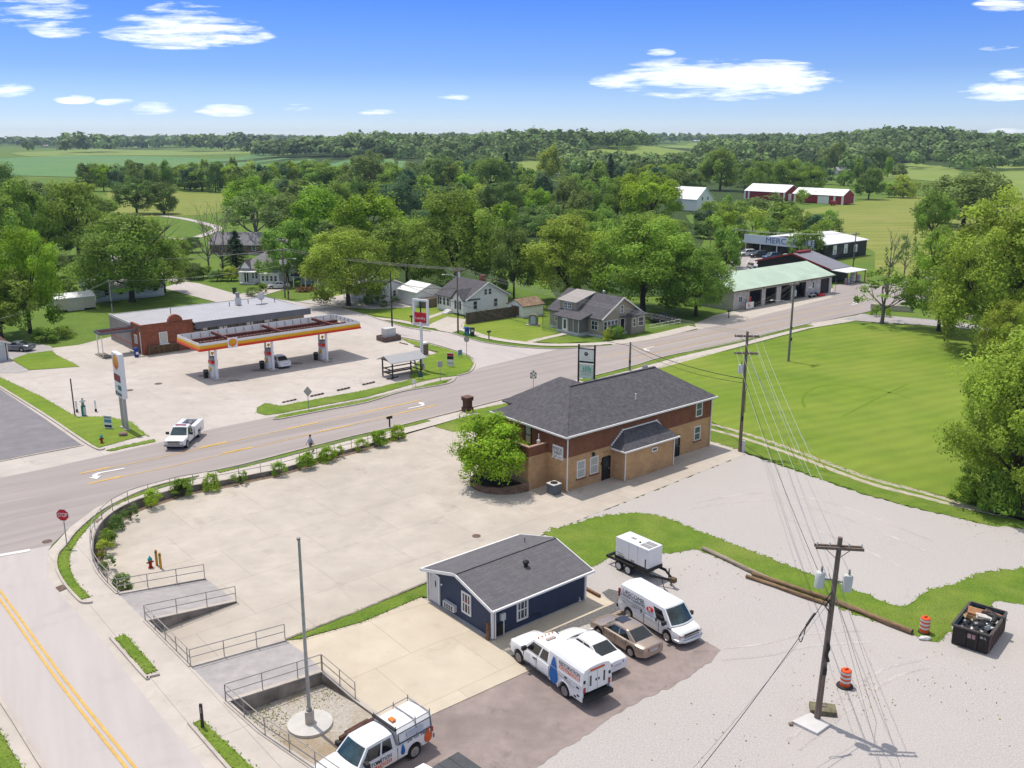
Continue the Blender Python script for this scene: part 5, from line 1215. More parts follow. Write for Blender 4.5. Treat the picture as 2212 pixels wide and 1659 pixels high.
def body_shell(t, L, W, belt, axles, R, zb=.24, zend=.34, mat=None, nose=.8, tail=.85, crown=.03, name='body', arch=1.16):
 xs = set(np.linspace(-L/2, L/2, 30).round(4))
 Ra = R*arch
 for ax in axles:
  for a in np.linspace(0, PI, 15): xs.add(round(ax+Ra*cos(a), 4))
 for e in (-1, 1):
  for d in (0, .04, .1, .2, .35, .55): xs.add(round(e*(L/2-d), 4))
 xs = sorted(x for x in xs if -L/2 <= x <= L/2)
 rings = []
 for x in xs:
  f = abs(x)/(L/2); k = nose if x > 0 else tail
  d = L/2-abs(x); q = min(1., d/.6)
  w = W/2*(k+(1-k)*sin(q*PI/2)**.7)
  bot = zb+(zend-zb)*max(0, 1-d/.5)
  for ax in axles:
   if abs(x-ax) < Ra: bot = max(bot, R+sqrt(Ra*Ra-(x-ax)**2))
  top = lerp_prof(belt, x); bot = min(bot, top-.12); h = top-bot
  pts = [(0, bot), (w*.9, bot), (w*.985, bot+.05), (w, bot+.45*h), (w*.985, bot+.75*h), (w*.955, top-.07*min(1, h)), (w*.87, top), (w*.5, top+crown), (0, top+crown*1.25)]
  rings.append([(x, y, z) for y, z in pts]+[(x, -y, z) for y, z in pts[-2:0:-1]])
 b = MB().rings(rings).build(name, mat, t, 38)
 MB().box(-L/2+.25, L/2-.25, -W/2*.78, W/2*.78, zb-.02, lerp_prof(belt, 0)-.25).build('underbody', M_under, b)
 return b
def patch(grid):                               # grid of points -> quads with cell index
 ny, nx = len(grid), len(grid[0]); return [((i, j), [grid[j][i], grid[j][i+1], grid[j+1][i+1], grid[j+1][i]]) for j in range(ny-1) for i in range(nx-1)]
def greenhouse(t, zb, zr, xf0, xf1, xr1, xr0, wb, wr, mat, pillars, roofmat=None, glass_t=(.08, .86), crown=.05, rear=True, wmat=None, bulge=.1, name='cabin', rear_in=.1, sidename='side_window'):
 """cabin: xf0/xr0 ends at the belt, xf1/xr1 ends of the roof; pillars: glass spans along the side (0 front..1 rear)"""
 solid = MB(); P = lambda a, b, k: a+(b-a)*k
 ts = [0, glass_t[0], glass_t[1], 1]
 for sg in (1, -1):
  ss = sorted(set([0., 1.]+[v for p in pillars for v in p]))
  def pt(s, tt): return V3((P(P(xf0, xr0, s), P(xf1, xr1, s), tt), sg*(P(wb, wr, tt)+.03*sin(PI*tt)), P(zb, zr, tt)))
  for (a, b) in zip(ss, ss[1:]):
   for c, d in zip(ts, ts[1:]):
    q = [pt(a, c), pt(b, c), pt(b, d), pt(a, d)]
    if c == ts[1] and any(abs(a-p[0]) < 1e-6 and abs(b-p[1]) < 1e-6 for p in pillars):
     MB().quad(*q).build(sidename, M_cglass, t)
    else: solid.quad(*q)
 ys = [-1, -.9, -.45, 0, .45, .9, 1]
 def front(u, tt): return V3((P(xf0, xf1, tt)+bulge*(1-u*u)*(1-.35*tt), u*(P(wb, wr, tt)), P(zb, zr, tt)+crown*(1-u*u)*tt))
 def back(u, tt): return V3((P(xr0, xr1, tt)-bulge*.6*(1-u*u)*(1-.35*tt), u*(P(wb, wr, tt)), P(zb, zr, tt)+crown*(1-u*u)*tt))
 for fn, isf in ((front, True), (back, False)):
  t4 = [0, .07, .5, .93, 1]
  gl = MB()
  for c, d in zip(t4, t4[1:]):
   for a, b in zip(ys, ys[1:]):
    q = [fn(a, c), fn(b, c), fn(b, d), fn(a, d)]
    g = abs(a) <= .9 and abs(b) <= .9 and .07 <= c < .9
    (gl if (g and (isf or rear)) else solid).quad(*q)
  if gl.f: gl.build('windscreen' if isf else 'rear_window', (wmat or M_cglass2) if isf else M_cglass, t, 60)
 xs = [0, .12, .5, .88, 1]
 rf = MB()
 for i in range(4):
  for a, b in zip(ys, ys[1:]):
   def rp(u, s):
    x0 = front(u, 1).x; x1 = back(u, 1).x
    return V3((P(x0, x1, s), u*wr, zr+crown*(1-u*u)+.035*sin(PI*s)*(1-u*u*.5)))
   solid.quad(rp(a, xs[i]), rp(b, xs[i]), rp(b, xs[i+1]), rp(a, xs[i+1]))
 me = solid
 o = me.build(name, mat, t)
 bm = bmesh.new(); bm.from_mesh(o.data); bmesh.ops.remove_doubles(bm, verts=bm.verts, dist=.004); bmesh.ops.recalc_face_normals(bm, faces=bm.faces)
 for f in bm.faces: f.smooth = True
 for e in bm.edges:
  if len(e.link_faces) == 2 and e.calc_face_angle(0) > radians(38): e.smooth = False
 bm.to_mesh(o.data); bm.free()
 return o
def mirrors(t, x, y, z, big=False, mat=None):
 for s in (1, -1):
  k = 1.5 if big else 1.
  MB().box(x-.06*k, x+.06*k, s*y if s > 0 else -y-.2*k, y+.2*k if s > 0 else -y, z, z+.16*k).build('wing_mirror', mat or M_trim, t, bevel=.02)
def lamp(t, x0, x1, y0, y1, z0, z1, mat, name, slant=0.):
 for s in (1, -1):
  m = MB(); m.box(x0, x1, min(s*y0, s*y1), max(s*y0, s*y1), z0, z1)
  if slant:
   for v in m.v: v.x -= slant*(abs(v.y)-y0)
  m.build(name, mat, t, bevel=.015)
def gaps(t, segs, y, name='door_gap'):
 for s in (1, -1):
  for a, b in segs: MB().bar((a[0], s*y(a), a[1]), (b[0], s*y(b), b[1]), .022, .02).build(name, M_trim, t)
def sedan(name, label, pos, hd, mat, group=None, sunroof=False, L=4.85, W=1.83, H=1.46, rear_red=True, coupe=False, suv=False, cat='car'):
 t = thing(name, label, cat, pos, hd, group)
 R = .36 if suv else .33; wbx = .287*L
 if suv:
  H = 1.72; zb_ = 1.02
  belt = [(-L/2, .85), (-L/2+.08, 1.0), (-L*.3, zb_), (L*.2, zb_), (L*.3, .99), (L/2-.35, .93), (L/2-.05, .8), (L/2, .7)]
  gh = (zb_, H, L*.24, L*.06, -L*.40, -L*.475)
 else:
  zb_ = .93
  belt = [(-L/2, .80), (-L/2+.05, .93), (-L*.36, .985), (-L*.2, .95), (L*.17, zb_), (L*.28, .89), (L/2-.5, .80), (L/2-.12, .68), (L/2, .55)]
  gh = (zb_, H-.06, L*.22, L*.06, -L*.17, -L*.355)
  if coupe: gh = (zb_+.02, H-.1, L*.17, L*.0, -L*.17, -L*.36)
 b = body_shell(t, L, W, belt, (wbx, -wbx), R, .22, .34, mat, .74, .8)
 pil = [(.1, .46), (.5, .84)] if not suv else [(.06, .34), (.38, .66), (.7, .94)]
 if coupe: pil = [(.1, .62)]
 greenhouse(t, *gh, W*.445, W*.34, mat, pil, bulge=.14, wmat=M_cglass2)
 for x in (wbx, -wbx):
  for s in (1, -1): add_wheel(t, x, s*(W/2-.015), R, .22, 8)
 mirrors(t, L*.19, W*.49, .95, mat=mat)
 lamp(t, L/2-.55, L/2-.16, W*.25, W*.375, .58, .69, M_lampw, 'headlight', .35)
 lamp(t, -L/2-.02, -L/2+.12, W*.22, W*.425, .7, .86, M_lampr, 'taillight', -.3)
 MB().box(L/2-.1, L/2-.005, -.5, .5, .4, .58).build('grille', M_trim, t)
 MB().box(-L/2-.012, -L/2+.05, -.27, .27, .62, .75).build('number_plate', M_plate, t)
 gy = lambda p: W/2*.992
 gaps(t, [((L*.19, .4), (L*.2, .9)), ((-.05, .36), (-.05, .92)), ((-L*.2, .55), (-L*.21, .93))], gy)
 if sunroof:
  MB().box(-.12, .55, -.36, .36, H-.08, H+.028).build('sunroof', pmat('sunroof_glass', (.02, .028, .05), .06, .3, 1, spec=.8), t)
 for x in (.35, -.75):
  for s in (1, -1): MB().box(x-.1, x+.1, s*W*.497-.02, s*W*.497+.02, .82, .86).build('door_handle', mat, t)
 return t
def wheels_pos(front, rear, left_side, half, z=0.):
 """ground points under the near-side wheels -> centre and heading"""
 f, r = G(*front, z), G(*rear, z); d = (f-r).normalized(); n = V3((-d.y, d.x, 0))
 return (f+r)/2-n*half*(1 if left_side else -1), atan2(d.y, d.x)
# gold and white saloons
pg, hg = wheels_pos((1295.6, 1376.4), (1363.3, 1418.5), True, .8)
sedan('parked_car', 'champagne gold saloon with sunroof parked between the white saloon and the white van', pg, hg, M_gold, sunroof=True)
cor = G(1309.5, 1456, .3); dd = V3((cos(hg), sin(hg), 0)); nn_ = V3((-dd.y, dd.x, 0))
ws = sedan('parked_car', 'white saloon parked between the white service truck and the gold saloon', V3((cor.x, cor.y, 0))+dd*2.3-nn_*.72, hg, M_pw, L=4.88)
# cargo van
def van():
 p, h = wheels_pos((1442, 1385.5), (1363.3, 1337.8), False, .84)
 L, W, H, R = 5.55, 1.98, 2.08, .37
 wb = 3.43
 xf = wb/2-.05; xr = xf-wb
 t = thing('cargo_van', 'white cargo van with dark lettering on its side', 'van', p, h)
 belt = [(-L/2, 1.0), (-L/2+.06, 1.12), (1.55, 1.12), (1.8, 1.1), (2.3, 1.02), (2.62, .93), (L/2-.02, .78), (L/2, .62)]
 body_shell(t, L, W, belt, (xf, xr), R, .3, .36, M_pw, .86, .95, .03)
 greenhouse(t, 1.12, 2.0, 1.95, 1.2, -L/2+.12, -L/2+.03, W*.485, W*.42, M_pw, [(.07, .255)], bulge=.22, crown=.07, glass_t=(.04, .8), rear=True)
 for x in (xf, xr):
  for s in (1, -1): add_wheel(t, x, s*(W/2-.01), R, .24, 0)
 mirrors(t, 1.55, W*.5, 1.15, True)
 for s in (1, -1):
  MB().box(L/2-.16, L/2-.01, min(s*.55, s*.86), max(s*.55, s*.86), .73, .86).build('headlight', M_lampw, t, bevel=.02)
  MB().box(L/2-.26, L/2-.06, min(s*.8, s*.9), max(s*.8, s*.9), .62, .85).build('indicator', M_ambr, t, bevel=.02)
  MB().box(-L/2-.01, -L/2+.15, min(s*.84, s*.97), max(s*.84, s*.97), 1.2, 1.75).build('taillight', M_lampr, t, bevel=.02)
 MB().box(L/2-.12, L/2+.02, -.6, .6, .66, .86).build('grille', M_trim, t)
 MB().bar((L/2+.0, -.75, .76), (L/2+.0, .75, .76), .06, .05).build('chrome_bar', M_chrome, t)
 fb = MB(); fb.tube([(L/2-.45, -.98, .45), (L/2-.1, -.92, .45), (L/2+.08, -.6, .45), (L/2+.12, 0, .45), (L/2+.08, .6, .45), (L/2-.1, .92, .45), (L/2-.45, .98, .45)], .1, 8).build('front_bumper', M_chrome, t, 50)
 MB().bar((-L/2-.08, -.95, .5), (-L/2-.08, .95, .5), .16, .18).build('rear_bumper', M_trim, t)
 MB().bar((-2.6, -W/2*.998, 1.0), (1.5, -W/2*1., 1.0), .015, .03).build('body_crease', M_concp, t)
 gaps(t, [((.95, .4), (.95, 1.1)), ((-.35, .4), (-.35, 1.12)), ((1.75, .55), (1.75, 1.05))], lambda q: W/2*.996)
 for x in (.72, -.6): MB().box(x-.035, x+.035, -W/2-.03, -W/2+.01, .98, 1.2).build('door_handle', M_trim, t)
 # lettering on the right side: the panel leans in slightly
 up = V3((0, .105, .88)).normalized(); dk = pmat('dark_lettering', (.06, .06, .07), .6)
 Y = lambda z: -(W*.485+.012)+(.068)*(W)*max(0, (z-1.12)/.88)*.93-.024
 xr_ = (1, 0, 0)
 writing('LIPSCOMB', .36, (-1.45, Y(1.7)-.008, 1.70), xr_, up, dk, t, wmax=1.95)
 writing('HYDRA CLEANING', .25, (-1.4, Y(1.45)-.008, 1.46), xr_, up, dk, t, wmax=2.15)
 sm = MB()
 for k, (a, b) in enumerate(((-2.45, -.4), (-2.5, -.65), (-2.2, -.75), (-2.3, -1.1))):
  z = 1.3-.085*k; sm.bar((a, -W/2-.004, z), (b, -W/2-.004, z), .012, .03)
 sm.build('small_print', pmat('grey_print', (.33, .32, .32), .6), t)
 lg = MB().lathe([(.02, 0), (.3, 0), (.3, -.012), (.02, -.012)], 20, 'y', (0, 0, 0))
 for v in lg.v: v.x = v.x*1.0+.2*v.z; v.z *= .55
 for v in lg.v: v.y += -W/2+.045; v.z += 1.5; v.x += .12; v.y += (v.z-1.5)*.1
 lg.build('red_emblem', M_rd, t)
 em = MB()
 for k in range(3): em.bar((-.02+.03*k, -W/2+.018-.012*k, 1.57-.07*k), (.2+.03*k, -W/2+.018-.012*k, 1.57-.07*k), .012, .03)
 em.build('emblem_mark', M_white, t)
 MB().box(1.72, 2.0, -W/2-.004, -W/2+.02, .96, 1.03).build('badge', M_trim, t)
van()
# pickups
def pickup(name, label, pos, hd, mat, L=5.9, W=2.0, wb=3.7, cab=2.2, lift=0., big=False, cat='pickup truck', rimm=None, bedz=None):
 t = thing(name, label, cat, pos, hd)
 R = .41 if big else .39
 xf = L/2-.98; xr = xf-wb; z0 = 1.12 if not big else 1.25
 xc = xf-.45                               # cowl
 belt = [(-L/2, bedz or z0-.02), (xc-cab, bedz or z0-.02), (xc-cab+.02, z0), (xc, z0), (xc+.1, z0+.02), (L/2-.4, z0-.04), (L/2-.1, z0-.12), (L/2, z0-.32)]
 body_shell(t, L, W, belt, (xf, xr), R, .42, .5, mat, .88, .96, .035)
 greenhouse(t, z0, z0+.72, xc+.05, xc-.62, xc-cab+.12, xc-cab, W*.46, W*.37, mat, [(.08, .55), (.6, .9)], bulge=.12, crown=.05)
 for x in (xf, xr):
  for s in (1, -1): add_wheel(t, x, s*(W/2-.005), R, .27, 6, rimm)
 mirrors(t, xc-.28, W*.5, z0+.05, True)
 for s in (1, -1):
  MB().box(L/2-.22, L/2-.015, min(s*.62, s*.88), max(s*.62, s*.88), z0-.38, z0-.14).build('headlight', M_lampw, t, bevel=.02)
 MB().box(L/2-.12, L/2+.005, -.58, .58, z0-.42, z0-.14).build('grille', M_trim, t)
 MB().bar((L/2+.0, -.58, z0-.28), (L/2+.0, .58, z0-.28), .05, .07).build('grille_bar', M_chrome, t)
 MB().bar((L/2+.03, -W*.46, .62), (L/2+.03, W*.46, .62), .2, .2).build('front_bumper', M_steel, t)
 MB().bar((-L/2-.06, -W*.45, .6), (-L/2-.06, W*.45, .6), .14, .2).build('rear_bumper', M_trim, t)
 gaps(t, [((xc-.02, .5), (xc-.02, z0)), ((xc-1.22, .5), (xc-1.22, z0)), ((xc-cab, .5), (xc-cab, z0))], lambda q: W/2*.995)
 for s in (1, -1):
  MB().box(xc-1.15, xc-.9, s*W*.498-.02, s*W*.498+.02, z0-.2, z0-.14).build('door_handle', M_trim, t)
 return t, dict(xf=xf, xr=xr, xc=xc, z0=z0, L=L, W=W, R=R, xb=xc-cab)
M_lblue = pmat('drop_blue', (.004, .13, .42), .4, .1, 2); M_lor = pmat('flame_orange', (.72, .13, .03), .45, .1, 3); M_lnavy = pmat('lettering_navy', (.03, .035, .06), .5)
def company(t, x, y, z, s, w, side=1, up=(0, 0, 1), parent=None):
 xd = (-side, 0, 0)
 par = parent or t
 writing('RESTORATION', .42*s, (x, y, z+.16*s), xd, up, M_lnavy, par, wmax=w, hscale=1.2)
 bar = [(-w/2, -.17*s), (w/2, -.17*s), (w/2, .15*s), (-w/2, .15*s)]
 pb = panel2d(bar, (x, y-.001*side, z-.24*s), xd, up, M_lor, par, 'orange_strip', .006)
 writing('SOLUTIONS', .36*s, (x, y+.007*side, z-.245*s), xd, up, M_white, pb, wmax=w*.94)
def service_truck():
 p, h = wheels_pos((1128, 1434), (1224, 1504.8), True, .86)
 t, q = pickup('service_truck', 'white service truck with enclosed body, blue drop and rear doors', p, h, M_pw, 6.3, 2.05, 4.2, 2.35, big=True, cat='service truck', rimm=pmat('grey_rim', (.33, .31, .30), .4, .1, 4, metal=.5))
 xb, W, L = q['xb'], 2.1, q['L']
 x0, x1 = -L/2-.35, xb-.06
 # enclosed utility body: lower boxes and a taller curved top
 lo = MB().box(x0, x1, -W/2, W/2, .98, 1.42)
 for s in (1, -1):
  a, b = (s*W/2, s*(W/2-.12)); lo.box(x0, q['xr']-.52, min(a, b), max(a, b), .48, .979); lo.box(q['xr']+.52, x1, min(a, b), max(a, b), .48, .979)
 lo.build('utility_body', M_pw, t)
 sec = [(-W/2+.02, 1.44), (W/2-.02, 1.44), (W/2-.1, 2.16), (W/2-.22, 2.3), (.5, 2.39), (0, 2.42), (-.5, 2.39), (-W/2+.22, 2.3), (-W/2+.1, 2.16)]
 MB().ext([(a, b) for a, b in sec], 'x', x0, x1+.05).build('utility_top', M_pw, t, 30)
 MB().bar((x0-.02, W/2+.005, 1.43), (x1, W/2+.005, 1.43), .02, .03).build('body_rail', M_concp, t)
 ar = MB()
 for s in (1, -1):
  P = [(q['xr']+.55*cos(radians(k)), .41+.6*sin(radians(k))) for k in range(0, 181, 15)]
  for a, b in zip(P, P[1:]): ar.bar((a[0], s*(W/2+.0), a[1]), (b[0], s*(W/2), b[1]), .06, .06)
 ar.build('wheel_arch', M_pw, t)
 for s in (-1, 1):
  d = MB().box(x0-.035, x0-.002, min(s*.02, s*.62), max(s*.02, s*.62), .98, 2.12).build('rear_door', M_pw, t, bevel=.01)
  MB().box(x0-.05, x0-.036, min(s*.42, s*.54), max(s*.42, s*.54), 1.3, 1.9).build('door_window', M_cglass, d)
  MB().box(x0-.06, x0-.036, min(s*.06, s*.14), max(s*.06, s*.14), 1.5, 1.62).build('latch', M_trim, d)
  MB().box(x0-.03, x0-.002, min(s*.8, s*.95), max(s*.8, s*.95), 1.0, 1.3).build('taillight', M_lampr, t)
  MB().box(x0-.03, x0-.002, min(s*.82, s*.95), max(s*.82, s*.95), 1.55, 1.72).build('marker_lamp', M_trim, t)
 MB().box(x0-.04, x0-.002, -.5, .5, 2.16, 2.24).build('rear_light_bar', M_lor, t)
 MB().box(x0-.25, x0+.1, -.98, .98, .5, .72).build('step_bumper', M_trim, t)
 for s in (1, -1): MB().bar((q['xc']-.1, s*1.0, .5), (xb+.1, s*1.0, .5), .18, .08).build('side_step', M_trim, t)
 for y in (-.5, -.25, 0, .25, .5): MB().ball((q['xc']-.75, y, q['z0']+.81), .05, 5).build('cab_lamp', M_ambr, t)
 MB().box(q['xc']-1.35, q['xc']-1.15, -.3, .3, q['z0']+.8, q['z0']+.87).build('beacon', pmat('pale_beacon', (.5, .38, .34), .4), t, bevel=.02)
 # livery on the left side
 dp = panel2d(drop_poly(1.75), (x1-.42, W/2+.012, 1.2), (-1, 0, 0), (0, -.03, 1), M_lblue, t, 'water_drop', .008)
 company(t, x0+1.12, W/2-.045, 1.82, .58, 1.75, 1, (0, -.11, 1))
 sp = MB()
 for a, b, z in ((x0+.9, x0+2.1, 1.2), (x0+.6, x0+1.5, 1.08)): sp.bar((a, W/2+.006, z), (b, W/2+.006, z), .012, .035)
 sp.build('small_print', pmat('grey_print', (.33, .32, .32)), t)
 for x, z in ((x0+.35, 1.2), (x0+.3, .75), (x0+.55, .6), (x0+1.35, 1.3)): MB().box(x-.1, x+.1, W/2+.002, W/2+.012, z-.05, z+.05).build('sticker', M_trim, t)
service_truck()
def cap_truck():
 h = radians(180+37)
 a = G(864.8, 1600.3, 1.3); b = G(925.3, 1566, 1.3); d = (a-b); h = atan2(d.y, d.x)
 rw = G(894, 1636.5); u = V3((cos(h), sin(h), 0)); n = V3((-u.y, u.x, 0))
 L, wb = 5.9, 3.7
 xf = L/2-.98; xr = xf-wb
 pos = rw-u*xr-n*.9
 t, q = pickup('company_pickup', 'white pickup with ladder rack over a cap and orange flame graphic', pos, h, M_pw, L, 2.0, wb, 2.2, bedz=1.2)
 xb, W = q['xb'], 2.0
 x0, x1 = -L/2+.03, xb-.05
 sec = [(-W/2+.05, 1.26), (W/2-.05, 1.26), (W/2-.12, 1.78), (W/2-.28, 1.93), (0, 1.99), (-W/2+.28, 1.93), (-W/2+.12, 1.78)]
 c = MB().ext(sec, 'x', x0, x1).build('bed_cap', M_pw, t, 30)
 MB().bar((x0+.05, W/2-.025, 1.27), (x1, W/2-.025, 1.27), .03, .03).bar((x0+.1, W/2-.1, 1.77), (x1-.1, W/2-.1, 1.77), .03, .03).bar((x1-.08, W/2-.02, 1.27), (x1-.08, W/2-.11, 1.77), .03, .03).bar((x0+.1, W/2-.02, 1.27), (x0+.1, W/2-.11, 1.77), .03, .03).build('cap_seal', M_trim, c)
 MB().bar((x0+.6, W/2-.035, 1.5), (x1-.55, W/2-.035, 1.5), .03, .22).build('cap_panel', M_plate, c)
 rk = MB()
 for x in (x0+.08, x0+1.0, x1+.02):
  rk.tube([(x, -W/2+.02, 1.25), (x, -W/2+.15, 2.02), (x, W/2-.15, 2.02), (x, W/2-.02, 1.25)], .03)
  for s in (1, -1): rk.tube([(x, s*(W/2-.15), 2.02), (x, s*(W/2-.15), 2.2)], .025)
 for s in (1, -1): rk.tube([(x0+.08, s*(W/2-.15), 2.04), (x1, s*(W/2-.15), 2.04)], .025)
 rk.build('ladder_rack', M_steel, t)
 MB().bar((x1+.05, -.9, 2.05), (x1+.05, .9, 2.05), .12, .1).build('rack_crossbar', M_trim, t)
 MB().box(x1-.5, x1-.25, -.1, .25, 2.0, 2.1).build('amber_beacon', M_ambr, t, bevel=.03)
 company(t, q['xc']-1.05, W/2+.004, .86, .58, 1.55, 1)
 panel2d(drop_poly(.62), (xb-.32, W/2+.004, .88), (-1, 0, 0), (0, 0, 1), M_lblue, t, 'water_drop')
 panel2d(flame_poly(.8), (x0+.34, W/2*.985, .92), (-1, 0, 0), (0, 0, 1), M_lor, t, 'flame_graphic', .035)
 writing('270. 555. 5409', .17, ((x0+x1)/2-.1, W/2*.97+.015, 1.14), (-1, 0, 0), (0, .0, 1), M_lnavy, t, wmax=1.25)
 for s in (1, -1): MB().box(x0-.02, x0+.12, min(s*.86, s*.99), max(s*.86, s*.99), .95, 1.2).build('taillight', M_lampr, t)
 return t
cap_truck()
def black_bed():
 a = G(993.7, 1622.7, 1.3); b = G(1040.6, 1655, 1.3); d = (a-b).normalized()
 # rear edge of the covered bed runs from a to b; the nose points away to the lower left
 n = V3((-d.y, d.x, 0)); h = atan2(n.y, n.x)
 u = V3((cos(h), sin(h), 0)); m = (a+b)/2; L = 5.8
 t, q = pickup('covered_pickup', 'white pickup with flat black bed cover, cut by the bottom edge', V3((m.x, m.y, 0))+u*(L/2-.05), h, M_pw, L, 1.98, 3.6, 2.2)
 MB().box(-L/2+.06, q['xb']-.04, -.88, .88, q['z0']+.02, q['z0']+.11).build('bed_cover', pmat('black_vinyl', (.075, .08, .085), .55, .15, 2), t, bevel=.03)
 for k in (1, 2): MB().box(-L/2+.06+k*.62, -L/2+.08+k*.62, -.87, .87, q['z0']+.112, q['z0']+.12).build('cover_fold', M_trim, t)
black_bed()
def road_truck():
 f_, r_ = U(405.6, 965.8), U(428.5, 944.9); d_ = (f_-r_).normalized(); h = atan2(d_.y, d_.x); u = V3((cos(h), sin(h), 0)); n_ = V3((-u.y, u.x, 0))
 t, q = pickup('utility_truck', 'white utility truck with open side boxes driving on the main road', (f_+r_)/2-n_*.88, h, M_pw, 5.6, 2.0, 3.45, 1.6, cat='utility truck')
 xb = q['xb']; x0, x1 = -q['L']/2-.15, xb-.05
 for s in (1, -1):
  MB().box(x0, x1, min(s*.58, s*1.08), max(s*.58, s*1.08), .98, 1.55).box(x0, q['xr']-.5, min(s*1.0, s*1.07), max(s*1.0, s*1.07), .5, .978).box(q['xr']+.5, x1, min(s*1.0, s*1.07), max(s*1.0, s*1.07), .5, .978).build('tool_box', M_pw, t, bevel=.015)
 MB().box(x0, x1, -.57, .57, 1.12, 1.15).build('bed_floor', M_dark, t)
 MB().box(x0-.02, x0+.03, -.57, .57, .9, 1.5).build('tailgate', M_pw, t)
 m = MB(); rnd = random.Random(3)
 for k in range(5): m.ball((x0+.4+.35*k, rnd.uniform(-.3, .3), 1.25), .2, 5)
 m.build('bed_load', M_steel, t)
 MB().box(q['xc']-1., q['xc']-.8, -.5, .5, q['z0']+.8, q['z0']+.86).build('light_bar', M_lampr, t)
road_truck()
# smaller cars further off
sedan('parked_car', 'white hatchback under the fuel canopy, tail towards the road', CP(9.3, 2.1)+V3((.2, -.2, 0)), radians(128), M_pw, L=4.3, W=1.76, H=1.5)
sedan('parked_car', 'grey two-door coupe parked beside the white garage at the left edge', U(36, 757), radians(172), paint('grey_metallic', (.17, .19, .22), .5), L=5.0, W=1.9, coupe=True)
sedan('parked_car', 'pale silver car on the drive in front of the porch house', U(601, 623), radians(195), paint('silver_paint', (.55, .56, .57), .4), L=4.6)
sedan('parked_car', 'black car in the shade beside the tan house', U(1430, 694), radians(35), paint('black_paint', (.02, .02, .024)), L=4.8)
for px, py, hd, col, suv, lab in ((1612, 553, 200, (.7, .7, .69), True, 'white SUV at the left end of the black store car park'), (1637, 556, 195, (.03, .03, .035), True, 'black SUV parked in front of the black store, beside the white SUV'), (1665, 560, 205, (.03, .07, .15), True, 'dark blue SUV parked below the store lettering'), (1697, 561, 240, (.55, .55, .55), False, 'silver car beside the round tree in the store car park')):
 sedan('parked_car', lab, G(px, py), radians(hd), paint('car_paint_%d%d' % (px, hd), col), 'cars in the black store car park', suv=suv, L=4.6)
pk, q_ = pickup('parked_pickup', 'white pickup parked behind the green roofed garage', G(1640, 582), radians(15), M_pw, 5.4, 1.95, 3.4, 1.6)
MB().box(-2.6, -1.9, -.8, .8, 1.1, 1.6).build('bed_crate', M_wood, pk)
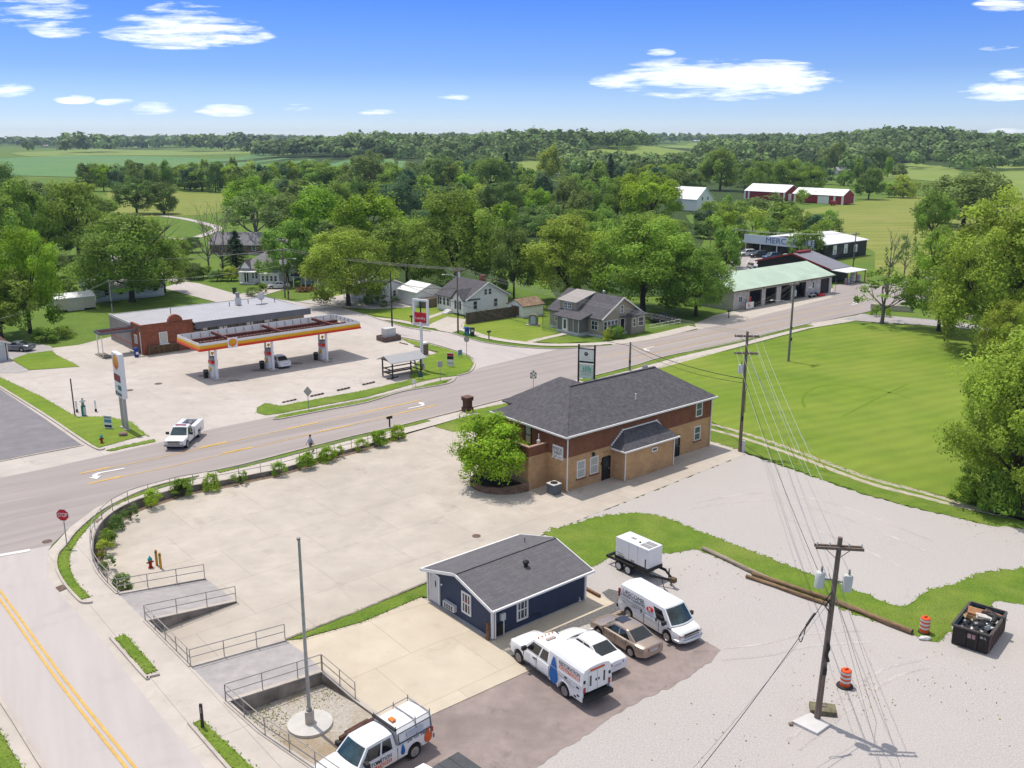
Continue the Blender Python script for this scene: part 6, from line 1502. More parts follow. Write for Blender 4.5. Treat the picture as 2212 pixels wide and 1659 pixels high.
def person():
 p = U(672, 977)
 t = thing('person', 'person in a pale blue shirt and grey-green shorts walking along the railing', 'person', p, radians(215))
 sk = pmat('skin', (.40, .24, .17), .6, .08, 6); hair = pmat('dark_hair', (.02, .016, .014), .8, .3, 20)
 J = {'pel': (0, 0, .93, .14), 'sp': (0, 0, 1.12, .135), 'ch': (.01, 0, 1.32, .15), 'nk': (.01, 0, 1.48, .055), 'hd0': (.03, 0, 1.56, .075), 'hd': (.035, 0, 1.645, .095), 'ht': (.02, 0, 1.72, .06)}
 E_ = [('pel', 'sp'), ('sp', 'ch'), ('ch', 'nk'), ('nk', 'hd0'), ('hd0', 'hd'), ('hd', 'ht')]
 for s, n, fx in ((1, 'l', .26), (-1, 'r', -.24)):
  J['hip'+n] = (0, s*.095, .88, .1); J['kn'+n] = (fx*.55+.05, s*.1, .49, .06); J['an'+n] = (fx*1.15-.04, s*.1, .1 if fx > 0 else .14, .042); J['to'+n] = (fx*1.15+.13, s*.115, .04 if fx > 0 else .05, .036)
  E_ += [('pel', 'hip'+n), ('hip'+n, 'kn'+n), ('kn'+n, 'an'+n), ('an'+n, 'to'+n)]
  J['sh'+n] = (.01, s*.19, 1.4, .06); J['el'+n] = (-fx*.45, s*.26, 1.13, .045); J['wr'+n] = (-fx*1.0+.05, s*.28, .89, .03); J['ha'+n] = (-fx*1.15+.06, s*.275, .82, .036)
  E_ += [('ch', 'sh'+n), ('sh'+n, 'el'+n), ('el'+n, 'wr'+n), ('wr'+n, 'ha'+n)]
  for k in range(5):
   th = k == 4
   J['fi%d' % k+n] = (-fx*1.15+.06+(.05 if th else .028-.019*k), s*(.265-(.02 if th else 0)), .775 if th else .725-.006*abs(k-1), .0095)
   E_.append((('wr' if th else 'ha')+n, 'fi%d' % k+n))
 keys = list(J); idx = {k: i for i, k in enumerate(keys)}
 def skin(name, ks, edges, mat, grow=1., root='pel'):
  ids = {k: i for i, k in enumerate(ks)}
  me = bpy.data.meshes.new(name); me.from_pydata([J[k][:3] for k in ks], [(ids[a], ids[b]) for a, b in edges], [])
  o = bpy.data.objects.new(name, me); COL.objects.link(o)
  md = o.modifiers.new('skin', 'SKIN'); md.use_smooth_shade = True
  for i, k in enumerate(ks):
   r = J[k][3]*grow; me.skin_vertices[0].data[i].radius = (r, r); me.skin_vertices[0].data[i].use_root = (k == root)
  sb = o.modifiers.new('sub', 'SUBSURF'); sb.levels = 1; sb.render_levels = 1
  dg = bpy.context.evaluated_depsgraph_get(); m2 = bpy.data.meshes.new_from_object(o.evaluated_get(dg))
  bpy.data.objects.remove(o)
  m2.materials.clear(); return link(name, m2, mat, t)
 skin('body', keys, E_, sk)
 shirt = ['sp', 'ch', 'shl', 'shr', 'ell', 'elr']
 J['ell'] = tuple(V3(J['shl'][:3]).lerp(V3(J['ell'][:3]), .6))+(.062,); J['elr'] = tuple(V3(J['shr'][:3]).lerp(V3(J['elr'][:3]), .6))+(.062,)
 J['hem'] = (0, 0, .95, .165); J['chx'] = (.01, 0, 1.42, .12)
 skin('shirt', ['hem', 'sp', 'ch', 'chx', 'shl', 'shr', 'ell', 'elr'], [('hem', 'sp'), ('sp', 'ch'), ('ch', 'chx'), ('ch', 'shl'), ('ch', 'shr'), ('shl', 'ell'), ('shr', 'elr')], pmat('pale_blue_cotton', (.30, .42, .56), .9, .15, 5), 1.16, 'sp')
 for n in 'lr': J['kx'+n] = tuple(V3(J['hip'+n][:3]).lerp(V3(J['kn'+n][:3]), .85))+(.085,)
 skin('shorts', ['pel', 'hipl', 'hipr', 'kxl', 'kxr'], [('pel', 'hipl'), ('pel', 'hipr'), ('hipl', 'kxl'), ('hipr', 'kxr')], pmat('grey_green_cotton', (.13, .14, .10), .9, .15, 5), 1.14)
 for n in 'lr':
  a, b = V3(J['an'+n][:3]), V3(J['to'+n][:3]); MB().bar(a-(b-a)*.45+V3((0, 0, -.06)), b+(b-a)*.2+V3((0, 0, .0)), .09, .09).build('shoe', M_trim, t, bevel=.03)
 MB().ball((.005, 0, 1.675), .112, 8, (1, .88, .92)).build('hair', hair, t, 60)
 f = MB()
 f.ball((.125, 0, 1.635), .022, 5, (1, .7, 1.2)).build('nose', sk, t, 60)
 for s in (1, -1):
  MB().ball((.115, s*.036, 1.66), .013, 5).build('eye', M_white, t, 60); MB().ball((.03, s*.098, 1.645), .026, 5, (.6, .5, 1.2)).build('ear', sk, t, 60)
 MB().box(.112, .124, -.025, .025, 1.592, 1.6).build('mouth', pmat('lips', (.3, .12, .1), .6), t)
person()
# ================================================================ STREET FURNITURE AND YARD THINGS
M_rail = pmat('rail_grey', (.40, .37, .34), .5, .12, 3, metal=.4)
M_red = pmat('sign_red', (.52, .012, .02), .45, .06, 3)
M_sback = pmat('sign_back', (.42, .42, .41), .45, .1, 3, metal=.4)
M_sgreen = pmat('street_sign_green', (.0, .2, .12), .5)
def prof_z(p): return S(p.x, p.y)
# retaining walls
def rwall(label, pts, h, lo=-.08, w=.22, cap=True):
 t = thing('retaining_wall', label, 'wall', pts[0])
 rel = [p-pts[0] for p in pts]
 kerb('concrete_face', rel, w, [q+p.z*0 for q, p in zip(h, rel)], M_rwall, None, t, lo)
 return t
def rw(label, pts, cap=.06):
 """wall from the car park up to just above each top point"""
 t = thing('retaining_wall', label, 'wall', (pts[0].x, pts[0].y, 0))
 fl = [V3((p.x-pts[0].x, p.y-pts[0].y, 0)) for p in pts]
 kerb('concrete_face', fl, .22, [p.z+cap-.04 for p in pts], M_rwall, None, t, -.1)
 kerb('coping', [f+V3((0, 0, p.z+cap-.039)) for f, p in zip(fl, pts)], .27, .06, M_kerb, None, t, 0)
 return t
RA = cr(PU(WALL_A), 3)
rw('long curved concrete retaining wall under the sidewalk railing and shrubs', RA[::-1])
D1a = [G(255, 1283, .9), G(349, 1266, .5), G(443, 1249, .08)]
D1b = [G(510, 1298, .08), G(412, 1319.5, .5), G(314, 1341, .9)]
rw('low concrete wall on the shrub side of the first ramp', D1a, .04)
rw('wedge shaped stained concrete wall below the first ramp', D1b, .04)
MIDW = [G(314, 1341, .9), G(363, 1390, .9), G(412, 1439.5, .9)]
rw('concrete wall along the sidewalk between the two ramps', MIDW, .04)
D2a = [G(412, 1439.5, .9), G(514, 1411, .81), G(616, 1382.6, .74)]
rw('concrete wall on the car park side of the second ramp', D2a, .04)
D2b = [G(488, 1516, .9), G(592, 1483, .82), G(695, 1450, .74)]
rw('pale concrete wall between the second ramp and the gravel pit', D2b, .04)
PDW = [G(697, 1450, .74), G(732, 1480, .42), G(768, 1511, .12), G(827, 1554, .06)]
rw('sloping concrete wall between the cream pad and the gravel pit', PDW, .04)
SWW = [G(488, 1516, .9), G(560, 1580, .9), G(675, 1659, .9), G(740, 1705, .9)]
rw('concrete wall between the sidewalk and the gravel pit', SWW, .04)
# railings
def railing(label, pts, step=2.0, h=1.0, r=.028, tubes=(1., .52), posts_at=None):
 O = pts[0]; t = thing('railing', label, 'railing', O)
 rel = [p-O for p in pts]
 for k in tubes: MB().tube([p+V3((0, 0, h*k+.04)) for p in rel], r, 6).build('rail', M_rail, t)
 acc = 0; P = [rel[0]]; 
 for a, b in zip(rel, rel[1:]):
  L_ = (b-a).length; d = step-acc
  while d <= L_+1e-6:
   P.append(a.lerp(b, d/L_)); d += step
  acc = (L_-(d-step))
 if (P[-1]-rel[-1]).length > .4: P.append(rel[-1])
 for p in P: MB().tube([p+V3((0, 0, -.02)), p+V3((0, 0, h+.04))], r, 6).build('post', M_rail, t)
 return t
railing('long curved galvanised railing behind the shrubs along the sidewalk', RA[::-1][2:]if False else RA[::-1])
railing('straight railing down the shrub side of the first ramp', D1a, 1.95)
railing('bent railing above the wedge shaped wall of the first ramp', D1b, 2.0)
railing('railing along the sidewalk between the two ramps', MIDW, 1.6)
railing('railing on the car park side of the second ramp', D2a, 1.9)
railing('railing between the second ramp and the gravel pit', D2b, 2.0)
railing('short railing down the edge of the cream pad', PDW[:3], 1.5)
railing('railing along the sidewalk above the gravel pit', SWW, 2.0)
def sign_post(name, label, p, h, rot, cat='sign', r=.035):
 t = thing(name, label, cat, p, rot); MB().tube([(0, 0, -.05), (0, 0, h)], r, 6).build('post', M_steel, t); return t
def octagon(r): return [(r*cos(radians(22.5+45*k)), r*sin(radians(22.5+45*k))) for k in range(8)]
s = sign_post('stop_sign', 'red STOP sign on the grass strip at the corner', U(145, 1180), 2.85, radians(-4))
pl = panel2d(octagon(.49), (0, -.05, 2.45), (1, 0, 0), (0, 0, 1), M_white, s, 'sign_face', .012)
panel2d(octagon(.455), (0, -.063, 2.45), (1, 0, 0), (0, 0, 1), M_red, pl, 'red_field', .008)
writing('STOP', .4, (0, -.075, 2.45), (1, 0, 0), (0, 0, 1), M_white, pl, wmax=.72, hscale=1.05)
s = sign_post('stop_sign', 'back of a stop sign with green street name blades on the corner lawn', U(720+.3255*885, 540+.3255*712), 3.6, radians(150))
panel2d(octagon(.42), (0, -.05, 2.55), (1, 0, 0), (0, 0, 1), M_red, s, 'sign_face', .012)
panel2d(octagon(.42), (0, .05, 2.55), (-1, 0, 0), (0, 0, 1), M_sback, s, 'sign_back', .012)
MB().box(-.5, .5, -.02, .02, 3.12, 3.32).build('street_name_blade', M_sgreen, s); MB().box(-.02, .02, -.5, .5, 3.34, 3.54).build('street_name_blade', M_sgreen, s)
s = sign_post('warning_sign', 'grey back of a diamond warning sign beside the forecourt verge', U(667, 887), 2.75, radians(-20))
panel2d([(0, .56), (-.5, 0), (0, -.56), (.5, 0)][::-1], (0, -.05, 2.2), (1, 0, 0), (0, 0, 1), M_sback, s, 'sign_back', .015)
panel2d([(0, .56), (-.5, 0), (0, -.56), (.5, 0)][::-1], (0, .05, 2.2), (-1, 0, 0), (0, 0, 1), pmat('warning_yellow', (.6, .42, .02), .5), s, 'sign_face', .015)
s = sign_post('speed_sign', 'narrow grey back of a road sign between the shelter and the kerb', U(720+.3255*710, 540+.3255*870), 2.6, radians(25))
MB().box(-.3, .3, -.06, -.04, 1.8, 2.55).build('sign_back', M_sback, s); MB().box(-.3, .3, .04, .06, 1.8, 2.55).build('sign_face', M_white, s)
s = sign_post('route_sign', 'black and white route 54 shield sign left of the clinic roof', U(720+.3255*1327, 540+.3255*960), 3.0, radians(0))
MB().box(-.36, .36, -.06, -.04, 2.0, 2.72).build('sign_board', M_black, s)
panel2d([(.33*cos(radians(a))*(1-.1*abs(sin(2*radians(a)))), .33*sin(radians(a))) for a in range(0, 360, 20)], (0, -.062, 2.36), (1, 0, 0), (0, 0, 1), M_white, s, 'shield', .006)
writing('54', .42, (0, -.072, 2.36), (1, 0, 0), (0, 0, 1), M_black, s, wmax=.42)
MB().box(-.2, .2, -.06, -.04, 2.78, 2.98).build('direction_plate', M_white, s); MB().box(-.09, .07, -.068, -.061, 2.83, 2.93).build('direction_mark', M_black, s)
# two-post business sign behind the clinic
p = U(1265, 850); t = thing('business_sign', 'tall white and teal business sign on two black posts beyond the clinic', 'sign', U(1266, 843), radians(-22))
for x, h in ((-1., 5.6), (1., 5.6)): MB().box(x-.09, x+.09, -.09, .09, 0, h).build('post', M_black, t)
b1 = MB().box(-.9, .9, -.1, .1, 3.35, 5.05).build('white_board', M_cw, t, bevel=.02)
MB().box(-.9, .9, -.11, .11, 5.06, 5.14).build('top_bar', M_black, t)
MB().lathe([(.02, -.115), (.24, -.115), (.24, -.102), (.02, -.102)], 18, 'y', (-.05, 0, 4.5)).build('round_emblem', M_lnavy, b1)
writing('P', .3, (-.05, -.12, 4.5), (1, 0, 0), (0, 0, 1), M_white, b1)
MB().box(-.6, .45, -.106, -.101, 4.05, 4.1).box(-.75, .75, -.106, -.101, 3.83, 3.88).build('small_print', M_concp, b1)
MB().box(-.88, .88, -.112, -.101, 3.4, 3.62).build('dark_band', M_lnavy, b1)
b2 = MB().box(-.85, .85, -.09, .09, 1.5, 3.2).build('teal_board', pmat('pale_teal', (.58, .68, .64), .5, .05, 2), t, bevel=.02)
for k, (x, hh) in enumerate(((-.35, .5), (-.05, .6), (.25, .66), (.5, .4))): MB().ext([(x-.12, 2.45), (x+.12, 2.45), (x+.1, 2.45+hh*.8), (x, 2.45+hh), (x-.1, 2.45+hh*.8)], 'y', -.1, -.092).build('teal_letter_shape', pmat('teal_print', (.22, .45, .38), .5), b2)
MB().box(-.75, .75, -.1, -.092, 2.28, 2.36).box(-.6, .6, -.1, -.092, 2.08, 2.13).box(-.6, .6, -.1, -.092, 1.9, 1.95).build('small_print', M_steel, b2)
# laundry pylon
p = U(720+.3255*590, 540+.3255*795)
t = thing('laundry_sign', 'red Laundry sign in an open white frame on a thick white pole', 'sign', p, radians(-28))
MB().tube([(0, 0, .1), (0, 0, 6.4)], .2, 10).build('pole', M_cw, t, 50); MB().tube([(0, 0, 0), (0, 0, .8)], .28, 10).build('base', M_steel, t, 50)
f = MB()
for x in (-1.05, 1.05): f.box(x-.12, x+.12, -.15, .15, 5.9, 9.35)
f.box(-.93, .93, -.15, .15, 9.1, 9.35); f.build('frame', M_cw, t)
MB().box(-.08, .02, -.08, .08, 7.62, 9.1).build('inner_bar', M_black, t)
b = MB().box(-.92, .92, -.13, .13, 6.3, 7.6).build('red_panel', M_red, t)
MB().box(-.92, .92, -.131, .131, 5.95, 6.29).build('white_panel', M_concp, t)
writing('Laundry', .5, (0, -.137, 6.9), (1, 0, 0), (0, 0, 1), M_white, b, wmax=1.5)
for x, d in ((-.8, -.5), (.75, -.3)): MB().bar((x*.6, d, .1), (x, d-.2, 1.6 if x < 0 else .9), .05, .25).build('leaning_board', M_white, t)
# picnic shelter
p = U(720+.3255*465, 540+.3255*835)
t = thing('shelter', 'small dark timber shelter with grey gable roof at the forecourt edge', 'shelter', U(720+.3255*395, 540+.3255*858), R40)
MB().ext([(-.5, 2.15), (1.2, 2.85), (2.9, 2.15), (2.9, 2.08), (1.2, 2.76), (-.5, 2.08)], 'x', -.5, 4.9).build('roof', ribs(pmat('grey_sheet', (.40, .40, .41), .5, .05, 1), 'x', .4, .85, .1), t)
for x in (0, 4.3):
 MB().ext([(-.35, 2.1), (1.2, 2.7), (2.7, 2.1)], 'x', x-.03, x+.03).build('gable_board', M_wood, t)
 for y in (0, 2.3): MB().box(x-.07, x+.07, y-.07, y+.07, 0, 2.2).build('post', pmat('dark_timber', (.05, .04, .033), .8, .3, 3), t)
 for z in (.55, 1.1): MB().box(x-.04, x+.04, .08, 2.22, z-.06, z+.06).build('side_rail', pmat('dark_timber', (.05, .04, .033)), t)
for z in (.5, 1.0): MB().box(.08, 4.22, 2.27, 2.34, z-.07, z+.07).build('back_rail', pmat('dark_timber', (.05, .04, .033)), t)
MB().box(.3, 4., 1.5, 1.95, .42, .5).build('bench', pmat('dark_timber', (.05, .04, .033)), t)
# utility cabinet on a brick plinth, other forecourt bits
t = thing('utility_cabinet', 'white utility cabinet on a low brick planter at the forecourt corner', 'cabinet', U(720+.3255*368, 540+.3255*600), R40)
kerb('plinth', [V3((-1.3, -.9, 0)), V3((1.5, -.9, 0)), V3((1.5, 1.2, 0)), V3((-1.3, 1.2, 0)), V3((-1.3, -.78, 0))], .22, .75, M_pblk if False else pmat('plinth_brick', (.17, .12, .10), .9, .2, 3), None, t)
MB().box(-.8, 1., -.5, .7, 0, 1.9).build('cabinet', M_concp, t, bevel=.03)
t = thing('vending_box', 'brown and white phone cabinet behind the laundry sign pole', 'cabinet', U(720+.3255*606, 540+.3255*692), R40)
MB().box(-.4, .4, -.4, .4, 0, 1.5).build('body', pmat('brown_cabinet', (.2, .14, .11), .6), t, bevel=.03); MB().box(-.42, .42, -.42, .42, 1.5, 1.75).build('top', M_white, t, bevel=.05)
def stops(pts, n, lab):
 a, b = U(*pts[0]), U(*pts[1]); d = (b-a).normalized()
 for i in range(n):
  p = a.lerp(b, i/max(1, n-1))
  t = thing('parking_stop', lab, 'parking stop', p, atan2(d.y, d.x), 'parking stops along the forecourt edge')
  MB().ext([(-.1, 0), (.1, 0), (.07, .13), (-.07, .13)], 'x', -.95, .95).build('block', pmat('stop_concrete', (.42, .36, .29), .9, .2, 3), t)
  for k in range(4): MB().ext([(-.105, .02), (.105, .02), (.074, .136), (-.074, .136)], 'x', -.85+.48*k, -.6+.48*k).build('black_band', M_black, t)
stops([(625, 867), (898, 806)], 6, 'low concrete parking stop with black bands by the roadside verge')
stops([(872, 743), (937, 759)], 3, 'low concrete parking stop with black bands by the corner lawn')
# fire hydrants and bollards
def hydrant(label, p):
 t = thing('fire_hydrant', label, 'fire hydrant', p, R40)
 MB().lathe([(.17, 0), (.17, .06), (.11, .08), (.11, .5), (.15, .52), (.15, .58)], 14).build('barrel', pmat('hydrant_red', (.33, .012, .015), .45, .1, 4), t, 40)
 MB().lathe([(.16, .582), (.15, .7), (.09, .78), (.04, .82), (.04, .9), (.01, .9)], 14).build('bonnet', pmat('hydrant_teal', (.02, .30, .27), .45, .1, 4), t, 40)
 for a, b in (((-.24, 0, .42), (.24, 0, .42)), ((0, -.22, .38), (0, 0, .38))): MB().tube([a, b], .065, 8).build('outlet', pmat('hydrant_red', (.33, .012, .015)), t)
hydrant('red fire hydrant with teal top beside the yellow bollards', G(.3923*830, 1008+.3923*556))
hydrant('red fire hydrant with teal top on the grass below the gas price sign', U(.358*615, 504+.358*1266))
for x, y, lab in ((865, 543, 'yellow steel bollard nearest the fire hydrant'), (886, 560, 'yellow steel bollard nearest the ramp railing')):
 t = thing('bollard', lab, 'bollard', G(.3923*x, 1008+.3923*y), 0, 'yellow bollards in the car park')
 MB().lathe([(.09, 0), (.09, 1.12), (.07, 1.19), (.01, 1.21)], 12).build('post', pmat('bollard_yellow', (.55, .30, .03), .5, .12, 4), t, 40)
 MB().lathe([(.092, 1.0), (.092, 1.06)], 12).build('dark_band', M_trim, t)
for x, y, lab in ((465, 1078, 'white bollard with dark foot left of the green pump'), (579, 1075, 'white bollard with dark foot right of the green pump')):
 t = thing('bollard', lab, 'bollard', U(.358*x, 504+.358*y), 0, 'white bollards by the green pump')
 MB().lathe([(.1, .3), (.1, 1.25), (.08, 1.3), (.01, 1.32)], 12).build('post', M_white, t, 40); MB().lathe([(.12, 0), (.12, .3)], 12).build('foot', M_trim, t)
t = thing('kerosene_pump', 'old green and white pump on the grass edge of the forecourt', 'pump', U(.358*508, 504+.358*1100), radians(20))
MB().box(-.22, .22, -.2, .2, 0, 1.15).build('body', pmat('pump_green', (.02, .22, .16), .5, .15, 4), t, bevel=.03); MB().box(.0, .235, -.21, .21, .1, 1.0).build('side_panel', M_concp, t)
MB().lathe([(.1, 1.15), (.16, 1.3), (.14, 1.5), (.03, 1.55)], 10).build('meter', M_steel, t, 40); MB().box(-.3, .3, -.05, .05, 1.55, 1.75).build('top_sign', M_white, t); MB().box(-.1, .1, -.05, .05, 1.76, 2.0).build('top_lamp', M_concp, t)
t = thing('post', 'thin rusty steel post left of the green pump', 'post', U(.358*452, 504+.358*1098)); MB().box(-.05, .05, -.05, .05, 0, 4.1).build('shaft', pmat('rusty_steel', (.12, .06, .04), .8, .25, 3), t); MB().box(-.07, .07, -.07, .07, 0, .08).build('foot', M_kerb, t)
def board_sign(label, p, rot, w, h, mat, z=.35, cols=None, txt=None):
 t = thing('yard_sign', label, 'sign', p, rot)
 for x in (-w/2+.06, w/2-.06): MB().box(x-.02, x+.02, -.02, .02, 0, z+.1).build('stake', M_steel, t)
 b = MB().box(-w/2, w/2, -.03, .03, z, z+h).build('board', mat, t)
 if cols:
  for (a, c, m) in cols: MB().box(-w/2+.04, w/2-.04, -.037, -.031, z+h*a, z+h*c).build('printed_band', m, b)
 return t
board_sign('white roadside board with blue print left of the gas price sign', U(.358*656, 504+.358*1178), radians(-15), .95, 1.35, M_white, .05, [(.78, .92, M_steel), (.45, .7, pmat('print_blue', (.12, .3, .42), .5)), (.08, .26, M_lnavy)])
board_sign('red, black and white poster board on the corner lawn', U(720+.3255*778, 540+.3255*776), radians(-10), .95, 1.75, M_white, .15, [(.78, .97, M_red), (.5, .76, M_black), (.1, .32, M_concp)])
board_sign('blue yard sign at the street edge of the corner lawn', U(720+.3255*842, 540+.3255*712), radians(35), .6, .75, pmat('print_blue', (.05, .25, .5)), .3)
board_sign('small dark roadside sign below the shelter', U(720+.3255*580, 540+.3255*860), radians(30), .6, .6, pmat('dark_teal', (.03, .1, .11), .5), .3)
board_sign('small white roadside sign beside the sidewalk below the laundry pole', U(720+.3255*537, 540+.3255*905), radians(30), .5, .5, M_white, .35)
# grey sandbag-like stones under price sign
t = thing('boulder', 'reddish boulder on the grass at the foot of the gas price sign', 'boulder', U(.358*745, 504+.358*1222)); MB().ball((0, 0, .2), .33, 7, (1.3, .9, .75), .3, random.Random(4)).build('stone', pmat('pink_stone', (.34, .22, .18), .9, .25, 4), t)
# wheelie bins, mailboxes
def wheelie(label, p, mat, rot=0):
 t = thing('wheelie_bin', label, 'bin', p, rot)
 MB().add([(x*(.3+.06*k), y*(.33+.05*k), .08+.98*k) for k in (0, 1) for x, y in ((-1, -1), (1, -1), (1, 1), (-1, 1))], [(3, 2, 1, 0), (4, 5, 6, 7), (0, 1, 5, 4), (1, 2, 6, 5), (2, 3, 7, 6), (3, 0, 4, 7)]).build('body', mat, t, bevel=.02)
 MB().box(-.39, .39, -.4, .44, 1.07, 1.16).build('lid', mat, t, bevel=.03)
 for x in (-.3, .3): MB().lathe([(.02, -.04), (.13, -.04), (.13, .04), (.02, .04)], 10, 'x', (x, .33, .13)).build('wheel', M_black, t)
 return t
wheelie('blue wheelie bin on the kerb by the utility pole', U(720+.3255*887, 540+.3255*562), pmat('bin_bright_blue', (.01, .10, .42), .4), .2)
b = wheelie('dark green wheelie bin right of the blue one', U(720+.3255*922, 540+.3255*566), pmat('bin_dark', (.04, .05, .045), .5), .1); MB().box(-.2, .2, -.39, -.375, .6, .95).build('label', M_concp, b)
wheelie('pair of dark bins on the cross street verge', U(507, 634), pmat('bin_dark', (.04, .05, .045)), .1)
def mailbox(label, p, rot):
 t = thing('mailbox', label, 'mailbox', p, rot); MB().box(-.06, .06, -.06, .06, 0, 1.05).build('post', M_wood if 'brown' in label else M_black, t)
 MB().ext([(-.12, 1.05), (.12, 1.05), (.12, 1.22)]+[(.12*cos(radians(a)), 1.22+.1*sin(radians(a))) for a in (30, 60, 90, 120, 150)]+[(-.12, 1.22)], 'x', -.3, .3).build('box', M_black, t)
mailbox('black mailbox on a post in front of the white cottage', U(720+.3255*520, 540+.3255*487), R40)
mailbox('black mailbox on a post in front of the tan house lawn', U(720+.3255*1033, 540+.3255*592), R40)
mailbox('black mailbox on a post at the garage end of the sidewalk', U(1574, 687), R40)
mailbox('black mailbox behind the railing by the last two shrubs', U(842, 925), radians(40))
t = thing('brick_mailbox', 'square brown brick mailbox pillar beside the main road', 'mailbox', U(1010, 889), R40)
MB().box(-.48, .48, -.48, .48, 0, .55).box(-.38, .38, -.38, .38, .55, 1.3).box(-.48, .48, -.48, .48, 1.3, 1.65).build('pillar', wall_bricks(pmat('pillar_brick', (.10, .05, .035), .9, .2, 3), .3, .1, .012, (1.4, 1.3, 1.2)), t); MB().box(-.52, .52, -.52, .52, 1.65, 1.74).build('cap', pmat('pillar_cap', (.16, .09, .07), .8), t)
# flagpole, stake, timber, slab, block
p = G(670, 1566); t = thing('flagpole', 'tall bare steel flagpole on a round concrete base', 'flagpole', p)
MB().lathe([(1.16, 0), (1.16, .16), (.02, .17)], 40).build('round_base', pmat('base_concrete', (.56, .54, .51), .8, .08, 1.5), t, 40)
MB().box(-.2, .2, -.2, .2, .17, .85).build('plinth', M_kerb, t, bevel=.02); MB().lathe([(.15, .85), (.15, 1.0), (.1, 1.02)], 14).build('collar', M_steel, t)
MB().tube([(0, 0, .85), (0, -.02, 5), (.02, 0, 10.4)], [.105, .09, .07], 12).build('pole', M_galv, t, 50); MB().lathe([(.1, 10.4), (.1, 10.5), (.01, 10.52)], 10).build('cap', M_steel, t)
t = thing('timber_stake', 'dark square wooden stake in the sidewalk grass strip', 'post', U(438, 1572)); MB().box(-.07, .07, -.05, .05, -.1, 1.35).build('stake', pmat('old_timber', (.09, .065, .05), .9, .3, 3), t); MB().box(-.03, .03, -.056, -.051, .85, 1.2).build('nail_plate', M_steel, t)
a, b = G(735, 1608), G(808, 1566); d = b-a
t = thing('timber_beam', 'dark weathered timber beam lying in the gravel behind the company pickup', 'beam', (a+b)/2+V3((0, 0, .3)), atan2(d.y, d.x)); MB().box(-d.length/2, d.length/2, -.1, .1, -.1, .12).box(-d.length/2+.5, d.length/2-.2, .12, .3, -.12, .06).build('timber', pmat('red_timber', (.12, .06, .045), .9, .3, 3), t)
MB().box(-1.0, -.85, -.09, .09, -.3, -.105).box(.9, 1.05, -.09, .09, -.3, -.105).build('bearer', M_wood, t)
t = thing('concrete_slab', 'pale flat concrete slab beside the foot of the near utility pole', 'slab', G(1750, 1566)); c = G(1750, 1566)
MB().prism([((G(*q)-c).x, (G(*q)-c).y) for q in ((1710, 1562), (1751, 1544), (1793, 1569), (1765, 1589))], 0, .14).build('slab', pmat('pale_slab', (.60, .585, .565), .8, .06, 2), t, bevel=.02); MB().box(-1.1, -.9, -.1, .1, 0, .1).build('bearer', M_wood, t)
t = thing('concrete_block', 'mossy concrete block behind the foot of the near utility pole', 'block', G(1779, 1537), radians(-12)); MB().box(-.72, .62, -.42, .42, 0, .28).build('block', pmat('mossy_concrete', (.23, .21, .13), .95, .3, 2.5, .3), t, bevel=.05); MB().box(-.2, .1, -.02, .02, .281, .34).build('lifting_loop', M_steel, t)
# logs along the gravel edge
M_log = pmat('log_wood', (.33, .215, .12), .9, .35, 2., .3, stretch=(.4, 3, 3)); M_log2 = pmat('log_grey', (.42, .35, .27), .9, .3, 2., .3, stretch=(.4, 3, 3)); M_cut = pmat('log_cut', (.10, .08, .06), .9, .2, 6)
for (x0, y0, x1, y1, r, m, lab) in ((1518, 1188, 1660, 1254, .15, M_log2, 'pale grey pole lying at the upper end of the grass edge'), (1625, 1243, 1812, 1305, .15, M_log, 'brown pole lying upper side of the doubled pair on the gravel edge'), (1612, 1248, 1786, 1308, .13, M_log, 'thinner brown pole lying lower side of the doubled pair on the gravel edge'), (1806, 1305, 1970, 1370, .17, M_log, 'thick brown pole lying nearest the orange barrel')):
 a, b = G(x0, y0), G(x1, y1); d = b-a
 t = thing('wooden_pole', lab, 'pole', (a+b)/2+V3((0, 0, r)), atan2(d.y, d.x), 'poles lying along the gravel edge')
 L_ = d.length/2; MB().tube([(-L_, 0, 0), (-L_*.3, .05, .0), (L_*.4, -.04, 0), (L_, 0, 0)], [r, r*.97, r*1.02, r*1.05], 10).build('shaft', m, t, 60)
 for e in (-1, 1): MB().lathe([(.01, e*L_), (r*.98, e*L_), (r*.98, e*(L_+.01)), (.01, e*(L_+.01))], 10, 'x').build('cut_end', M_cut, t)
# traffic barrels
def barrel(label, p, base):
 t = thing('traffic_barrel', label, 'traffic barrel', p, .4, 'orange traffic barrels')
 ora = pmat('barrel_orange', (.72, .10, .02), .5, .08, 3)
 MB().lathe([(.29, .06), (.29, .98), (.25, 1.02), (.02, 1.03)], 20).build('drum', ora, t, 40)
 for z in (.3, .55, .8): MB().lathe([(.293, z), (.297, z+.01), (.297, z+.12), (.293, z+.13)], 20).build('reflective_band', M_concp, t, 40)
 MB().box(-.12, .12, -.03, .03, 1.03, 1.13).build('handle', ora, t, bevel=.015)
 MB().lathe([(.46 if base else .36, 0), (.44 if base else .34, .07), (.3, .08)], 20).build('rubber_base', M_trim, t)
barrel('orange barrel standing on the grass beside the skip', G(1996, 1366), False); barrel('orange barrel standing on gravel with a wide black base by the near utility pole', G(1825, 1482), True)
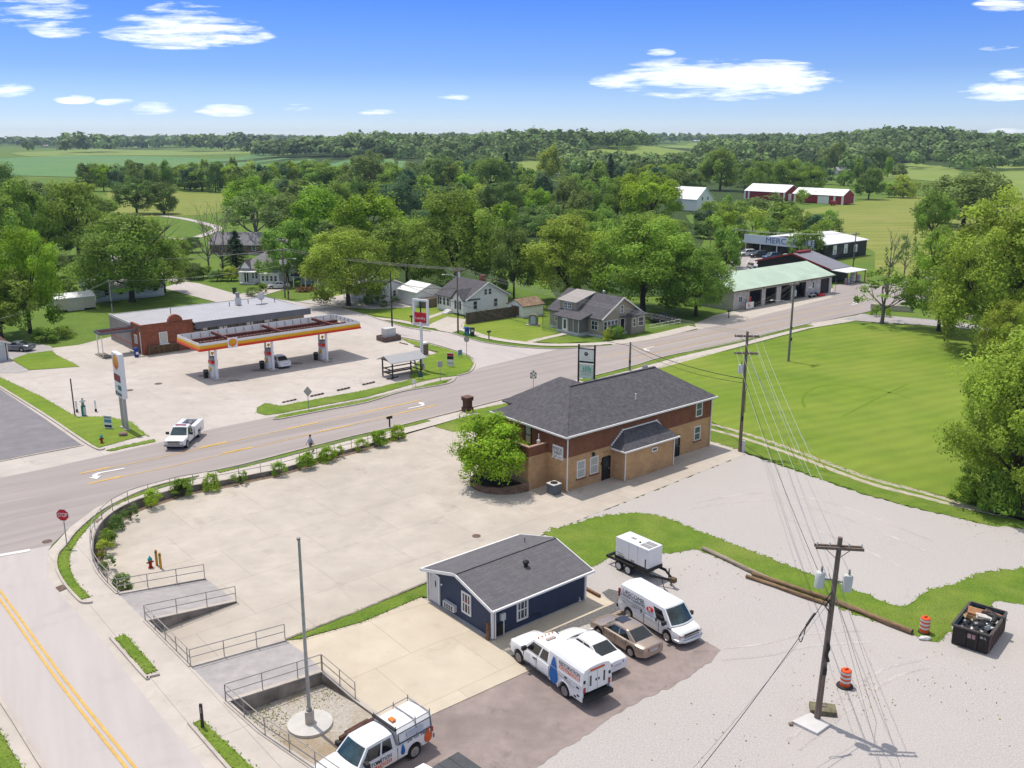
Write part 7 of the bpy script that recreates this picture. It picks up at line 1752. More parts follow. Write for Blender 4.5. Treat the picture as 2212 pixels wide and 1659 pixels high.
# generator trailer
a, b = G(1224+.26035*455, 1116+.26035*445), G(1224+.26035*525, 1116+.26035*478); d = (b-a).normalized(); n = V3((-d.y, d.x, 0)); m = (a+b)/2+n*.75
t = thing('generator_trailer', 'white box generator on a black twin-axle trailer', 'trailer', m, atan2(d.y, d.x))
MB().box(-1.05, 2.0, -.72, .72, .95, 2.35).build('generator_box', M_pw, t, bevel=.04)
MB().box(-1.12, 2.05, -.74, .74, .72, .945).build('fuel_tank', M_black, t); 
f = MB().box(-1.9, 2.4, -.78, -.66, .52, .68).box(-1.9, 2.4, .66, .78, .52, .68).box(-1.9, -1.75, -.655, .655, .52, .68); f.bar((2.35, -.7, .6), (3.7, 0, .55), .1, .14).bar((2.35, .7, .6), (3.7, 0, .55), .1, .14); f.build('frame', M_black, t)
for x in (-.52, .36):
 for s in (1, -1): add_wheel(t, x, s*.95, .36, .2, 0, M_concp)
for s in (1, -1): MB().box(-1.0, .85, min(s*.76, s*.98), max(s*.76, s*.98), .76, .8).build('mudguard', M_black, t)
MB().tube([(3.1, .2, .2), (3.1, .2, 1.15)], .045).build('jack', M_trim, t); MB().box(3.5, 3.85, -.16, .16, .42, .72).build('hitch', pmat('rusty_hitch', (.17, .11, .06), .8, .3, 4), t); MB().tube([(3.4, .1, 0), (3.4, .1, .5)], .04).build('stand', M_trim, t)
MB().tube([(2.9, -.3, .5), (3.5, -.7, .1), (4.3, -.9, .02)], .03).build('cable', M_black, t)
v = MB()
for k in range(3): 
 for j in range(2): v.box(1.0+.3*k, 1.26+.3*k, -.5+.5*j, -.06+.5*j, 2.351, 2.36)
v.build('roof_louvre', M_steel, t); MB().box(-.2, .2, -.1, .1, 2.351, 2.37).build('roof_louvre', M_steel, t); MB().lathe([(.07, 2.35), (.07, 2.42), (.01, 2.42)], 8, 'z', (.75, -.2, 0)).build('exhaust', M_black, t)
for x0, x1, z0, z1 in ((-.8, -.2, 1.0, 1.12), (.4, .75, 1.0, 1.12), (-.95, -.3, 1.22, 1.27)): MB().box(x0, x1, -.728, -.721, z0, z1).build('side_louvre', M_steel, t)
MB().box(1.72, 1.8, -.745, -.722, 1.0, 1.6).build('door_latch', M_black, t)
for x in (.2, 1.0): MB().box(x-.008, x+.008, -.726, -.721, 1.0, 2.3).build('panel_gap', M_steel, t)
# skip full of rubbish
def skip():
 A = G(2054, 1390); B = G(2131, 1415); C = G(2184, 1369)
 ux = (B-A); W = 1.95; ux.normalize(); uy = V3((-ux.y, ux.x, 0)); L = (C-B).dot(uy)
 t = thing('skip', 'black open-topped skip full of rubbish on the gravel', 'skip', A, atan2(ux.y, ux.x))
 W = (B-A).length; L = min(L, 4.4); h = 1.25; bk = pmat('skip_black', (.03, .024, .022), .5, .3, 2)
 MB().box(0, W, 0, .06, .12, h).box(0, W, L-.06, L, .12, h).box(0, .06, .061, L-.061, .12, h).box(W-.06, W, .061, L-.061, .12, h).box(0, W, 0, L, .06, .119).build('body', bk, t)
 MB().box(.061, .1, .061, L-.061, .2, h-.02).box(.1, W-.1, L-.1, L-.061, .2, h-.02).build('inner_lining', pmat('skip_teal', (.01, .055, .075), .6), t)
 MB().bar((-.06, -.05, h+.03), (W+.06, -.05, h+.03), .14, .1).bar((-.06, L+.05, h+.03), (W+.06, L+.05, h+.03), .14, .1).bar((-.05, .03, h+.03), (-.05, L-.03, h+.03), .14, .1).bar((W+.05, .03, h+.03), (W+.05, L-.03, h+.03), .14, .1).build('rim', pmat('skip_rim', (.10, .085, .078), .5, .2, 3), t)
 for k in range(9): MB().box(W+.003, W+.1, .1+k*(L-.3)/8, .22+k*(L-.3)/8, .1, h-.03).build('rib', pmat('skip_rib', (.15, .10, .085), .6, .2, 3), t)
 for x in (.36, .68): MB().box(W*x-.06, W*x+.06, -.1, -.003, .1, h-.03).build('rib', bk, t)
 for x in (.42, .55): MB().box(W*x, W*x+.2, -.012, -.003, .72, 1.0).build('sticker', pmat('faded_sticker', (.5, .33, .31), .6), t)
 writing('80-1L', .2, (W*.85, -.006, .98), (1, 0, 0), (0, 0, 1), M_white, t, wmax=.34)
 MB().box(W+.003, W+.012, L*.42, L*.66, .55, 1.05).build('sticker', pmat('faded_panel', (.22, .2, .23), .6), t)
 for x in (.2, W-.2): MB().box(x-.05, x+.05, .1, L-.1, 0, .058).build('runner', M_steel, t)
 M = Matrix.Translation(A) @ Matrix.Rotation(atan2(ux.y, ux.x), 4, 'Z'); rnd = random.Random(11)
 bag = pmat('bin_bag', (.018, .018, .022), .28, .4, 9, .5, spec=.6)
 fillm = MB().box(.12, W-.12, .12, L-.12, .13, .85); fo = thing('rubbish_heap', 'mixed dark debris filling the bottom of the skip', 'rubbish', M @ V3((0, 0, 0)), atan2(ux.y, ux.x)); fillm.build('debris', pmat('dark_debris', (.05, .045, .04), .9, .5, 7, .6), fo)
 for i, (x, y, r, lab) in enumerate(((.5, .45, .36, 'shiny black rubbish bag in the near left corner of the skip'), (1.0, .5, .42, 'large black rubbish bag against the near wall of the skip'), (W-.5, .55, .36, 'black rubbish bag in the near right corner of the skip'), (1.1, 1.25, .45, 'big glossy black bag in the middle of the skip'), (.4, 1.3, .33, 'grey black bag on the left side of the skip'), (W-.5, 1.6, .4, 'black bag on the right side of the skip'))):
  g = thing('rubbish_bag', lab, 'rubbish bag', M @ V3((x, y, .83)), i, 'rubbish bags in the skip'); MB().ball((0, 0, r*.55), r, 9, (1.1, .9, .72), .22, random.Random(i)).build('bag', bag, g, 60); MB().lathe([(.05, r*1.2), (.09, r*1.45), (.03, r*1.4)], 6).build('knot', bag, g)
 for i, (x, y, sx, sy, mt, lab) in enumerate(((.45, 2.0, .5, .4, (.42, .28, .14), 'torn brown cardboard box left in the skip'), (1.0, 1.9, .6, .35, (.48, .36, .22), 'flattened tan cardboard in the middle of the skip'), (1.3, 2.2, .6, .45, (.66, .63, .58), 'white board lying across the rubbish'), (W-.45, 1.1, .35, .3, (.62, .62, .6), 'white square panel at the right rim of the skip'), (.6, 2.6, .5, .5, (.4, .2, .1), 'rusty orange boards at the back of the skip'), (1.5, 3.0, .5, .2, (.36, .16, .1), 'reddish planks sticking up at the far end of the skip'))):
  g = thing('waste_board', lab, 'waste board', M @ V3((x, y, 1.12+.05*(i % 3))), rnd.uniform(-.6, .6)); g.rotation_euler[0] = rnd.uniform(-.3, .3); g.rotation_euler[1] = rnd.uniform(-.25, .25)
  MB().box(-sx, sx, -sy, sy, -.02, .03).build('board', pmat('waste_%d' % i, mt, .8, .2, 3), g); MB().box(-sx, sx*.2, -sy, -sy+.04, .031, .25).build('flap', pmat('waste_%d' % i, mt), g)
 for i, (pth, lab) in enumerate((([(.9, 2.9, 1.2), (1.5, 2.6, 1.3), (2.2, 2.7, 1.25)], 'fat black hose across the far end of the skip'), ([(W-.3, 1.9, 1.2), (W-.35, 2.6, 1.35), (W-.9, 3.1, 1.3)], 'bent black duct at the right side of the skip'))):
  g = thing('duct', lab, 'duct', M @ V3((0, 0, 0)), atan2(ux.y, ux.x)); MB().tube(cr(pth, 4), .14, 10).build('pipe', pmat('duct_black', (.03, .03, .03), .5, .2, 5), g, 60); MB().tube([pth[-1], V3(pth[-1])+V3((0, 0, .02))], .15, 10).build('collar', M_steel, g)
skip()
t = thing('rock', 'white lump of rock at the end of the lying poles', 'rock', G(1998, 1381)); MB().ball((0, 0, .07), .3, 7, (1.3, .7, .45), .3, random.Random(8)).build('stone', pmat('pale_slab', (.6, .585, .565)), t)
# parking kerb timbers in front of the cars
for (x0, y0, x1, y1, lab) in ((1165, 1428, 1283, 1368, 'pale kerb timber in front of the white saloon'), (1283, 1350, 1344, 1325, 'pale kerb timber in front of the gold saloon')):
 a, b = G(x0, y0), G(x1, y1); d = b-a; t = thing('kerb_timber', lab, 'kerb timber', (a+b)/2, atan2(d.y, d.x)); L_ = d.length/2; MB().box(-L_, L_, -.1, .1, 0, .18).build('timber', pmat('bleached_timber', (.43, .34, .25), .9, .2, 2), t)
 for x in (-L_*.7, L_*.7): MB().lathe([(.02, .181), (.02, .19)], 6, 'z', (x, 0, 0)).build('pin', M_steel, t)
a, b = G(1266, 1275), G(1290, 1288); t = thing('kerb_timber', 'short brown timber at the end of the navy office slab', 'kerb timber', (a+b)/2, atan2((b-a).y, (b-a).x)); MB().box(-.8, .8, -.09, .09, 0, .2).build('timber', pmat('new_wood', (.23, .12, .06)), t); MB().lathe([(.02, .201), (.02, .21)], 6).build('pin', M_steel, t)
# ---------------------------------------------------------------- utility poles and cables
WIRES = {}
def upole(label, base, h, rot=R40, arms=(), lamp=None, trans=(), r=.16, mat=None, boxes=True, lean=(0, 0), extra=None):
 t = thing('utility_pole', label, 'utility pole', base, rot)
 if lean != (0, 0): t.rotation_euler = (lean[0], lean[1], rot)
 MB().tube([(0, 0, -.1), (0, 0, h*.5), (0, 0, h)], [r, r*.86, r*.68], 10).build('shaft', mat or M_pole, t, 50)
 for (z, w, off) in arms:
  for k in (-1, 1):
   MB().box(-w/2, w/2, k*.14-.05+off, k*.14+.05+off, z-.07, z+.07).build('crossarm', M_pole, t)
   MB().bar((k*w*.3, .1+off, z-.07), (0, .1+off, z-.7), .04, .03).build('arm_brace', M_steel, t)
  for x in (-w*.46, -w*.2, w*.2, w*.46): MB().lathe([(.03, z+.07), (.06, z+.14), (.03, z+.2), (.05, z+.25), (.01, z+.27)], 8, 'z', (x, off, 0)).build('insulator', M_concp, t)
 for (x, z) in trans:
  tr = MB().lathe([(.02, z-.45), (.24, z-.45), (.26, z+.3), (.2, z+.38), (.02, z+.4)], 12, 'z', (x, 0, 0)).build('transformer', M_concp if True else M_steel, t, 40)
  MB().lathe([(.05, z+.4), (.07, z+.5), (.04, z+.6), (.06, z+.68), (.01, z+.72)], 8, 'z', (x+.05, 0, 0)).build('bushing', M_steel, tr)
  MB().bar((0, 0, z), (x, 0, z), .06, .08).build('bracket', M_steel, t)
 if lamp:
  z, Lx, a = lamp; d = V3((cos(a), sin(a), 0))
  MB().tube([V3((0, 0, z)), d*Lx*.5+V3((0, 0, z+.3)), d*Lx+V3((0, 0, z+.25))], .04, 6).build('lamp_arm', M_galv, t)
  MB().ball(d*(Lx+.3)+V3((0, 0, z+.2)), .2, 6, (1.8, .8, .45)).build('lamp_head', M_concp, t, 60)
 if boxes: MB().box(-.1, .1, -r-.1, -r*.8, h*.27, h*.27+.4).build('wire_box', M_trim, t)
 if extra: extra(t)
 return Matrix.Translation(base) @ Matrix.Rotation(rot, 4, 'Z')
def wire(label, pts_, sag, r=.016, mat=None, grp=None):
 a, b = V3(pts_[0]), V3(pts_[1]); t = tag(None, None) if False else None
 n = 16; P = []
 for i in range(n+1):
  s = i/n; p = a.lerp(b, s); p.z -= 4*sag*s*(1-s); P.append(p-a)
 o = MB().tube(P, r, 4).build('overhead_cable', mat or M_trim, None); o.location = a
 return tag(o, label, 'cable', grp)
M_wire = pmat('bare_wire', (.30, .29, .28), .5); M_wirel = pmat('pale_wire', (.50, .49, .47), .5)
# near pole at the bottom right
def ex1(t):
 MB().tube([(0, -.2, 4.6), (.05, -.26, 4.3), (-.05, -.26, 4.0), (.1, -.24, 3.6)], .09, 8).build('cable_coil', M_trim, t)
 for z in (7.4, 7.0): MB().tube([(-.15, -.16, z), (-.4, -.3, z-.3), (-.1, -.2, z-.7)], .04).build('drip_loop', M_trim, t)
 MB().lathe([(.19, 0), (.19, .06)], 10).build('orange_mark', M_lor, t)
p1 = G(1765, 1555); h1 = HZ(p1, 1797, 1160)
N1 = upole('near wooden utility pole with two grey transformers and double crossarm', p1, h1, radians(-4), ((h1-.55, 2.35, 0),), None, ((-.75, h1-2.3), (.62, h1-2.4)), .17, extra=ex1, lean=(0, .028))
p2 = G(1598, 975); h2 = HZ(p2, 1608, 716)
def ex2(t): MB().tube([(.1, -.14, 7), (.25, -.18, 6.4), (.15, -.16, 6), (.2, -.18, 4)], .03).build('drip_loop', M_trim, t); MB().box(.15, .45, -.2, .1, 0, 1.1).build('meter_cabinet', M_concp, t)
N2 = upole('tall utility pole with two crossarm levels right of the clinic', p2, h2, radians(-6), ((h2-.45, 2.3, 0), (h2-2.1, 2.2, 0)), None, ((-.4, h2-3.6),), .17, extra=ex2)
p3 = G(1703, 780); h3 = HZ(p3, 1711, 612)
def ex3(t): MB().box(-.09, .09, -.2, -.1, h3*.42, h3*.42+.3).build('switch_box', M_black, t)
N3 = upole('tall grey pole with street lamp and short crossarm standing in the lawn', p3, h3, R40, ((h3-.2, 2., 0),), (h3*.74, 2.6, radians(105)), ((.25, h3-1.3),), .17, pmat('grey_pole', (.27, .25, .22), .9, .2, 2.5, stretch=(6, 6, .4)), extra=ex3)
def px_pole(label, bx, by, tx, ty, arms=False, lamp=None, trans=(), rot=R40, r=.15, mat=None, boxes=True, up=True):
 b = U(bx, by) if up else G(bx, by); h = HZ(b, tx, ty)
 return upole(label, b, h, rot, ((h-.4, 2.2, 0),) if arms else (), lamp and (h*lamp[0], lamp[1], lamp[2]), [(x, h-z) for x, z in trans], r, mat, boxes), b, h
N4, p4, h4 = px_pole('wooden utility pole in front of the white cottage, blue bin at its foot', 720+.3255*828, 540+.3255*548, 720+.3255*808, 540+.3255*118, True, (.86, 2.2, radians(110)), ((.3, 1.1),), radians(42))
N5, p5, h5 = px_pole('dark utility pole beside the white utility cabinet', 720+.3255*392, 540+.3255*548, 720+.3255*390, 540+.3255*150, False, None, (), 0, .14, pmat('dark_pole', (.07, .06, .055), .9))
N6, p6, h6 = px_pole('utility pole with two transformers and a lamp behind the station roof', 504+.2604*430, 252+.2604*1500, 504+.2604*400, 252+.2604*1090, True, (.75, 2., radians(-20)), ((-.5, 2.6), (.5, 2.6)), radians(48), .16)
N7, p7, h7 = px_pole('short wooden pole right of the transformer pole behind the station', 504+.2604*458, 252+.2604*1515, 504+.2604*458, 252+.2604*1335)
N8, p8, h8 = px_pole('thin pale pole on the lawn behind the station', .2604*932, 252+.2604*1620, .2604*895, 252+.2604*1355, False, None, (), 0, .12, pmat('pale_pole', (.42, .38, .33), .9))
N9, p9, h9 = px_pole('grey wooden pole beside the clinic sign with no arms', 1360, 800, 1360, 739, False, None, (), 0, .16, M_sback if False else pmat('grey_pole', (.27, .25, .22)))
N10, p10, h10 = px_pole('utility pole left of the black store car park', 1574, 572, 1577, 493, True, None, ((.3, 1.5),), radians(20), up=False)
N11, p11, h11 = px_pole('utility pole in front of the black store right wall', 1842, 583, 1845, 502, True, None, (), radians(30), up=False)
N12, p12, h12 = px_pole('thin pole at the back of the store car park trees', 1533, 555, 1534, 487, False, None, (), 0, .14, up=False)
N13, p13, h13 = px_pole('thin post of a road sign at the garage end corner', 1803, 638, 1803, 602, False, None, (), 0, .05, M_steel, False)
N14, p14, h14 = px_pole('lone utility pole in the grass by the far drive', 541, 600, 541, 560, False, None, (), 0, .1, up=False)
top = lambda M, x, z, y=0: M @ V3((x, y, z))
for x in (-1.05, -.45, .45, 1.05):
 wire('bare power line from the transformer pole behind the station to the cottage pole', (top(N6, x, h6-.15), top(N4, x, h4-.15)), .5, .014, M_wire, 'power lines over the cross street')
 wire('bare power line from the cottage pole over the tan house to the crossarm pole', (top(N4, x, h4-.15), top(N2, x, h2-.2)), .5, .011, M_wire, 'power lines over the tan house')
for x in (-1.0, 1.0): wire('power line running left from the transformer pole into the trees', (top(N6, x, h6-.15), G(240, 560, 8.5)+V3((x, 0, 0))), .6, .02, M_wire, 'power lines left of the transformer pole')
wire('thin service line from the pale pole towards the transformer pole', (top(N8, 0, h8-.1), top(N6, 0, h6-3.2)), .8, .02, M_wirel)
wire('thin service line from the pale pole down to the left trees', (top(N8, 0, h8-.1), G(-60, 700, 5)), .8, .02, M_wirel)
wire('black telephone cable from the cottage pole to the dark cabinet pole', (top(N4, 0, h4-3.2), top(N5, 0, h5-1.3)), .5, .035)
wire('black telephone cable from the dark cabinet pole to the transformer pole', (top(N5, 0, h5-1.3), top(N6, 0, h6-4)), .6, .03)
wire('thick black cable from the cabinet pole across the road to the grey pole', (top(N5, 0, h5-1.1), top(N9, 0, h9-.5)), .9, .03)
wire('thick black cable from the grey pole over the clinic roof to the crossarm pole', (top(N9, 0, h9-.3), top(N2, 0, h2-4.6)), .5, .035)
wire('second black cable from the grey pole over the clinic roof', (top(N9, 0, h9-.7), top(N2, 0, h2-5.0)), .7, .022)
for x in (-1.0, -.2, 1.0): wire('bare line from the lamp pole to the garage', (top(N3, x*.8, h3-.1), G(1640+20*x, 660, 3.4)), .25, .02, M_wire, 'service lines from the lamp pole to the garage')
for x in (-1., .1, 1.): wire('bare line from the lamp pole to the store pole', (top(N3, x*.9, h3+.05), top(N11, x, h11-.15)), .9, .012, M_wire, 'power lines along the main road')
for x in (-1., 1.): wire('power line from the left store pole to the right store pole', (top(N10, x, h10-.15), top(N11, x, h11-.2)), .6, .03, M_wirel, 'power lines in front of the black store')
for i, (x, z) in enumerate(((-1.05, .2), (-.45, .2), (.45, .2), (1.05, .2), (-1., 1.85), (1., 1.85))):
 wire('pale power line from the crossarm pole down to the near utility pole', (top(N2, x, h2-z), top(N1, x*.9, h1-.25 if i < 4 else h1-1.9)), .5, .013 if i < 4 else .011, M_wirel, 'power lines between the crossarm pole and the near pole')
wire('dark cable from the crossarm pole to the near utility pole', (top(N2, .1, h2-4.8), top(N1, 0, h1-3.2)), .5, .016)
for i, (x, px) in enumerate(((-.2, 1885), (.15, 1930))): wire('thin guy wire from the near utility pole down to the gravel, anchored %s' % ('on the left' if i == 0 else 'on the right'), (top(N1, x, h1-1.6), G(px+30, 1700, 0)), .05, .012, M_wire)
wire('guy wire from the near pole to the gravel behind the barrel', (top(N1, -.1, h1-2), G(1893, 1560, 0)), .02, .012, M_wire)
a = top(N1, -.1, h1-3.3); wire('heavy black cable running left from the near utility pole', (a, G(1490, 1690, 3.0)), .25, .018)
wire('thin line beside the heavy black cable at the near pole', (a+V3((0, 0, -.5)), G(1470, 1690, 2.6)), .25, .011, M_wire)
sp = thing('cable_splice', 'black splice case and loop hanging on the cable left of the near pole', 'cable fitting', a.lerp(G(1490, 1690, 3.0), .12)); MB().tube([(.15, .1, .12), (0, 0, 0), (-.35, -.25, -.35)], .07, 6).build('case', M_trim, sp); MB().tube(cr([V3((-.3, -.2, -.3)), V3((-.75, -.5, -.8)), V3((-.62, -.45, -1.15)), V3((-.45, -.3, -.8)), V3((-.35, -.2, -.4))], 3), .025, 5).build('loop', M_trim, sp)
for i, (px, py) in enumerate(((1722, 1000), (1755, 1012), (1790, 1020))): 
 g = wire('pale guy wire from the crossarm pole to the track verge, anchored %s' % ('nearest the pole', 'in the middle', 'furthest from the pole')[i], (top(N2, 0, h2-1.9-.5*i), G(px, py, 0)), .02, .016, M_wirel)
 e = V3(G(px, py, 0)); d = (top(N2, 0, h2-1.9-.5*i)-e).normalized(); y = MB().tube([e, e+d*2.2], .035, 6).build('guy_guard', pmat('guard_yellow', (.6, .45, .05), .5), None); tag(y, 'yellow sleeve at the foot of a guy wire by the track, %s' % ('nearest the pole', 'in the middle', 'furthest from the pole')[i], 'cable fitting')
t = thing('steps', 'flight of pale outdoor steps between the trees at the right edge', 'steps', G(2100, 692), radians(20))
for k in range(8): MB().box(0, 3.6, .45*k, .45*(k+1)-.004, 0, .17*(k+1)).build('step', M_kerb, t)
t = thing('retaining_wall', 'low concrete wall behind the shrub bed at the road bend', 'wall', G(1880, 668), radians(-25)); MB().box(0, 7, 0, .3, 0, .9).build('concrete_face', M_kerb, t); MB().box(-.02, 7.02, -.03, .33, .902, .97).build('coping', M_walk, t)
# ================================================================ TREES
def leaf_mat(name, col, tr=.35, rand=.22):
 m = bpy.data.materials.new(name); m.use_nodes = True; nt = m.node_tree; N = nt.nodes; L = nt.links; N.clear()
 at = N.new('ShaderNodeAttribute'); at.attribute_name = 'tint'
 oi = N.new('ShaderNodeObjectInfo')
 hv = N.new('ShaderNodeHueSaturation'); hv.inputs['Color'].default_value = (*col, 1)
 ma = N.new('ShaderNodeMath'); ma.operation = 'MULTIPLY_ADD'; L.new(at.outputs['Fac'], ma.inputs[0]); ma.inputs[1].default_value = 1.3; ma.inputs[2].default_value = .62; hv.inputs['Saturation'].default_value = 1.08
 L.new(ma.outputs[0], hv.inputs['Value'])
 mr = N.new('ShaderNodeMapRange'); L.new(oi.outputs['Random'], mr.inputs['Value']); mr.inputs['To Min'].default_value = .5-rand*.07; mr.inputs['To Max'].default_value = .5+rand*.09
 L.new(mr.outputs[0], hv.inputs['Hue'])
 d = N.new('ShaderNodeBsdfPrincipled'); d.inputs['Roughness'].default_value = .55; d.inputs['Specular IOR Level'].default_value = .12; L.new(hv.outputs[0], d.inputs['Base Color'])
 t = N.new('ShaderNodeBsdfTranslucent'); hs2 = N.new('ShaderNodeHueSaturation'); hs2.inputs['Hue'].default_value = .485; hs2.inputs['Value'].default_value = 1.5; L.new(hv.outputs[0], hs2.inputs['Color']); L.new(hs2.outputs[0], t.inputs['Color'])
 mx = N.new('ShaderNodeMixShader'); mx.inputs[0].default_value = tr; L.new(d.outputs[0], mx.inputs[1]); L.new(t.outputs[0], mx.inputs[2])
 o = N.new('ShaderNodeOutputMaterial'); L.new(mx.outputs[0], o.inputs['Surface'])
 return m
LM = {'mid': leaf_mat('leaf_mid', (.165, .245, .052)), 'dark': leaf_mat('leaf_dark', (.105, .172, .046)), 'yel': leaf_mat('leaf_yellow_green', (.205, .300, .042)),
   'bright': leaf_mat('leaf_bright', (.215, .290, .058)), 'olive': leaf_mat('leaf_olive', (.140, .200, .062)), 'blue': leaf_mat('leaf_blue_green', (.085, .150, .070)), 'con': leaf_mat('needle_dark', (.050, .092, .040), .15)}
M_bark = pmat('bark', (.085, .066, .05), .95, .3, 4, .4, stretch=(4, 4, .6)); M_barkg = pmat('bark_grey', (.22, .19, .165), .95, .3, 4, .4, stretch=(4, 4, .6))
def leaves_mesh(name, P, Nn, size, tint, rng, asp=.62):
 """quads at P facing Nn"""
 n = len(P); a = rng.normal(size=(n, 3)); t1 = np.cross(Nn, a); t1 /= np.linalg.norm(t1, axis=1)[:, None]+1e-9; t2 = np.cross(Nn, t1)
 s = (size*(.65+.7*rng.random(n)))[:, None]
 v = np.empty((n, 4, 3), np.float32)
 v[:, 0] = P-t1*s*.5; v[:, 1] = P-t2*s*.5*asp+Nn*s*.08; v[:, 2] = P+t1*s*.5; v[:, 3] = P+t2*s*.5*asp+Nn*s*.08
 me = bpy.data.meshes.new(name); me.vertices.add(4*n); me.vertices.foreach_set('co', v.ravel())
 me.loops.add(4*n); me.loops.foreach_set('vertex_index', np.arange(4*n, dtype=np.int32))
 me.polygons.add(n); me.polygons.foreach_set('loop_start', np.arange(0, 4*n, 4, dtype=np.int32)); me.polygons.foreach_set('loop_total', np.full(n, 4, np.int32))
 at = me.attributes.new('tint', 'FLOAT', 'FACE'); at.data.foreach_set('value', tint.astype(np.float32))
 me.update(calc_edges=True)
 return me
def crown_pts(rng, nl, per, env, lob=(.2, .34), zc=.55, hollow=.45, flat=.8, low=-.9):
 """leaf clumps: lobes spread through an ellipsoid of radii env (rx, ry, rz), centred at zc"""
 env = np.array(env); P = []; Nn = []; T_ = []
 for k in range(nl):
  d = rng.normal(size=3); d /= np.linalg.norm(d)
  if d[2] < low: d[2] *= -.6; d /= np.linalg.norm(d)
  rr = (hollow+(1-hollow)*rng.random()**.6)*.86
  c = d*rr*env; c[:2] *= 1+.4*max(0, -d[2]); r = env*(lob[0]+(lob[1]-lob[0])*rng.random())
  m = int(per*(.6+.8*rng.random()))
  q = rng.normal(size=(m, 3)); q /= np.linalg.norm(q, axis=1)[:, None]
  q = q[(q@d) > -.45]
  if rng.random() < .3: q = q[q[:, 2] > -.35]
  sh = (.5+.72*rng.random(len(q))**.8)[:, None]*np.array([1, 1, flat])*(1+.3*rng.normal(size=3))
  P.append(c+q*r*sh); nn = q*.75+d*.35+np.array([0, 0, .35])+rng.normal(size=q.shape)*.55; Nn.append(nn/np.linalg.norm(nn, axis=1)[:, None])
  T_.append(np.clip(.5+.2*rng.normal()+.13*rng.normal(size=len(q)), 0, 1))
 P = np.concatenate(P); P[:, 2] += zc
 return P, np.concatenate(Nn), np.concatenate(T_)
def limbs(rng, H, fork, R, r0, nb=6, lean=0., dens=2, top=.9, twig=False):
 mb = MB(); rn = random.Random(int(rng.integers(1e6)))
 mb.tube([(0, 0, -.2), (0, 0, .15*fork), (lean*.3, .05, fork*.6), (lean, 0, fork)], [r0*1.35, r0, r0*.85, r0*.72], 8)
 def br(p, d, L_, r, lev):
  q = p+d*L_*.5+V3((rn.uniform(-1, 1), rn.uniform(-1, 1), .6))*L_*.07; e = p+d*L_+V3((0, 0, L_*.1))
  mb.tube([p, q, e], [r, r*.7, r*.36], 5 if lev else 6)
  if lev < dens:
   for k in range(rn.choice((2, 3)) if not twig else 3):
    s = p.lerp(e, rn.uniform(.5, .98)); dd = (d+V3((rn.uniform(-1, 1), rn.uniform(-1, 1), rn.uniform(-.15, .7)))*.75).normalized(); br(s, dd, L_*rn.uniform(.45, .7), r*.45, lev+1)
 for k in range(nb):
  a = 2*PI*k/nb+rn.uniform(-.4, .4); el = rn.uniform(.35, 1.2) if k else 1.45
  d = V3((cos(a)*cos(el), sin(a)*cos(el), sin(el))); z = fork*rn.uniform(.7, 1.02)
  br(V3((lean*z/fork, 0, z)), d, (H*top-z)*rn.uniform(.42, .62) if el > .8 else R*rn.uniform(.55, .8), r0*.5, 0)
 return mb
PROTO = {}
def proto(kind, seed, H=14., R=5.5, nl=44, per=230, size=.52, zc=.5, rz=.46, lob=(.2, .34), hollow=.45, flat=.8, fork=.3, bark=None, dens=1, r0=.32, lean=0.):
 rng = np.random.default_rng(seed)
 P, Nn, T_ = crown_pts(rng, nl, per, (R, R*.94, H*rz), lob, H*zc, hollow, flat)
 me = leaves_mesh('crown', P, Nn, size, T_, rng); me.materials.append(LM['mid'])
 tr = limbs(rng, H, H*fork, R, r0, 6, lean, dens).build('trunk', bark or M_bark, None, 50); tm = tr.data; bpy.data.objects.remove(tr)
 PROTO.setdefault(kind, []).append((me, tm, H, R))
for s in (1, 2, 3, 4): proto('broad', s, nl=50+4*s, per=300, size=.43)
for s in (5, 6, 7): proto('oak', s, H=14, R=6.5, nl=62, per=250, size=.45, zc=.5, rz=.46, lob=(.17, .30), hollow=.3, fork=.25)
for s in (8, 9): proto('tall', s, H=16, R=4.4, nl=50, per=260, size=.46, zc=.51, rz=.48, lob=(.18, .32), flat=1.1)
for s in (10, 11): proto('airy', s, H=14, R=5.5, nl=34, per=80, size=.45, lob=(.12, .25), hollow=.4, zc=.6, rz=.4, dens=2, fork=.3, bark=M_barkg)
for s in (12, 13, 21, 22): proto('bush', s, H=4, R=2.6, nl=(26, 16, 38, 20)[s % 4], per=130, size=.34, zc=.46+.03*(s % 3), rz=.5, lob=(.2, .46), fork=.18, r0=.1, dens=0)
for s in (14, 26): proto('fine', s, H=14, R=6, nl=100, per=430, size=.3, zc=.5, rz=.49, lob=(.15, .28), hollow=.35, fork=.24, dens=2)
for s in (24, 25): proto('near', s, H=14, R=6, nl=125, per=520, size=.23, zc=.5, rz=.49, lob=(.12, .25), hollow=.35, fork=.22, dens=2)
for s in (15,): proto('finer', s, H=6.2, R=3.3, nl=84, per=330, size=.21, zc=.5, rz=.47, lob=(.16, .3), hollow=.3, fork=.22, r0=.12, dens=2)
for s in (16, 17, 18): proto('mass', s, H=14, R=5.5, nl=38, per=150, size=.75, lob=(.22, .36), dens=0)
for s in (19, 20): proto('masstall', s, H=16, R=4.2, nl=38, per=130, size=.75, zc=.5, rz=.48, lob=(.2, .34), flat=1.1, dens=0)
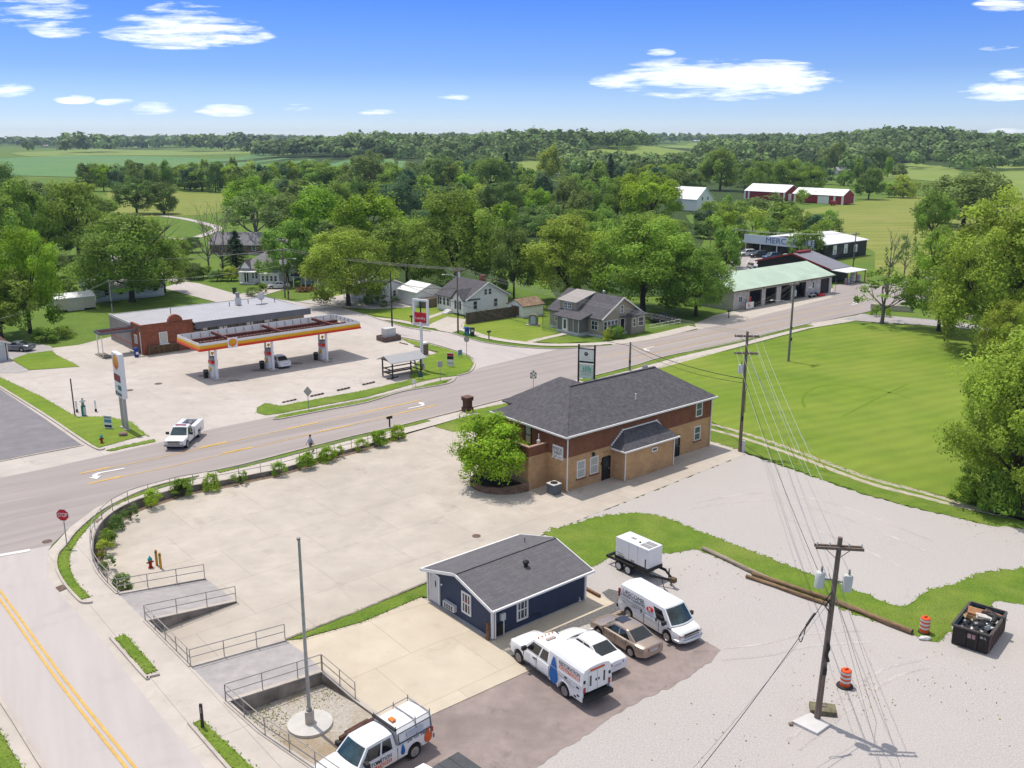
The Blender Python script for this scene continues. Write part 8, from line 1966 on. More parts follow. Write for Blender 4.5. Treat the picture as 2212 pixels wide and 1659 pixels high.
def conifer_proto(seed):
 rng = np.random.default_rng(seed); H, R = 16., 3.6; P = []; Nn = []; T_ = []
 for k in range(120):
  f = rng.random()**.8; z = 1.2+(H-1.2)*f; L_ = R*(1-f)**.85+.25; a = rng.random()*2*PI; m = int(30+70*(1-f))
  s = rng.random(m); p = np.stack([cos(a)*L_*s, sin(a)*L_*s, z-.35*L_*s+.1*rng.normal(size=m)], 1)+rng.normal(size=(m, 3))*.16*(1+L_*.2)
  P.append(p); n = np.array([cos(a)*.4, sin(a)*.4, .9])+rng.normal(size=(m, 3))*.4; Nn.append(n/np.linalg.norm(n, axis=1)[:, None]); T_.append(np.clip(.5+.16*rng.normal()+.1*rng.normal(size=m), 0, 1))
 me = leaves_mesh('crown', np.concatenate(P), np.concatenate(Nn), .5, np.concatenate(T_), rng, .4); me.materials.append(LM['con'])
 tr = MB().tube([(0, 0, -.2), (0, 0, H*.5), (0, 0, H*.97)], [.28, .16, .03], 7).build('trunk', M_bark); tm = tr.data; bpy.data.objects.remove(tr)
 PROTO.setdefault('conifer', []).append((me, tm, H, R))
conifer_proto(31)
NT = [0]
def plant(kind, mat, base, H, Wd, label, cat='tree', group=None, name='tree', rot=None):
 pr = PROTO[kind][NT[0] % len(PROTO[kind])]; NT[0] += 1; rn = random.Random(NT[0]*7+3)
 me, tm, h0, r0 = pr
 t = thing(name, label, cat, base, rn.random()*6.28 if rot is None else rot, group)
 k = Wd/(2*r0); t.scale = (k, k, H/h0)
 c = bpy.data.objects.new('crown', me); COL.objects.link(c); c.parent = t
 c.material_slots[0].link = 'OBJECT'; c.material_slots[0].material = LM[mat]
 if tm:
  q = bpy.data.objects.new('trunk', tm); COL.objects.link(q); q.parent = t
 return t
TREES = []
def tree(px, by, ty, wpx, kind, mat, label, up=False, grow=1., name='tree', cat='tree', group=None):
 b = U(px, by) if up else (G(px, by) if by > 400 else T(px, by)); H = HZ(b, px, ty)
 D = hypot(b.y, HC)*1.0; d = b.y*cos(PIT)+(HC-b.z)*sin(PIT)
 W_ = wpx*d/F_*grow
 TREES.append((px, by, wpx))
 return plant(kind, mat, b, max(2, H*1.02), W_*(1.04 if kind in ('fine', 'near', 'bush') else 1.1), label, cat, group, name)
# ---- trees one can pick out
for a in (
  (66, 719, 478, 150, 'fine', 'yel', 'big yellow-green tree at the left edge behind the white garage', True),
  (5, 735, 572, 150, 'oak', 'mid', 'dark low tree at the left edge in front of the yellow-green one', True),
  (286, 651, 452, 225, 'fine', 'mid', 'very wide dark tree in front of the white bungalow', True),
  (357, 632, 528, 90, 'oak', 'mid', 'smaller dark tree right of the wide dark tree by the bungalow', True),
  (40, 575, 372, 135, 'oak', 'mid', 'tall rounded tree at the left above the yellow-green one', False),
  (172, 560, 374, 140, 'oak', 'mid', 'broad pale-topped tree left of the dark pair in the field', False),
  (8, 520, 326, 105, 'oak', 'olive', 'dark crown at the far left edge reaching up to the crop field', False),
  (118, 556, 440, 115, 'oak', 'dark', 'dark leaning tree between the wide dark tree and the left edge', False),
  (296, 462, 378, 78, 'broad', 'dark', 'round dark tree, left one of the pair in the yellow field', False),
  (355, 462, 391, 66, 'broad', 'dark', 'round dark tree, right one of the pair in the yellow field', False),
  (512, 592, 500, 70, 'conifer', 'con', 'dark spruce between the bare trees and the porch house', False),
  (555, 540, 405, 140, 'airy', 'olive', 'thin tree with visible limbs above the long grey roof', False),
  (545, 475, 378, 100, 'broad', 'yel', 'yellow-green crown behind the thin limbed tree', False),
  (622, 612, 466, 120, 'oak', 'mid', 'dark green tree over the carport', False),
  (753, 660, 484, 185, 'fine', 'bright', 'shade tree with low yellowish crown in front of the white ranch house', True),
  (688, 540, 403, 120, 'broad', 'yel', 'yellow-green tree behind the shade tree, left of the round one', False),
  (735, 560, 452, 100, 'oak', 'olive', 'greyish tree just behind the shade tree', False),
  (800, 570, 411, 150, 'broad', 'yel', 'rounded bright yellow-green tree above the ranch house', False),
  (790, 425, 321, 98, 'oak', 'olive', 'domed olive willow standing above the wood', False),
  (700, 425, 340, 105, 'oak', 'mid', 'loose pale green tree left of the domed willow', False),
  (870, 490, 375, 95, 'broad', 'blue', 'dark blue-green tree right of the domed willow', False),
  (947, 415, 329, 84, 'oak', 'olive', 'greyish leafy tree above the centre of the wood', False),
  (880, 620, 462, 150, 'oak', 'mid', 'feathery green tree left of the big dark one behind the cottage', False),
  (985, 632, 405, 205, 'fine', 'mid', 'biggest dark green tree directly behind the white cottage', False),
  (1110, 648, 472, 92, 'oak', 'dark', 'tall thin-trunked tree between the cottage and the tan house', False),
  (1225, 655, 462, 195, 'fine', 'bright', 'broad bright maple behind the left end of the tan house', False),
  (1388, 672, 452, 225, 'fine', 'bright', 'largest bright maple behind the right end of the tan house', False),
  (1503, 682, 528, 150, 'fine', 'mid', 'darker street tree at the left corner of the green roofed garage', True),
  (1405, 490, 370, 112, 'broad', 'yel', 'yellow-green dome tree left of the white barn', False),
  (1365, 480, 372, 60, 'broad', 'yel', 'narrow yellow-green tree beside the dome tree', False),
  (1318, 408, 333, 34, 'conifer', 'con', 'dark pointed spruce above the middle of the wood', False),
  (1094, 412, 331, 46, 'conifer', 'con', 'tallest dark spruce in front of the wooded ridge', False),
  (1190, 405, 317, 54, 'tall', 'bright', 'tall pale poplar standing out in front of the pasture', False),
  (1060, 420, 337, 80, 'broad', 'mid', 'green tree left of the tallest spruce', False),
  (1555, 412, 318, 80, 'broad', 'mid', 'tall green tree above the white barn', False),
  (1640, 420, 340, 60, 'oak', 'mid', 'dark tree left of the red barns', False),
  (1700, 418, 335, 85, 'oak', 'mid', 'broad tree right behind the shorter red barn', False),
  (1750, 420, 355, 60, 'broad', 'bright', 'paler tree behind the long red barn roof', False),
  (1803, 375, 309, 56, 'tall', 'olive', 'tall sparse tree rising beyond the red barns', False),
  (1876, 430, 352, 62, 'oak', 'dark', 'dark tree at the right end of the long red barn', False),
  (1950, 426, 378, 62, 'bush', 'bright', 'rounded bushy tree at the far edge of the meadow', False),
  (1898, 372, 318, 45, 'broad', 'dark', 'dark green tree beyond the meadow, by the grey farmhouse', False),
  (1730, 440, 408, 34, 'bush', 'bright', 'small bright tree against the long red barn', False),
  (1740, 560, 492, 74, 'bush', 'mid', 'neat round tree in front of the store lettering', False),
  (1568, 578, 490, 74, 'bush', 'mid', 'neat round tree left of the store car park', False),
  (1905, 700, 570, 130, 'airy', 'mid', 'half dead spreading tree at the road bend', True),
  (2027, 715, 480, 150, 'fine', 'bright', 'large maple on the lawn edge right of the half dead tree', True),
  (2150, 760, 402, 290, 'near', 'bright', 'huge spreading maple at the right edge behind the lawn', False),
  (2080, 490, 357, 190, 'oak', 'olive', 'dark broad tree behind the huge maple', False),
  (2012, 530, 400, 90, 'oak', 'mid', 'medium tree at the meadow edge left of the huge maple', False),
  (1952, 605, 503, 52, 'airy', 'olive', 'thin grey-green tree behind the dead limbs', False),
  (2205, 745, 560, 130, 'oak', 'mid', 'dark tree at the right edge above the lawn', False),
  (2170, 812, 640, 120, 'fine', 'bright', 'mid-sized tree overhanging the right end of the lawn', False),
): tree(*a[:7], up=a[7])
tree(2185, 1085, 700, 300, 'near', 'bright', 'nearest big tree at the right edge over the dirt track')
tree(2250, 1050, 720, 270, 'near', 'mid', 'second near tree cut by the right edge of the picture')
# broad-leaved tree in the planter
b = CW(-3.9, 5.3, .3); plant('finer', 'yel', b, 6.6, 6.9, 'bright green rounded tree in the planter beside the brick clinic')
def bare(px, by, ty, wpx, label, up=False, mat=None, seed=1, low=.25):
 b = U(px, by) if up else G(px, by); H = HZ(b, px, ty); rng = np.random.default_rng(seed); d = b.y*cos(PIT)
 t = thing('bare_tree', label, 'tree', b, seed)
 limbs(rng, H, H*low, wpx*d/F_*.5, .24, 8, 0, 3, 1., True).build('trunk', mat or M_barkg, t, 50)
 P, Nn, T_ = crown_pts(rng, 12, 14, (wpx*d/F_*.4, wpx*d/F_*.4, H*.3), (.1, .2), H*.6)
 c = link('leaves', leaves_mesh('leaves', P, Nn, .4, T_, rng), LM['olive'], t)
bare(452, 592, 434, 95, 'bare grey tree with fanned branches, left of two by the far drive', seed=4)
bare(482, 592, 437, 90, 'bare grey tree with fanned branches, right of two by the spruce', seed=6)
bare(1916, 640, 494, 40, 'tall dead trunk with a few bare limbs behind the half dead tree', seed=8, low=.5)
# bushes
for px, by, ty, w_, m, lab, up in ((100, 738, 706, 60, 'mid', 'dark hedge bush behind the grey coupe, left part', True), (138, 730, 702, 42, 'bright', 'brighter bush behind the grey coupe, right part', True),
  (545, 640, 622, 40, 'olive', 'weedy flower bush on the porch house verge', False), (568, 633, 620, 20, 'mid', 'small dark bush beside the weedy one', False), (795, 657, 640, 22, 'dark', 'dark shrub at the ranch house porch', False),
  (835, 660, 636, 46, 'dark', 'big dark shrub against the ranch house wall', False), (870, 653, 640, 16, 'mid', 'small shrub right end of the ranch house', False), (740+590, 730, 712, 36, 'mid', 'foundation shrub under the tan house windows', True), (1312, 735, 720, 22, 'bright', 'low plant at the tan house corner', True),
  (1893, 682, 664, 30, 'mid', 'dark rounded shrub in the bed by the road bend', False), (1915, 684, 668, 18, 'yel', 'small yellowish shrub in the bed by the road bend', False), (2080, 1085, 1030, 70, 'bright', 'leafy bush at the dirt track below the near tree', False), (2150, 1105, 1020, 90, 'mid', 'dense undergrowth bush below the nearest big tree', False),
  (2205, 1112, 1010, 80, 'bright', 'bush at the right edge below the nearest big tree', False), (2120, 1050, 985, 80, 'dark', 'dark bush in the shade of the nearest big tree', False), (1255+10, 1036, 1030, 8, 'dark', 'tiny shrub at the clinic door', False)):
 tree(px, by, ty, w_, 'bush', m, lab, up, 1., 'bush', 'bush')
for i, (px, by, ty, w_, m) in enumerate(((1600, 470, 440, 60, 'mid'), (1655, 462, 423, 90, 'olive'), (1625, 500, 455, 70, 'bright'), (1690, 500, 445, 80, 'mid'), (1665, 520, 480, 70, 'dark'), (1725, 512, 465, 70, 'mid'), (1780, 520, 478, 60, 'mid'), (1600, 535, 490, 60, 'mid'), (1640, 535, 500, 60, 'bright'), (1755, 505, 470, 50, 'olive'), (1545, 515, 470, 60, 'bright'), (1580, 505, 462, 60, 'yel'), (1530, 480, 440, 60, 'mid'), (1560, 470, 436, 50, 'bright'), (1800, 500, 475, 46, 'dark'), (1705, 470, 440, 40, 'dark'), (1690, 535, 500, 46, 'mid'), (1860, 420, 396, 40, 'mid'), (1920, 425, 400, 40, 'bright'), (1905, 418, 400, 30, 'mid'))):
 pos = 'below the white barn' if px < 1600 else ('between the barns and the black store' if px < 1730 else ('at the meadow edge above the black store' if px < 1850 else 'at the far meadow edge right of the barns'))
 tree(px, by, ty-6, w_*.9, 'bush', m, '%s thicket tree %s, %s' % ({'mid': 'mid green', 'olive': 'greyish', 'bright': 'light green', 'dark': 'dark green', 'yel': 'yellow-green'}[m], pos, ('low and wide', 'taller', 'front one', 'back one', 'small round one', 'leaning one', 'left one', 'right one')[i % 8]), False, 1., 'thicket_tree', 'tree', 'thicket between the barns and the store')
for i, (px, by, ty, w_, m) in enumerate(((395, 600, 556, 44, 'dark'), (420, 604, 566, 40, 'olive'), (440, 600, 572, 40, 'mid'), (500, 606, 576, 36, 'bright'), (470, 606, 580, 40, 'olive'), (385, 560, 512, 50, 'mid'), (415, 545, 508, 44, 'dark'), (190, 600, 548, 60, 'mid'), (210, 560, 520, 50, 'dark'), (150, 640, 600, 40, 'mid'), (120, 600, 540, 70, 'olive'), (30, 640, 560, 80, 'mid'))):
 tree(px, by, ty, w_, 'broad' if i % 2 else 'oak', m, '%s %s %s' % ({'mid': 'mid green', 'olive': 'greyish', 'bright': 'light green', 'dark': 'dark green'}[m], ('scrub tree', 'rounded scrub tree', 'bushy scrub tree')[i % 3], ('below the bare trees, leftmost', 'below the bare trees, second from left', 'under the left bare tree', 'left of the porch house', 'under the right bare tree', 'beside the far curved drive', 'right of the far curved drive', 'behind the white bungalow, right', 'behind the white bungalow, further back', 'above the cream shed', 'behind the white bungalow, left', 'behind the yellow-green tree at the left edge')[i]), False, 1., 'scrub_tree', 'tree', 'scrub trees round the far drive')
# shrubs along the wall
for i, (px, by, s, m) in enumerate(((265, 1273, 44, 'olive'), (236, 1229, 36, 'olive'), (221, 1200, 38, 'bright'), (223, 1176, 38, 'mid'), (251, 1145, 34, 'dark'), (284, 1124, 36, 'dark'), (322, 1101, 44, 'yel'), (381, 1075, 42, 'mid'), (440, 1059, 40, 'bright'), (496, 1043, 32, 'mid'), (583, 1020, 34, 'mid'), (640, 1004, 36, 'yel'), (688, 990, 36, 'yel'), (733, 978, 28, 'yel'), (777, 965, 30, 'bright'), (823, 955, 36, 'yel'), (863, 943, 34, 'yel'))):
 b = G(px, by); d = b.y*cos(PIT)+HC*sin(PIT); k = s*d/F_
 wq = min(wallA, key=lambda q: (q.x-b.x)**2+(q.y-b.y)**2); wn = V3((-8-wq.x, 66-wq.y, 0)).normalized(); b = V3((wq.x, wq.y, 0))+wn*max(.9, min(1.5, (V3((b.x-wq.x, b.y-wq.y, 0))).dot(wn)))
 lab = ('reddish-tipped shrub at the ramp end of the railing', 'round shrub second from the ramp along the railing', 'light shrub third from the ramp along the railing', 'reddish shrub fourth from the ramp along the railing', 'dark shrub fifth from the ramp, on the inside of the curve', 'dark shrub sixth from the ramp, on the inside of the curve', 'large bright yellow-green shrub at the middle of the curve', 'tall full shrub right of the large bright one', 'light green shrub ninth from the ramp', 'small shrub tenth from the ramp', 'bushy shrub eleventh from the ramp below the road arrow', 'twiggy shrub left of the walking person', 'open-stemmed shrub right beside the walking person', 'small upright shrub right of the person', 'small rounded shrub third from the road end', 'shrub next to last at the road end of the railing', 'last shrub at the road end of the railing')[i]
 plant('bush', m, b, k*1.0, k*1.08, lab, 'shrub', 'shrubs along the railing', 'shrub')
# ---- the wood behind the houses
LANDM = ((0, 'above the left edge'), (190, 'left of the yellow field'), (330, 'above the yellow field'), (560, 'above the long grey roof'), (700, 'above the shade tree'), (860, 'above the ranch house'), (1000, 'above the white cottage'), (1130, 'above the board fence'), (1230, 'above the tan house'), (1390, 'left of the white barn'), (1480, 'behind the white barn'), (1600, 'left of the red barns'), (1700, 'behind the red barns'), (1840, 'right of the red barns'), (1960, 'above the far meadow'), (2060, 'behind the huge maple'))
USED = {}
CN = {'mid': 'mid green', 'dark': 'dark green', 'yel': 'yellow-green', 'bright': 'light green', 'olive': 'olive grey-green', 'blue': 'bluish green', 'con': 'blackish green'}
ORD = ('', ', taller', ', lower', ', narrow', ', wide', ', paler', ', denser', ', ragged', ', rounder', ', hidden')
ROWS = ((407, ((190, 600),), 13, 'in the field edge wood'), (445, ((1560, 1690),), 6.5, 'in the thicket'), (468, ((1560, 1700),), 6.5, 'in the thicket'), (492, ((1500, 1790),), 7, 'in the thicket'), (518, ((1500, 1800),), 6.5, 'in the thicket'), (540, ((1585, 1650), (1690, 1720)), 5, 'in the thicket'), (384, ((600, 860), (915, 1090), (1240, 1950)), 13, 'in the far wood'), (400, ((190, 560), (560, 1170), (1250, 1900)), 14, 'in the far wood'), (414, ((180, 230), (250, 560), (700, 1500), (1560, 1680)), 14, 'in the rear wood'), (432, ((560, 1480),), 13, 'in the rear wood'), (455, ((590, 1470), (0, 120)), 13.5, 'in the middle wood'), (482, ((600, 1440), (0, 230)), 14, 'in the middle wood'), (512, ((640, 1440), (1440, 1520), (0, 240), (560, 640)), 13, 'in the front wood'), (548, ((650, 1080), (1150, 1470), (0, 200), (570, 650)), 13, 'in the front wood'), (590, ((560, 690), (860, 1060), (1180, 1440), (0, 50)), 12, 'in the nearest wood'))
rw_ = random.Random(42)
for by, spans, hm, rn_ in ROWS:
 b0 = G(1106, by); pm = F_/(b0.y*cos(PIT)+HC*sin(PIT)); stp = 8.6*pm
 for x0, x1 in spans:
  x = x0+stp*.3
  while x < x1:
   px = x+rw_.uniform(-.25, .25)*stp; y_ = by+rw_.uniform(-.4, .4)*16*(by-296)/190
   x += stp*rw_.uniform(.85, 1.2)
   if any(abs(px-a)*1. < w_*.3 and abs(y_-c) < .22*(c-296)+4 for a, c, w_ in TREES[:75]): continue
   m = rw_.choice(('mid', 'mid', 'mid', 'dark', 'bright', 'olive', 'olive', 'blue', 'yel'))
   kind = rw_.choice(('mass', 'mass', 'mass', 'masstall')) if by < 480 else rw_.choice(('broad', 'oak', 'oak', 'tall'))
   H = hm*rw_.uniform(.72, 1.22); W_ = rw_.uniform(10, 15)*(.7 if 'tall' in kind else 1)*min(1, hm/12)
   if hm < 8: kind = 'bush'
   if 1440 < px < 1560 and 450 < y_ < 530: H = min(H, 5.5); kind = 'bush'
   lm = [l for k, l in LANDM if k <= max(px, 0)][-1]
   base_l = '%s tree %s, %s' % (CN[m], rn_, lm); k = USED.get(base_l, 0); USED[base_l] = k+1
   bs = T(px, y_) if y_ < 420 else G(px, y_)
   plant(kind, m, bs, H, W_, base_l+ORD[k % len(ORD)], 'tree', 'trees of the wood behind the houses')
# ---- far woods: one mass
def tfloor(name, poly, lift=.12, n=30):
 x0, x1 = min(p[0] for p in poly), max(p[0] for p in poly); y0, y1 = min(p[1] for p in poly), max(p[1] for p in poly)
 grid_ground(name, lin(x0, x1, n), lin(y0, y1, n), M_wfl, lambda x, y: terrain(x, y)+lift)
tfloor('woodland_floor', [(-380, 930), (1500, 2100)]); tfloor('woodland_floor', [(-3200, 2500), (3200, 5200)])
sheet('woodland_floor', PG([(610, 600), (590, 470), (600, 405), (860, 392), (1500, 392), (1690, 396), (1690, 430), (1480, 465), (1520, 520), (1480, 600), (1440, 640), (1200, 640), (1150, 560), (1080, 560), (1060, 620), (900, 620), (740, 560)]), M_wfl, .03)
def inside(px, py, poly):
 c = np.zeros(len(px), bool); n = len(poly); j = n-1
 for i in range(n):
  xi, yi = poly[i]; xj, yj = poly[j]
  c ^= ((yi > py) != (yj > py)) & (px < (xj-xi)*(py-yi)/(yj-yi+1e-12)+xi); j = i
 return c
rng = np.random.default_rng(77)
xy = []; rad = []
def region(n, x0, x1, y0, y1, r0, r1, keep=None):
 x = rng.uniform(x0, x1, n); y = rng.uniform(y0, y1, n); k = np.ones(n, bool)
 k &= np.abs(x) < y*.62+40
 if keep is not None: k &= keep(x, y)
 xy.append(np.stack([x, y], 1)[k]); rad.append(r0+(r1-r0)*rng.random(k.sum())**1.5)
region(6500, -330, 1150, 960, 1650, 3.2, 8., lambda x, y: (x+.22*(y-960) > -170) )
region(3200, -60, 1250, 700, 960, 4, 6.5, lambda x, y: np.sin(x/47.)+np.sin(y/61.+x/90.) > .1)
region(2600, -1500, 1500, 1700, 2500, 4, 8, lambda x, y: np.sin(x/120.)+np.sin(y/150.+x/230.) > .35)
region(7500, -2600, 2600, 2550, 4100, 5.5, 9.5)
# tree lines and copses among the left fields
def line_of(p0, p1, n, w_, r0, r1):
 a, b = T(*p0), T(*p1); s = rng.random(n); p = np.outer(1-s, [a.x, a.y])+np.outer(s, [b.x, b.y])+rng.normal(size=(n, 2))*w_; xy.append(p); rad.append(rng.uniform(r0, r1, n)*((1.7 if p0[0] < 500 else 1.35) if p0[0] < 870 and p0[1] > 318 else (.8 if p0[0] < 870 else 1.25)))
for a in (((560, 341), (850, 342), 190, 12, 4.5, 7), ((555, 335), (860, 333), 160, 14, 5, 7.5), ((160, 330), (250, 328), 46, 14, 5, 8), ((250, 324), (350, 322), 36, 12, 4, 7), ((408, 327), (545, 326), 70, 16, 5, 8), ((0, 316), (260, 309), 150, 40, 6, 10), ((250, 309), (560, 311), 220, 45, 6, 10), ((560, 310), (860, 318), 260, 40, 6, 10), ((60, 333), (66, 333), 2, 3, 5, 6), ((140, 334), (146, 333), 3, 5, 5, 8), ((85, 322), (90, 321), 2, 3, 5, 6), ((540, 338), (552, 340), 4, 6, 4, 6), ((640, 318), (700, 316), 40, 20, 5, 8), ((1900, 352), (2000, 345), 26, 12, 4, 6), ((2040, 345), (2140, 342), 30, 14, 4, 7), ((2120, 356), (2260, 350), 40, 10, 4, 6), ((1960, 368), (2010, 362), 8, 8, 4, 6), ((2070, 372), (2100, 376), 5, 6, 4, 6)): line_of(*a)
nreg = sum(len(q) for q in xy[:4]); xy = np.concatenate(xy); rad = np.concatenate(rad)
ok = np.ones(len(xy), bool)
dd_ = np.hypot(xy[:, 0], xy[:, 1])
for i, f in enumerate(FIELDS):
 for s_ in ((0, 40, 80, 120, 160, 210) if i in (4, 5, 6, 7) else (0, 25)): ok &= ~inside(xy[:, 0]*(1+s_/dd_), xy[:, 1]*(1+s_/dd_), f)
ok[nreg:] = True
xy, rad = xy[ok], rad[ok]
zs = np.array([terrain(x, y) for x, y in xy]); dist = np.hypot(xy[:, 0], xy[:, 1])
PP, NN, TT, SZ = [], [], [], []
hv = rng.uniform(1.1, 1.75, len(xy))
for near, m in ((1100, 64), (1600, 44), (2500, 28), (99999, 18)):
 sel = (dist < near) & ((dist >= {1100: 0, 1600: 1100, 2500: 1600, 99999: 2500}[near])); n = sel.sum()
 if not n: continue
 q = rng.normal(size=(n, m, 3)); q /= np.linalg.norm(q, axis=2)[..., None]; q[..., 2] = np.where(q[..., 2] < -.3, -q[..., 2], q[..., 2])
 lump = 1+.22*np.sin(q[..., 0]*5+rng.random((n, 1))*6)*np.sin(q[..., 1]*5+rng.random((n, 1))*6+q[..., 2]*3)
 R_ = rad[sel][:, None]; c = np.stack([xy[sel][:, 0], xy[sel][:, 1], zs[sel]+rad[sel]*hv[sel]], 1)
 PP.append((c[:, None, :]+q*(R_*lump*rng.uniform(.8, 1.05, (n, m)))[..., None]*np.array([1, 1, 1.12])).reshape(-1, 3))
 nn2 = q*.9+rng.normal(size=q.shape)*.3+np.array([0, 0, .2]); NN.append((nn2/np.linalg.norm(nn2, axis=2)[..., None]).reshape(-1, 3))
 TT.append((np.clip(.5+.3*rng.normal(size=(n, 1)), 0, 1.3)+np.zeros((n, m))).ravel()); SZ.append((R_*(4.2/sqrt(m))+np.zeros((n, m))).ravel())
PP, NN, TT, SZ = np.concatenate(PP), np.concatenate(NN), np.concatenate(TT), np.concatenate(SZ)
me = leaves_mesh('far_woods', PP, NN, SZ, TT, rng, .85)
fo = link('far_woods', me, leaf_mat('leaf_far', (.120, .175, .060), .2)); tag(fo, None, None, None, 'stuff')
print('far quads', len(PP), 'trees', NT[0])
# grass creeping over the edges of verges and lawns, as one mass
EP = []
for a, b in EDGES:
 L_ = (b-a).length
 if L_ > 60 or max(a.y, b.y) > 175: continue
 n = int(L_*14); s = rng.random((n, 1)); p = np.array(a)*(1-s)+np.array(b)*s; p[:, :2] += rng.normal(size=(n, 2))*.085; p[:, 2] += .01+.02*rng.random(n); EP.append(p)
EP = np.concatenate(EP); n = len(EP); nr = rng.normal(size=(n, 3))*.5+np.array([0, 0, 1.]); nr /= np.linalg.norm(nr, axis=1)[:, None]
gm = leaves_mesh('edge_grass', EP, nr, .12, np.clip(.5+.25*rng.normal(size=n), 0, 1), rng, .5)
tag(link('edge_grass', gm, leaf_mat('leaf_grass', (.135, .20, .03), .2)), None, None, None, 'stuff')
# loose weeds on the gravel
W_ = []
for px, py, sp_, n in ((1790, 1500, 3, 60), (1650, 1230, 4, 90), (2030, 1340, 3, 80), (1860, 1500, 2, 40), (2100, 1500, 4, 50), (1420, 1220, 4, 60), (2130, 1130, 3, 90), (1500, 1620, 5, 40), (590, 1560, 2.2, 300), (560, 1540, 1.2, 160), (700, 1500, 1.5, 200), (1075, 1395, 1.2, 40)):
 c = G(px, py); p = np.array(c)+rng.normal(size=(n, 3))*sp_*.5; p[:, 2] = .02; W_.append(p)
W_ = np.concatenate(W_); n = len(W_); nr = rng.normal(size=(n, 3))*.5+np.array([0, 0, 1.]); nr /= np.linalg.norm(nr, axis=1)[:, None]
tag(link('gravel_weeds', leaves_mesh('gravel_weeds', W_, nr, .11, np.clip(.5+.25*rng.normal(size=n), 0, 1), rng, .5), leaf_mat('leaf_weed', (.17, .17, .05), .2)), None, None, None, 'stuff')
print('edge quads', len(EP))
SKY_STR, SUN_STR, EXPO, HAZE = .14, 3.4, .16, .00008
SKY_TINT = ((0., (.40, .48, .67)), (.022, (.265, .35, .58)), (.065, (.16, .24, .47)), (.131, (.098, .19, .462)), (.3, (.26, .34, .46)), (.6, (.5, .5, .5)))
# ================================================================ SKY, SUN, CAMERA
SUN_EL, SUN_AZ = radians(69), atan2(-.68, .73)
w = bpy.data.worlds.new('World'); SC.world = w; w.use_nodes = True
nt = w.node_tree; N = nt.nodes; L = nt.links; N.clear()
sky = N.new('ShaderNodeTexSky'); sky.sky_type = 'NISHITA'; sky.sun_disc = False; sky.sun_elevation = SUN_EL; sky.sun_rotation = SUN_AZ
sky.altitude = 150; sky.air_density = 1.; sky.dust_density = .3; sky.ozone_density = 1.6
tc = N.new('ShaderNodeTexCoord'); sp = N.new('ShaderNodeSeparateXYZ'); L.new(tc.outputs['Generated'], sp.inputs[0])
def mth(op, a, b=None, c=None):
 n = N.new('ShaderNodeMath'); n.operation = op
 for i, v in enumerate((a, b, c)):
  if v is None: continue
  if isinstance(v, (int, float)): n.inputs[i].default_value = v
  else: L.new(v, n.inputs[i])
 return n.outputs[0]
# direction on the sky: bearing tangent and height tangent
u = mth('DIVIDE', sp.outputs[0], mth('MAXIMUM', sp.outputs[1], .05)); v = mth('DIVIDE', sp.outputs[2], mth('MAXIMUM', sp.outputs[1], .05))
cb = N.new('ShaderNodeCombineXYZ'); L.new(u, cb.inputs[0]); L.new(v, cb.inputs[1])
mp = N.new('ShaderNodeMapping'); mp.inputs['Scale'].default_value = (11, 80, 1); mp.inputs['Rotation'].default_value = (0, 0, -.12); L.new(cb.outputs[0], mp.inputs[0])
nz = N.new('ShaderNodeTexNoise'); nz.inputs['Scale'].default_value = 1.; nz.inputs['Detail'].default_value = 8; nz.inputs['Roughness'].default_value = .62; nz.inputs['Distortion'].default_value = .35
L.new(mp.outputs[0], nz.inputs['Vector'])
CL = [(395, 68, 150, 26, .9), (420, 80, 140, 14, 1.), (300, 55, 95, 16, .8), (400, 25, 80, 18, .6), (60, 22, 120, 26, .55), (130, 62, 60, 14, 1.), (1560, 172, 200, 30, 1.05), (1640, 158, 130, 20, 1.), (1440, 150, 80, 18, .8), (1735, 178, 75, 13, 1.), (1340, 175, 60, 13, 1.), (2160, 195, 85, 16, 1.15), (2190, 166, 50, 14, .9), (2165, 10, 55, 12, .7), (2170, 105, 50, 5, .7), (485, 239, 58, 10, 1.15), (325, 234, 55, 10, 1.), (160, 215, 40, 7, .8), (250, 221, 40, 6, .7), (20, 193, 50, 12, 1.), (815, 243, 40, 5, .9), (980, 210, 32, 5, .8), (1427, 113, 28, 6, .8), (640, 232, 40, 6, .5), (2180, 284, 45, 5, .8)]
tot = None
for px, py, hw, hh, k in CL:
 x = (px-CX)/F_; y = -(py-CY)/F_; dy = cos(PIT)+y*sin(PIT); dz = -sin(PIT)+y*cos(PIT)
 cu, cv = x/dy, dz/dy
 e = mth('ADD', mth('POWER', mth('ABSOLUTE', mth('DIVIDE', mth('SUBTRACT', u, cu), hw*1.25/F_)), 2.), mth('POWER', mth('ABSOLUTE', mth('DIVIDE', mth('SUBTRACT', v, cv), hh*1.5/F_)), 2.))
 m = mth('MULTIPLY', mth('MAXIMUM', mth('SUBTRACT', 1., e), 0.), k if hw > 100 else k*.72)
 tot = m if tot is None else mth('MAXIMUM', tot, m)
fr = mth('MULTIPLY', tot, 1.)
rp = N.new('ShaderNodeValToRGB'); cr_ = rp.color_ramp; cr_.elements.remove(cr_.elements[1])
for i, (p_, c_) in enumerate(SKY_TINT):
 e = cr_.elements[0] if i == 0 else cr_.elements.new(p_)
 e.position = p_; e.color = (*c_, 1)
L.new(mth('MULTIPLY', sp.outputs[2], 1.), rp.inputs[0])
hs = N.new('ShaderNodeMix'); hs.data_type = 'RGBA'; hs.blend_type = 'MULTIPLY'; hs.inputs[0].default_value = 1; L.new(sky.outputs[0], hs.inputs[6])
x2 = N.new('ShaderNodeVectorMath'); x2.operation = 'SCALE'; x2.inputs['Scale'].default_value = 2.; L.new(rp.outputs[0], x2.inputs[0]); L.new(x2.outputs[0], hs.inputs[7])
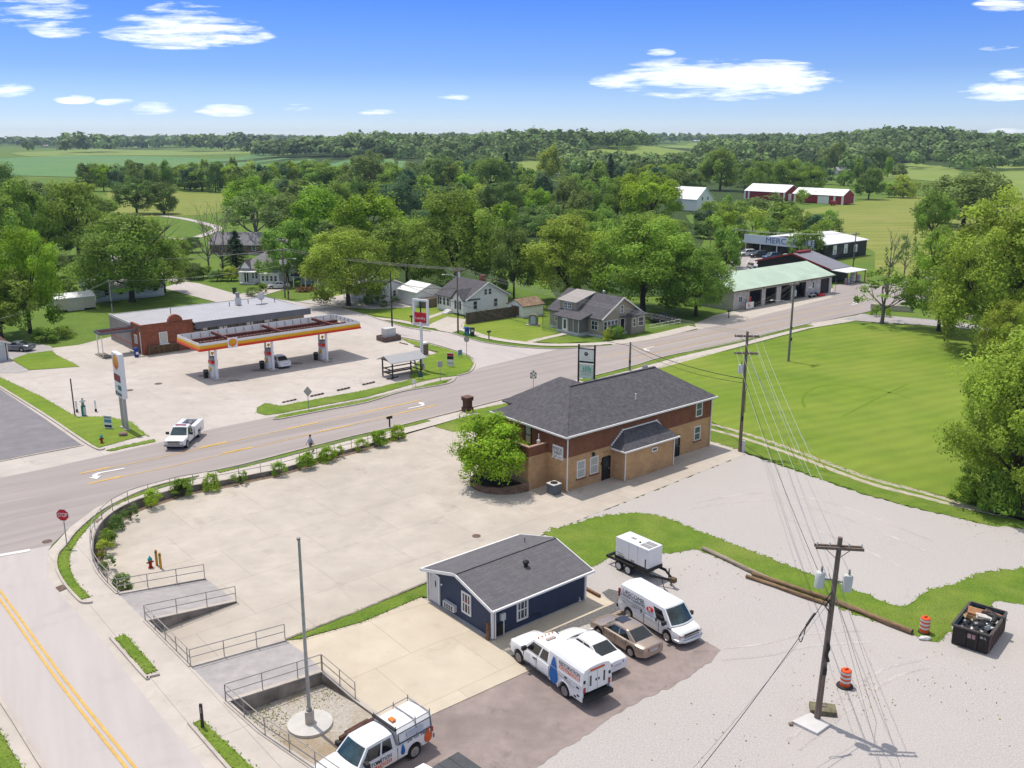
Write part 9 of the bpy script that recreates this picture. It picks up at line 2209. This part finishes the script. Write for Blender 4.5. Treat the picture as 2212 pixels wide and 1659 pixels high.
# unseen white cloud veil above the view, added as neutral fill light
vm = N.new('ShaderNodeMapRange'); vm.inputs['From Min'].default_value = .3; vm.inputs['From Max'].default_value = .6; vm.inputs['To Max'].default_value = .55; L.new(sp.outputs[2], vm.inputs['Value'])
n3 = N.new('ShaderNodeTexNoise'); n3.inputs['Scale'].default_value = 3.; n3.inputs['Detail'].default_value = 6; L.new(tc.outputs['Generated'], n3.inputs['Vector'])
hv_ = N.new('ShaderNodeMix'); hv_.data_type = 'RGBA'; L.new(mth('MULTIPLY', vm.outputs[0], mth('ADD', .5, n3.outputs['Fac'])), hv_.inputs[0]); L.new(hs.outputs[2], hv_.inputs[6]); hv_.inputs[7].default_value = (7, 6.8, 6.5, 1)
dens = N.new('ShaderNodeMapRange'); dens.inputs['From Min'].default_value = .1; dens.inputs['From Max'].default_value = .8
n4 = N.new('ShaderNodeTexNoise'); n4.inputs['Scale'].default_value = 3.1; n4.inputs['Detail'].default_value = 6; n4.inputs['Roughness'].default_value = .65; L.new(mp.outputs[0], n4.inputs['Vector'])
nn2 = mth('ADD', mth('MULTIPLY', mth('SUBTRACT', nz.outputs['Fac'], .5), 2.1), mth('MULTIPLY', mth('SUBTRACT', n4.outputs['Fac'], .5), .9))
L.new(mth('MULTIPLY', mth('ADD', mth('MULTIPLY', fr, .62), nn2), mth('MINIMUM', mth('MULTIPLY', fr, 5.), 1.)), dens.inputs['Value'])
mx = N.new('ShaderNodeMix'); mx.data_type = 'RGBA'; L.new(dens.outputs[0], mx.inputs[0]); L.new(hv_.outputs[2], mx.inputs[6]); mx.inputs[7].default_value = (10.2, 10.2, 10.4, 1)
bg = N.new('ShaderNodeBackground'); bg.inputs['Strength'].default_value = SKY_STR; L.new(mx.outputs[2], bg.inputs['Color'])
wo = N.new('ShaderNodeOutputWorld'); L.new(bg.outputs[0], wo.inputs['Surface'])
sl = bpy.data.lights.new('sun', 'SUN'); sl.energy = SUN_STR; sl.angle = radians(.5); sl.color = (1, .93, .84)
so = bpy.data.objects.new('sun', sl); COL.objects.link(so)
sd = Vector((sin(SUN_AZ)*cos(SUN_EL), cos(SUN_AZ)*cos(SUN_EL), sin(SUN_EL)))
so.rotation_euler = (-sd).to_track_quat('-Z', 'Y').to_euler(); so.location = sd*200
cam = bpy.data.cameras.new('camera'); cam.sensor_width = 36; cam.lens = 36*F_/2212; cam.clip_start = .5; cam.clip_end = 30000
co = bpy.data.objects.new('camera', cam); COL.objects.link(co); co.location = (0, 0, HC); co.rotation_euler = (PI/2-PIT, 0, 0)
SC.camera = co
if HAZE:
 hb = MB().box(-6000, 6000, -260, 6000, -2.5, 75)
 hm = bpy.data.materials.new('air'); hm.use_nodes = True; hm.node_tree.nodes.clear()
 pv = hm.node_tree.nodes.new('ShaderNodeVolumePrincipled'); pv.inputs['Color'].default_value = (.66, .80, 1, 1); pv.inputs['Density'].default_value = HAZE; pv.inputs['Anisotropy'].default_value = 0.
 ho = hm.node_tree.nodes.new('ShaderNodeOutputMaterial'); hm.node_tree.links.new(pv.outputs[0], ho.inputs['Volume'])
 o = hb.build('haze', hm); o['kind'] = 'stuff'
cy = SC.cycles
cy.use_denoising = True; cy.max_bounces = 5; cy.diffuse_bounces = 3; cy.glossy_bounces = 2; cy.transmission_bounces = 3; cy.transparent_max_bounces = 6; cy.volume_bounces = 0
cy.use_adaptive_sampling = True; cy.adaptive_threshold = .02; cy.sample_clamp_indirect = 6
SC.view_settings.view_transform = 'Standard'; SC.view_settings.look = 'None'; SC.view_settings.gamma = 1; SC.view_settings.exposure = EXPO
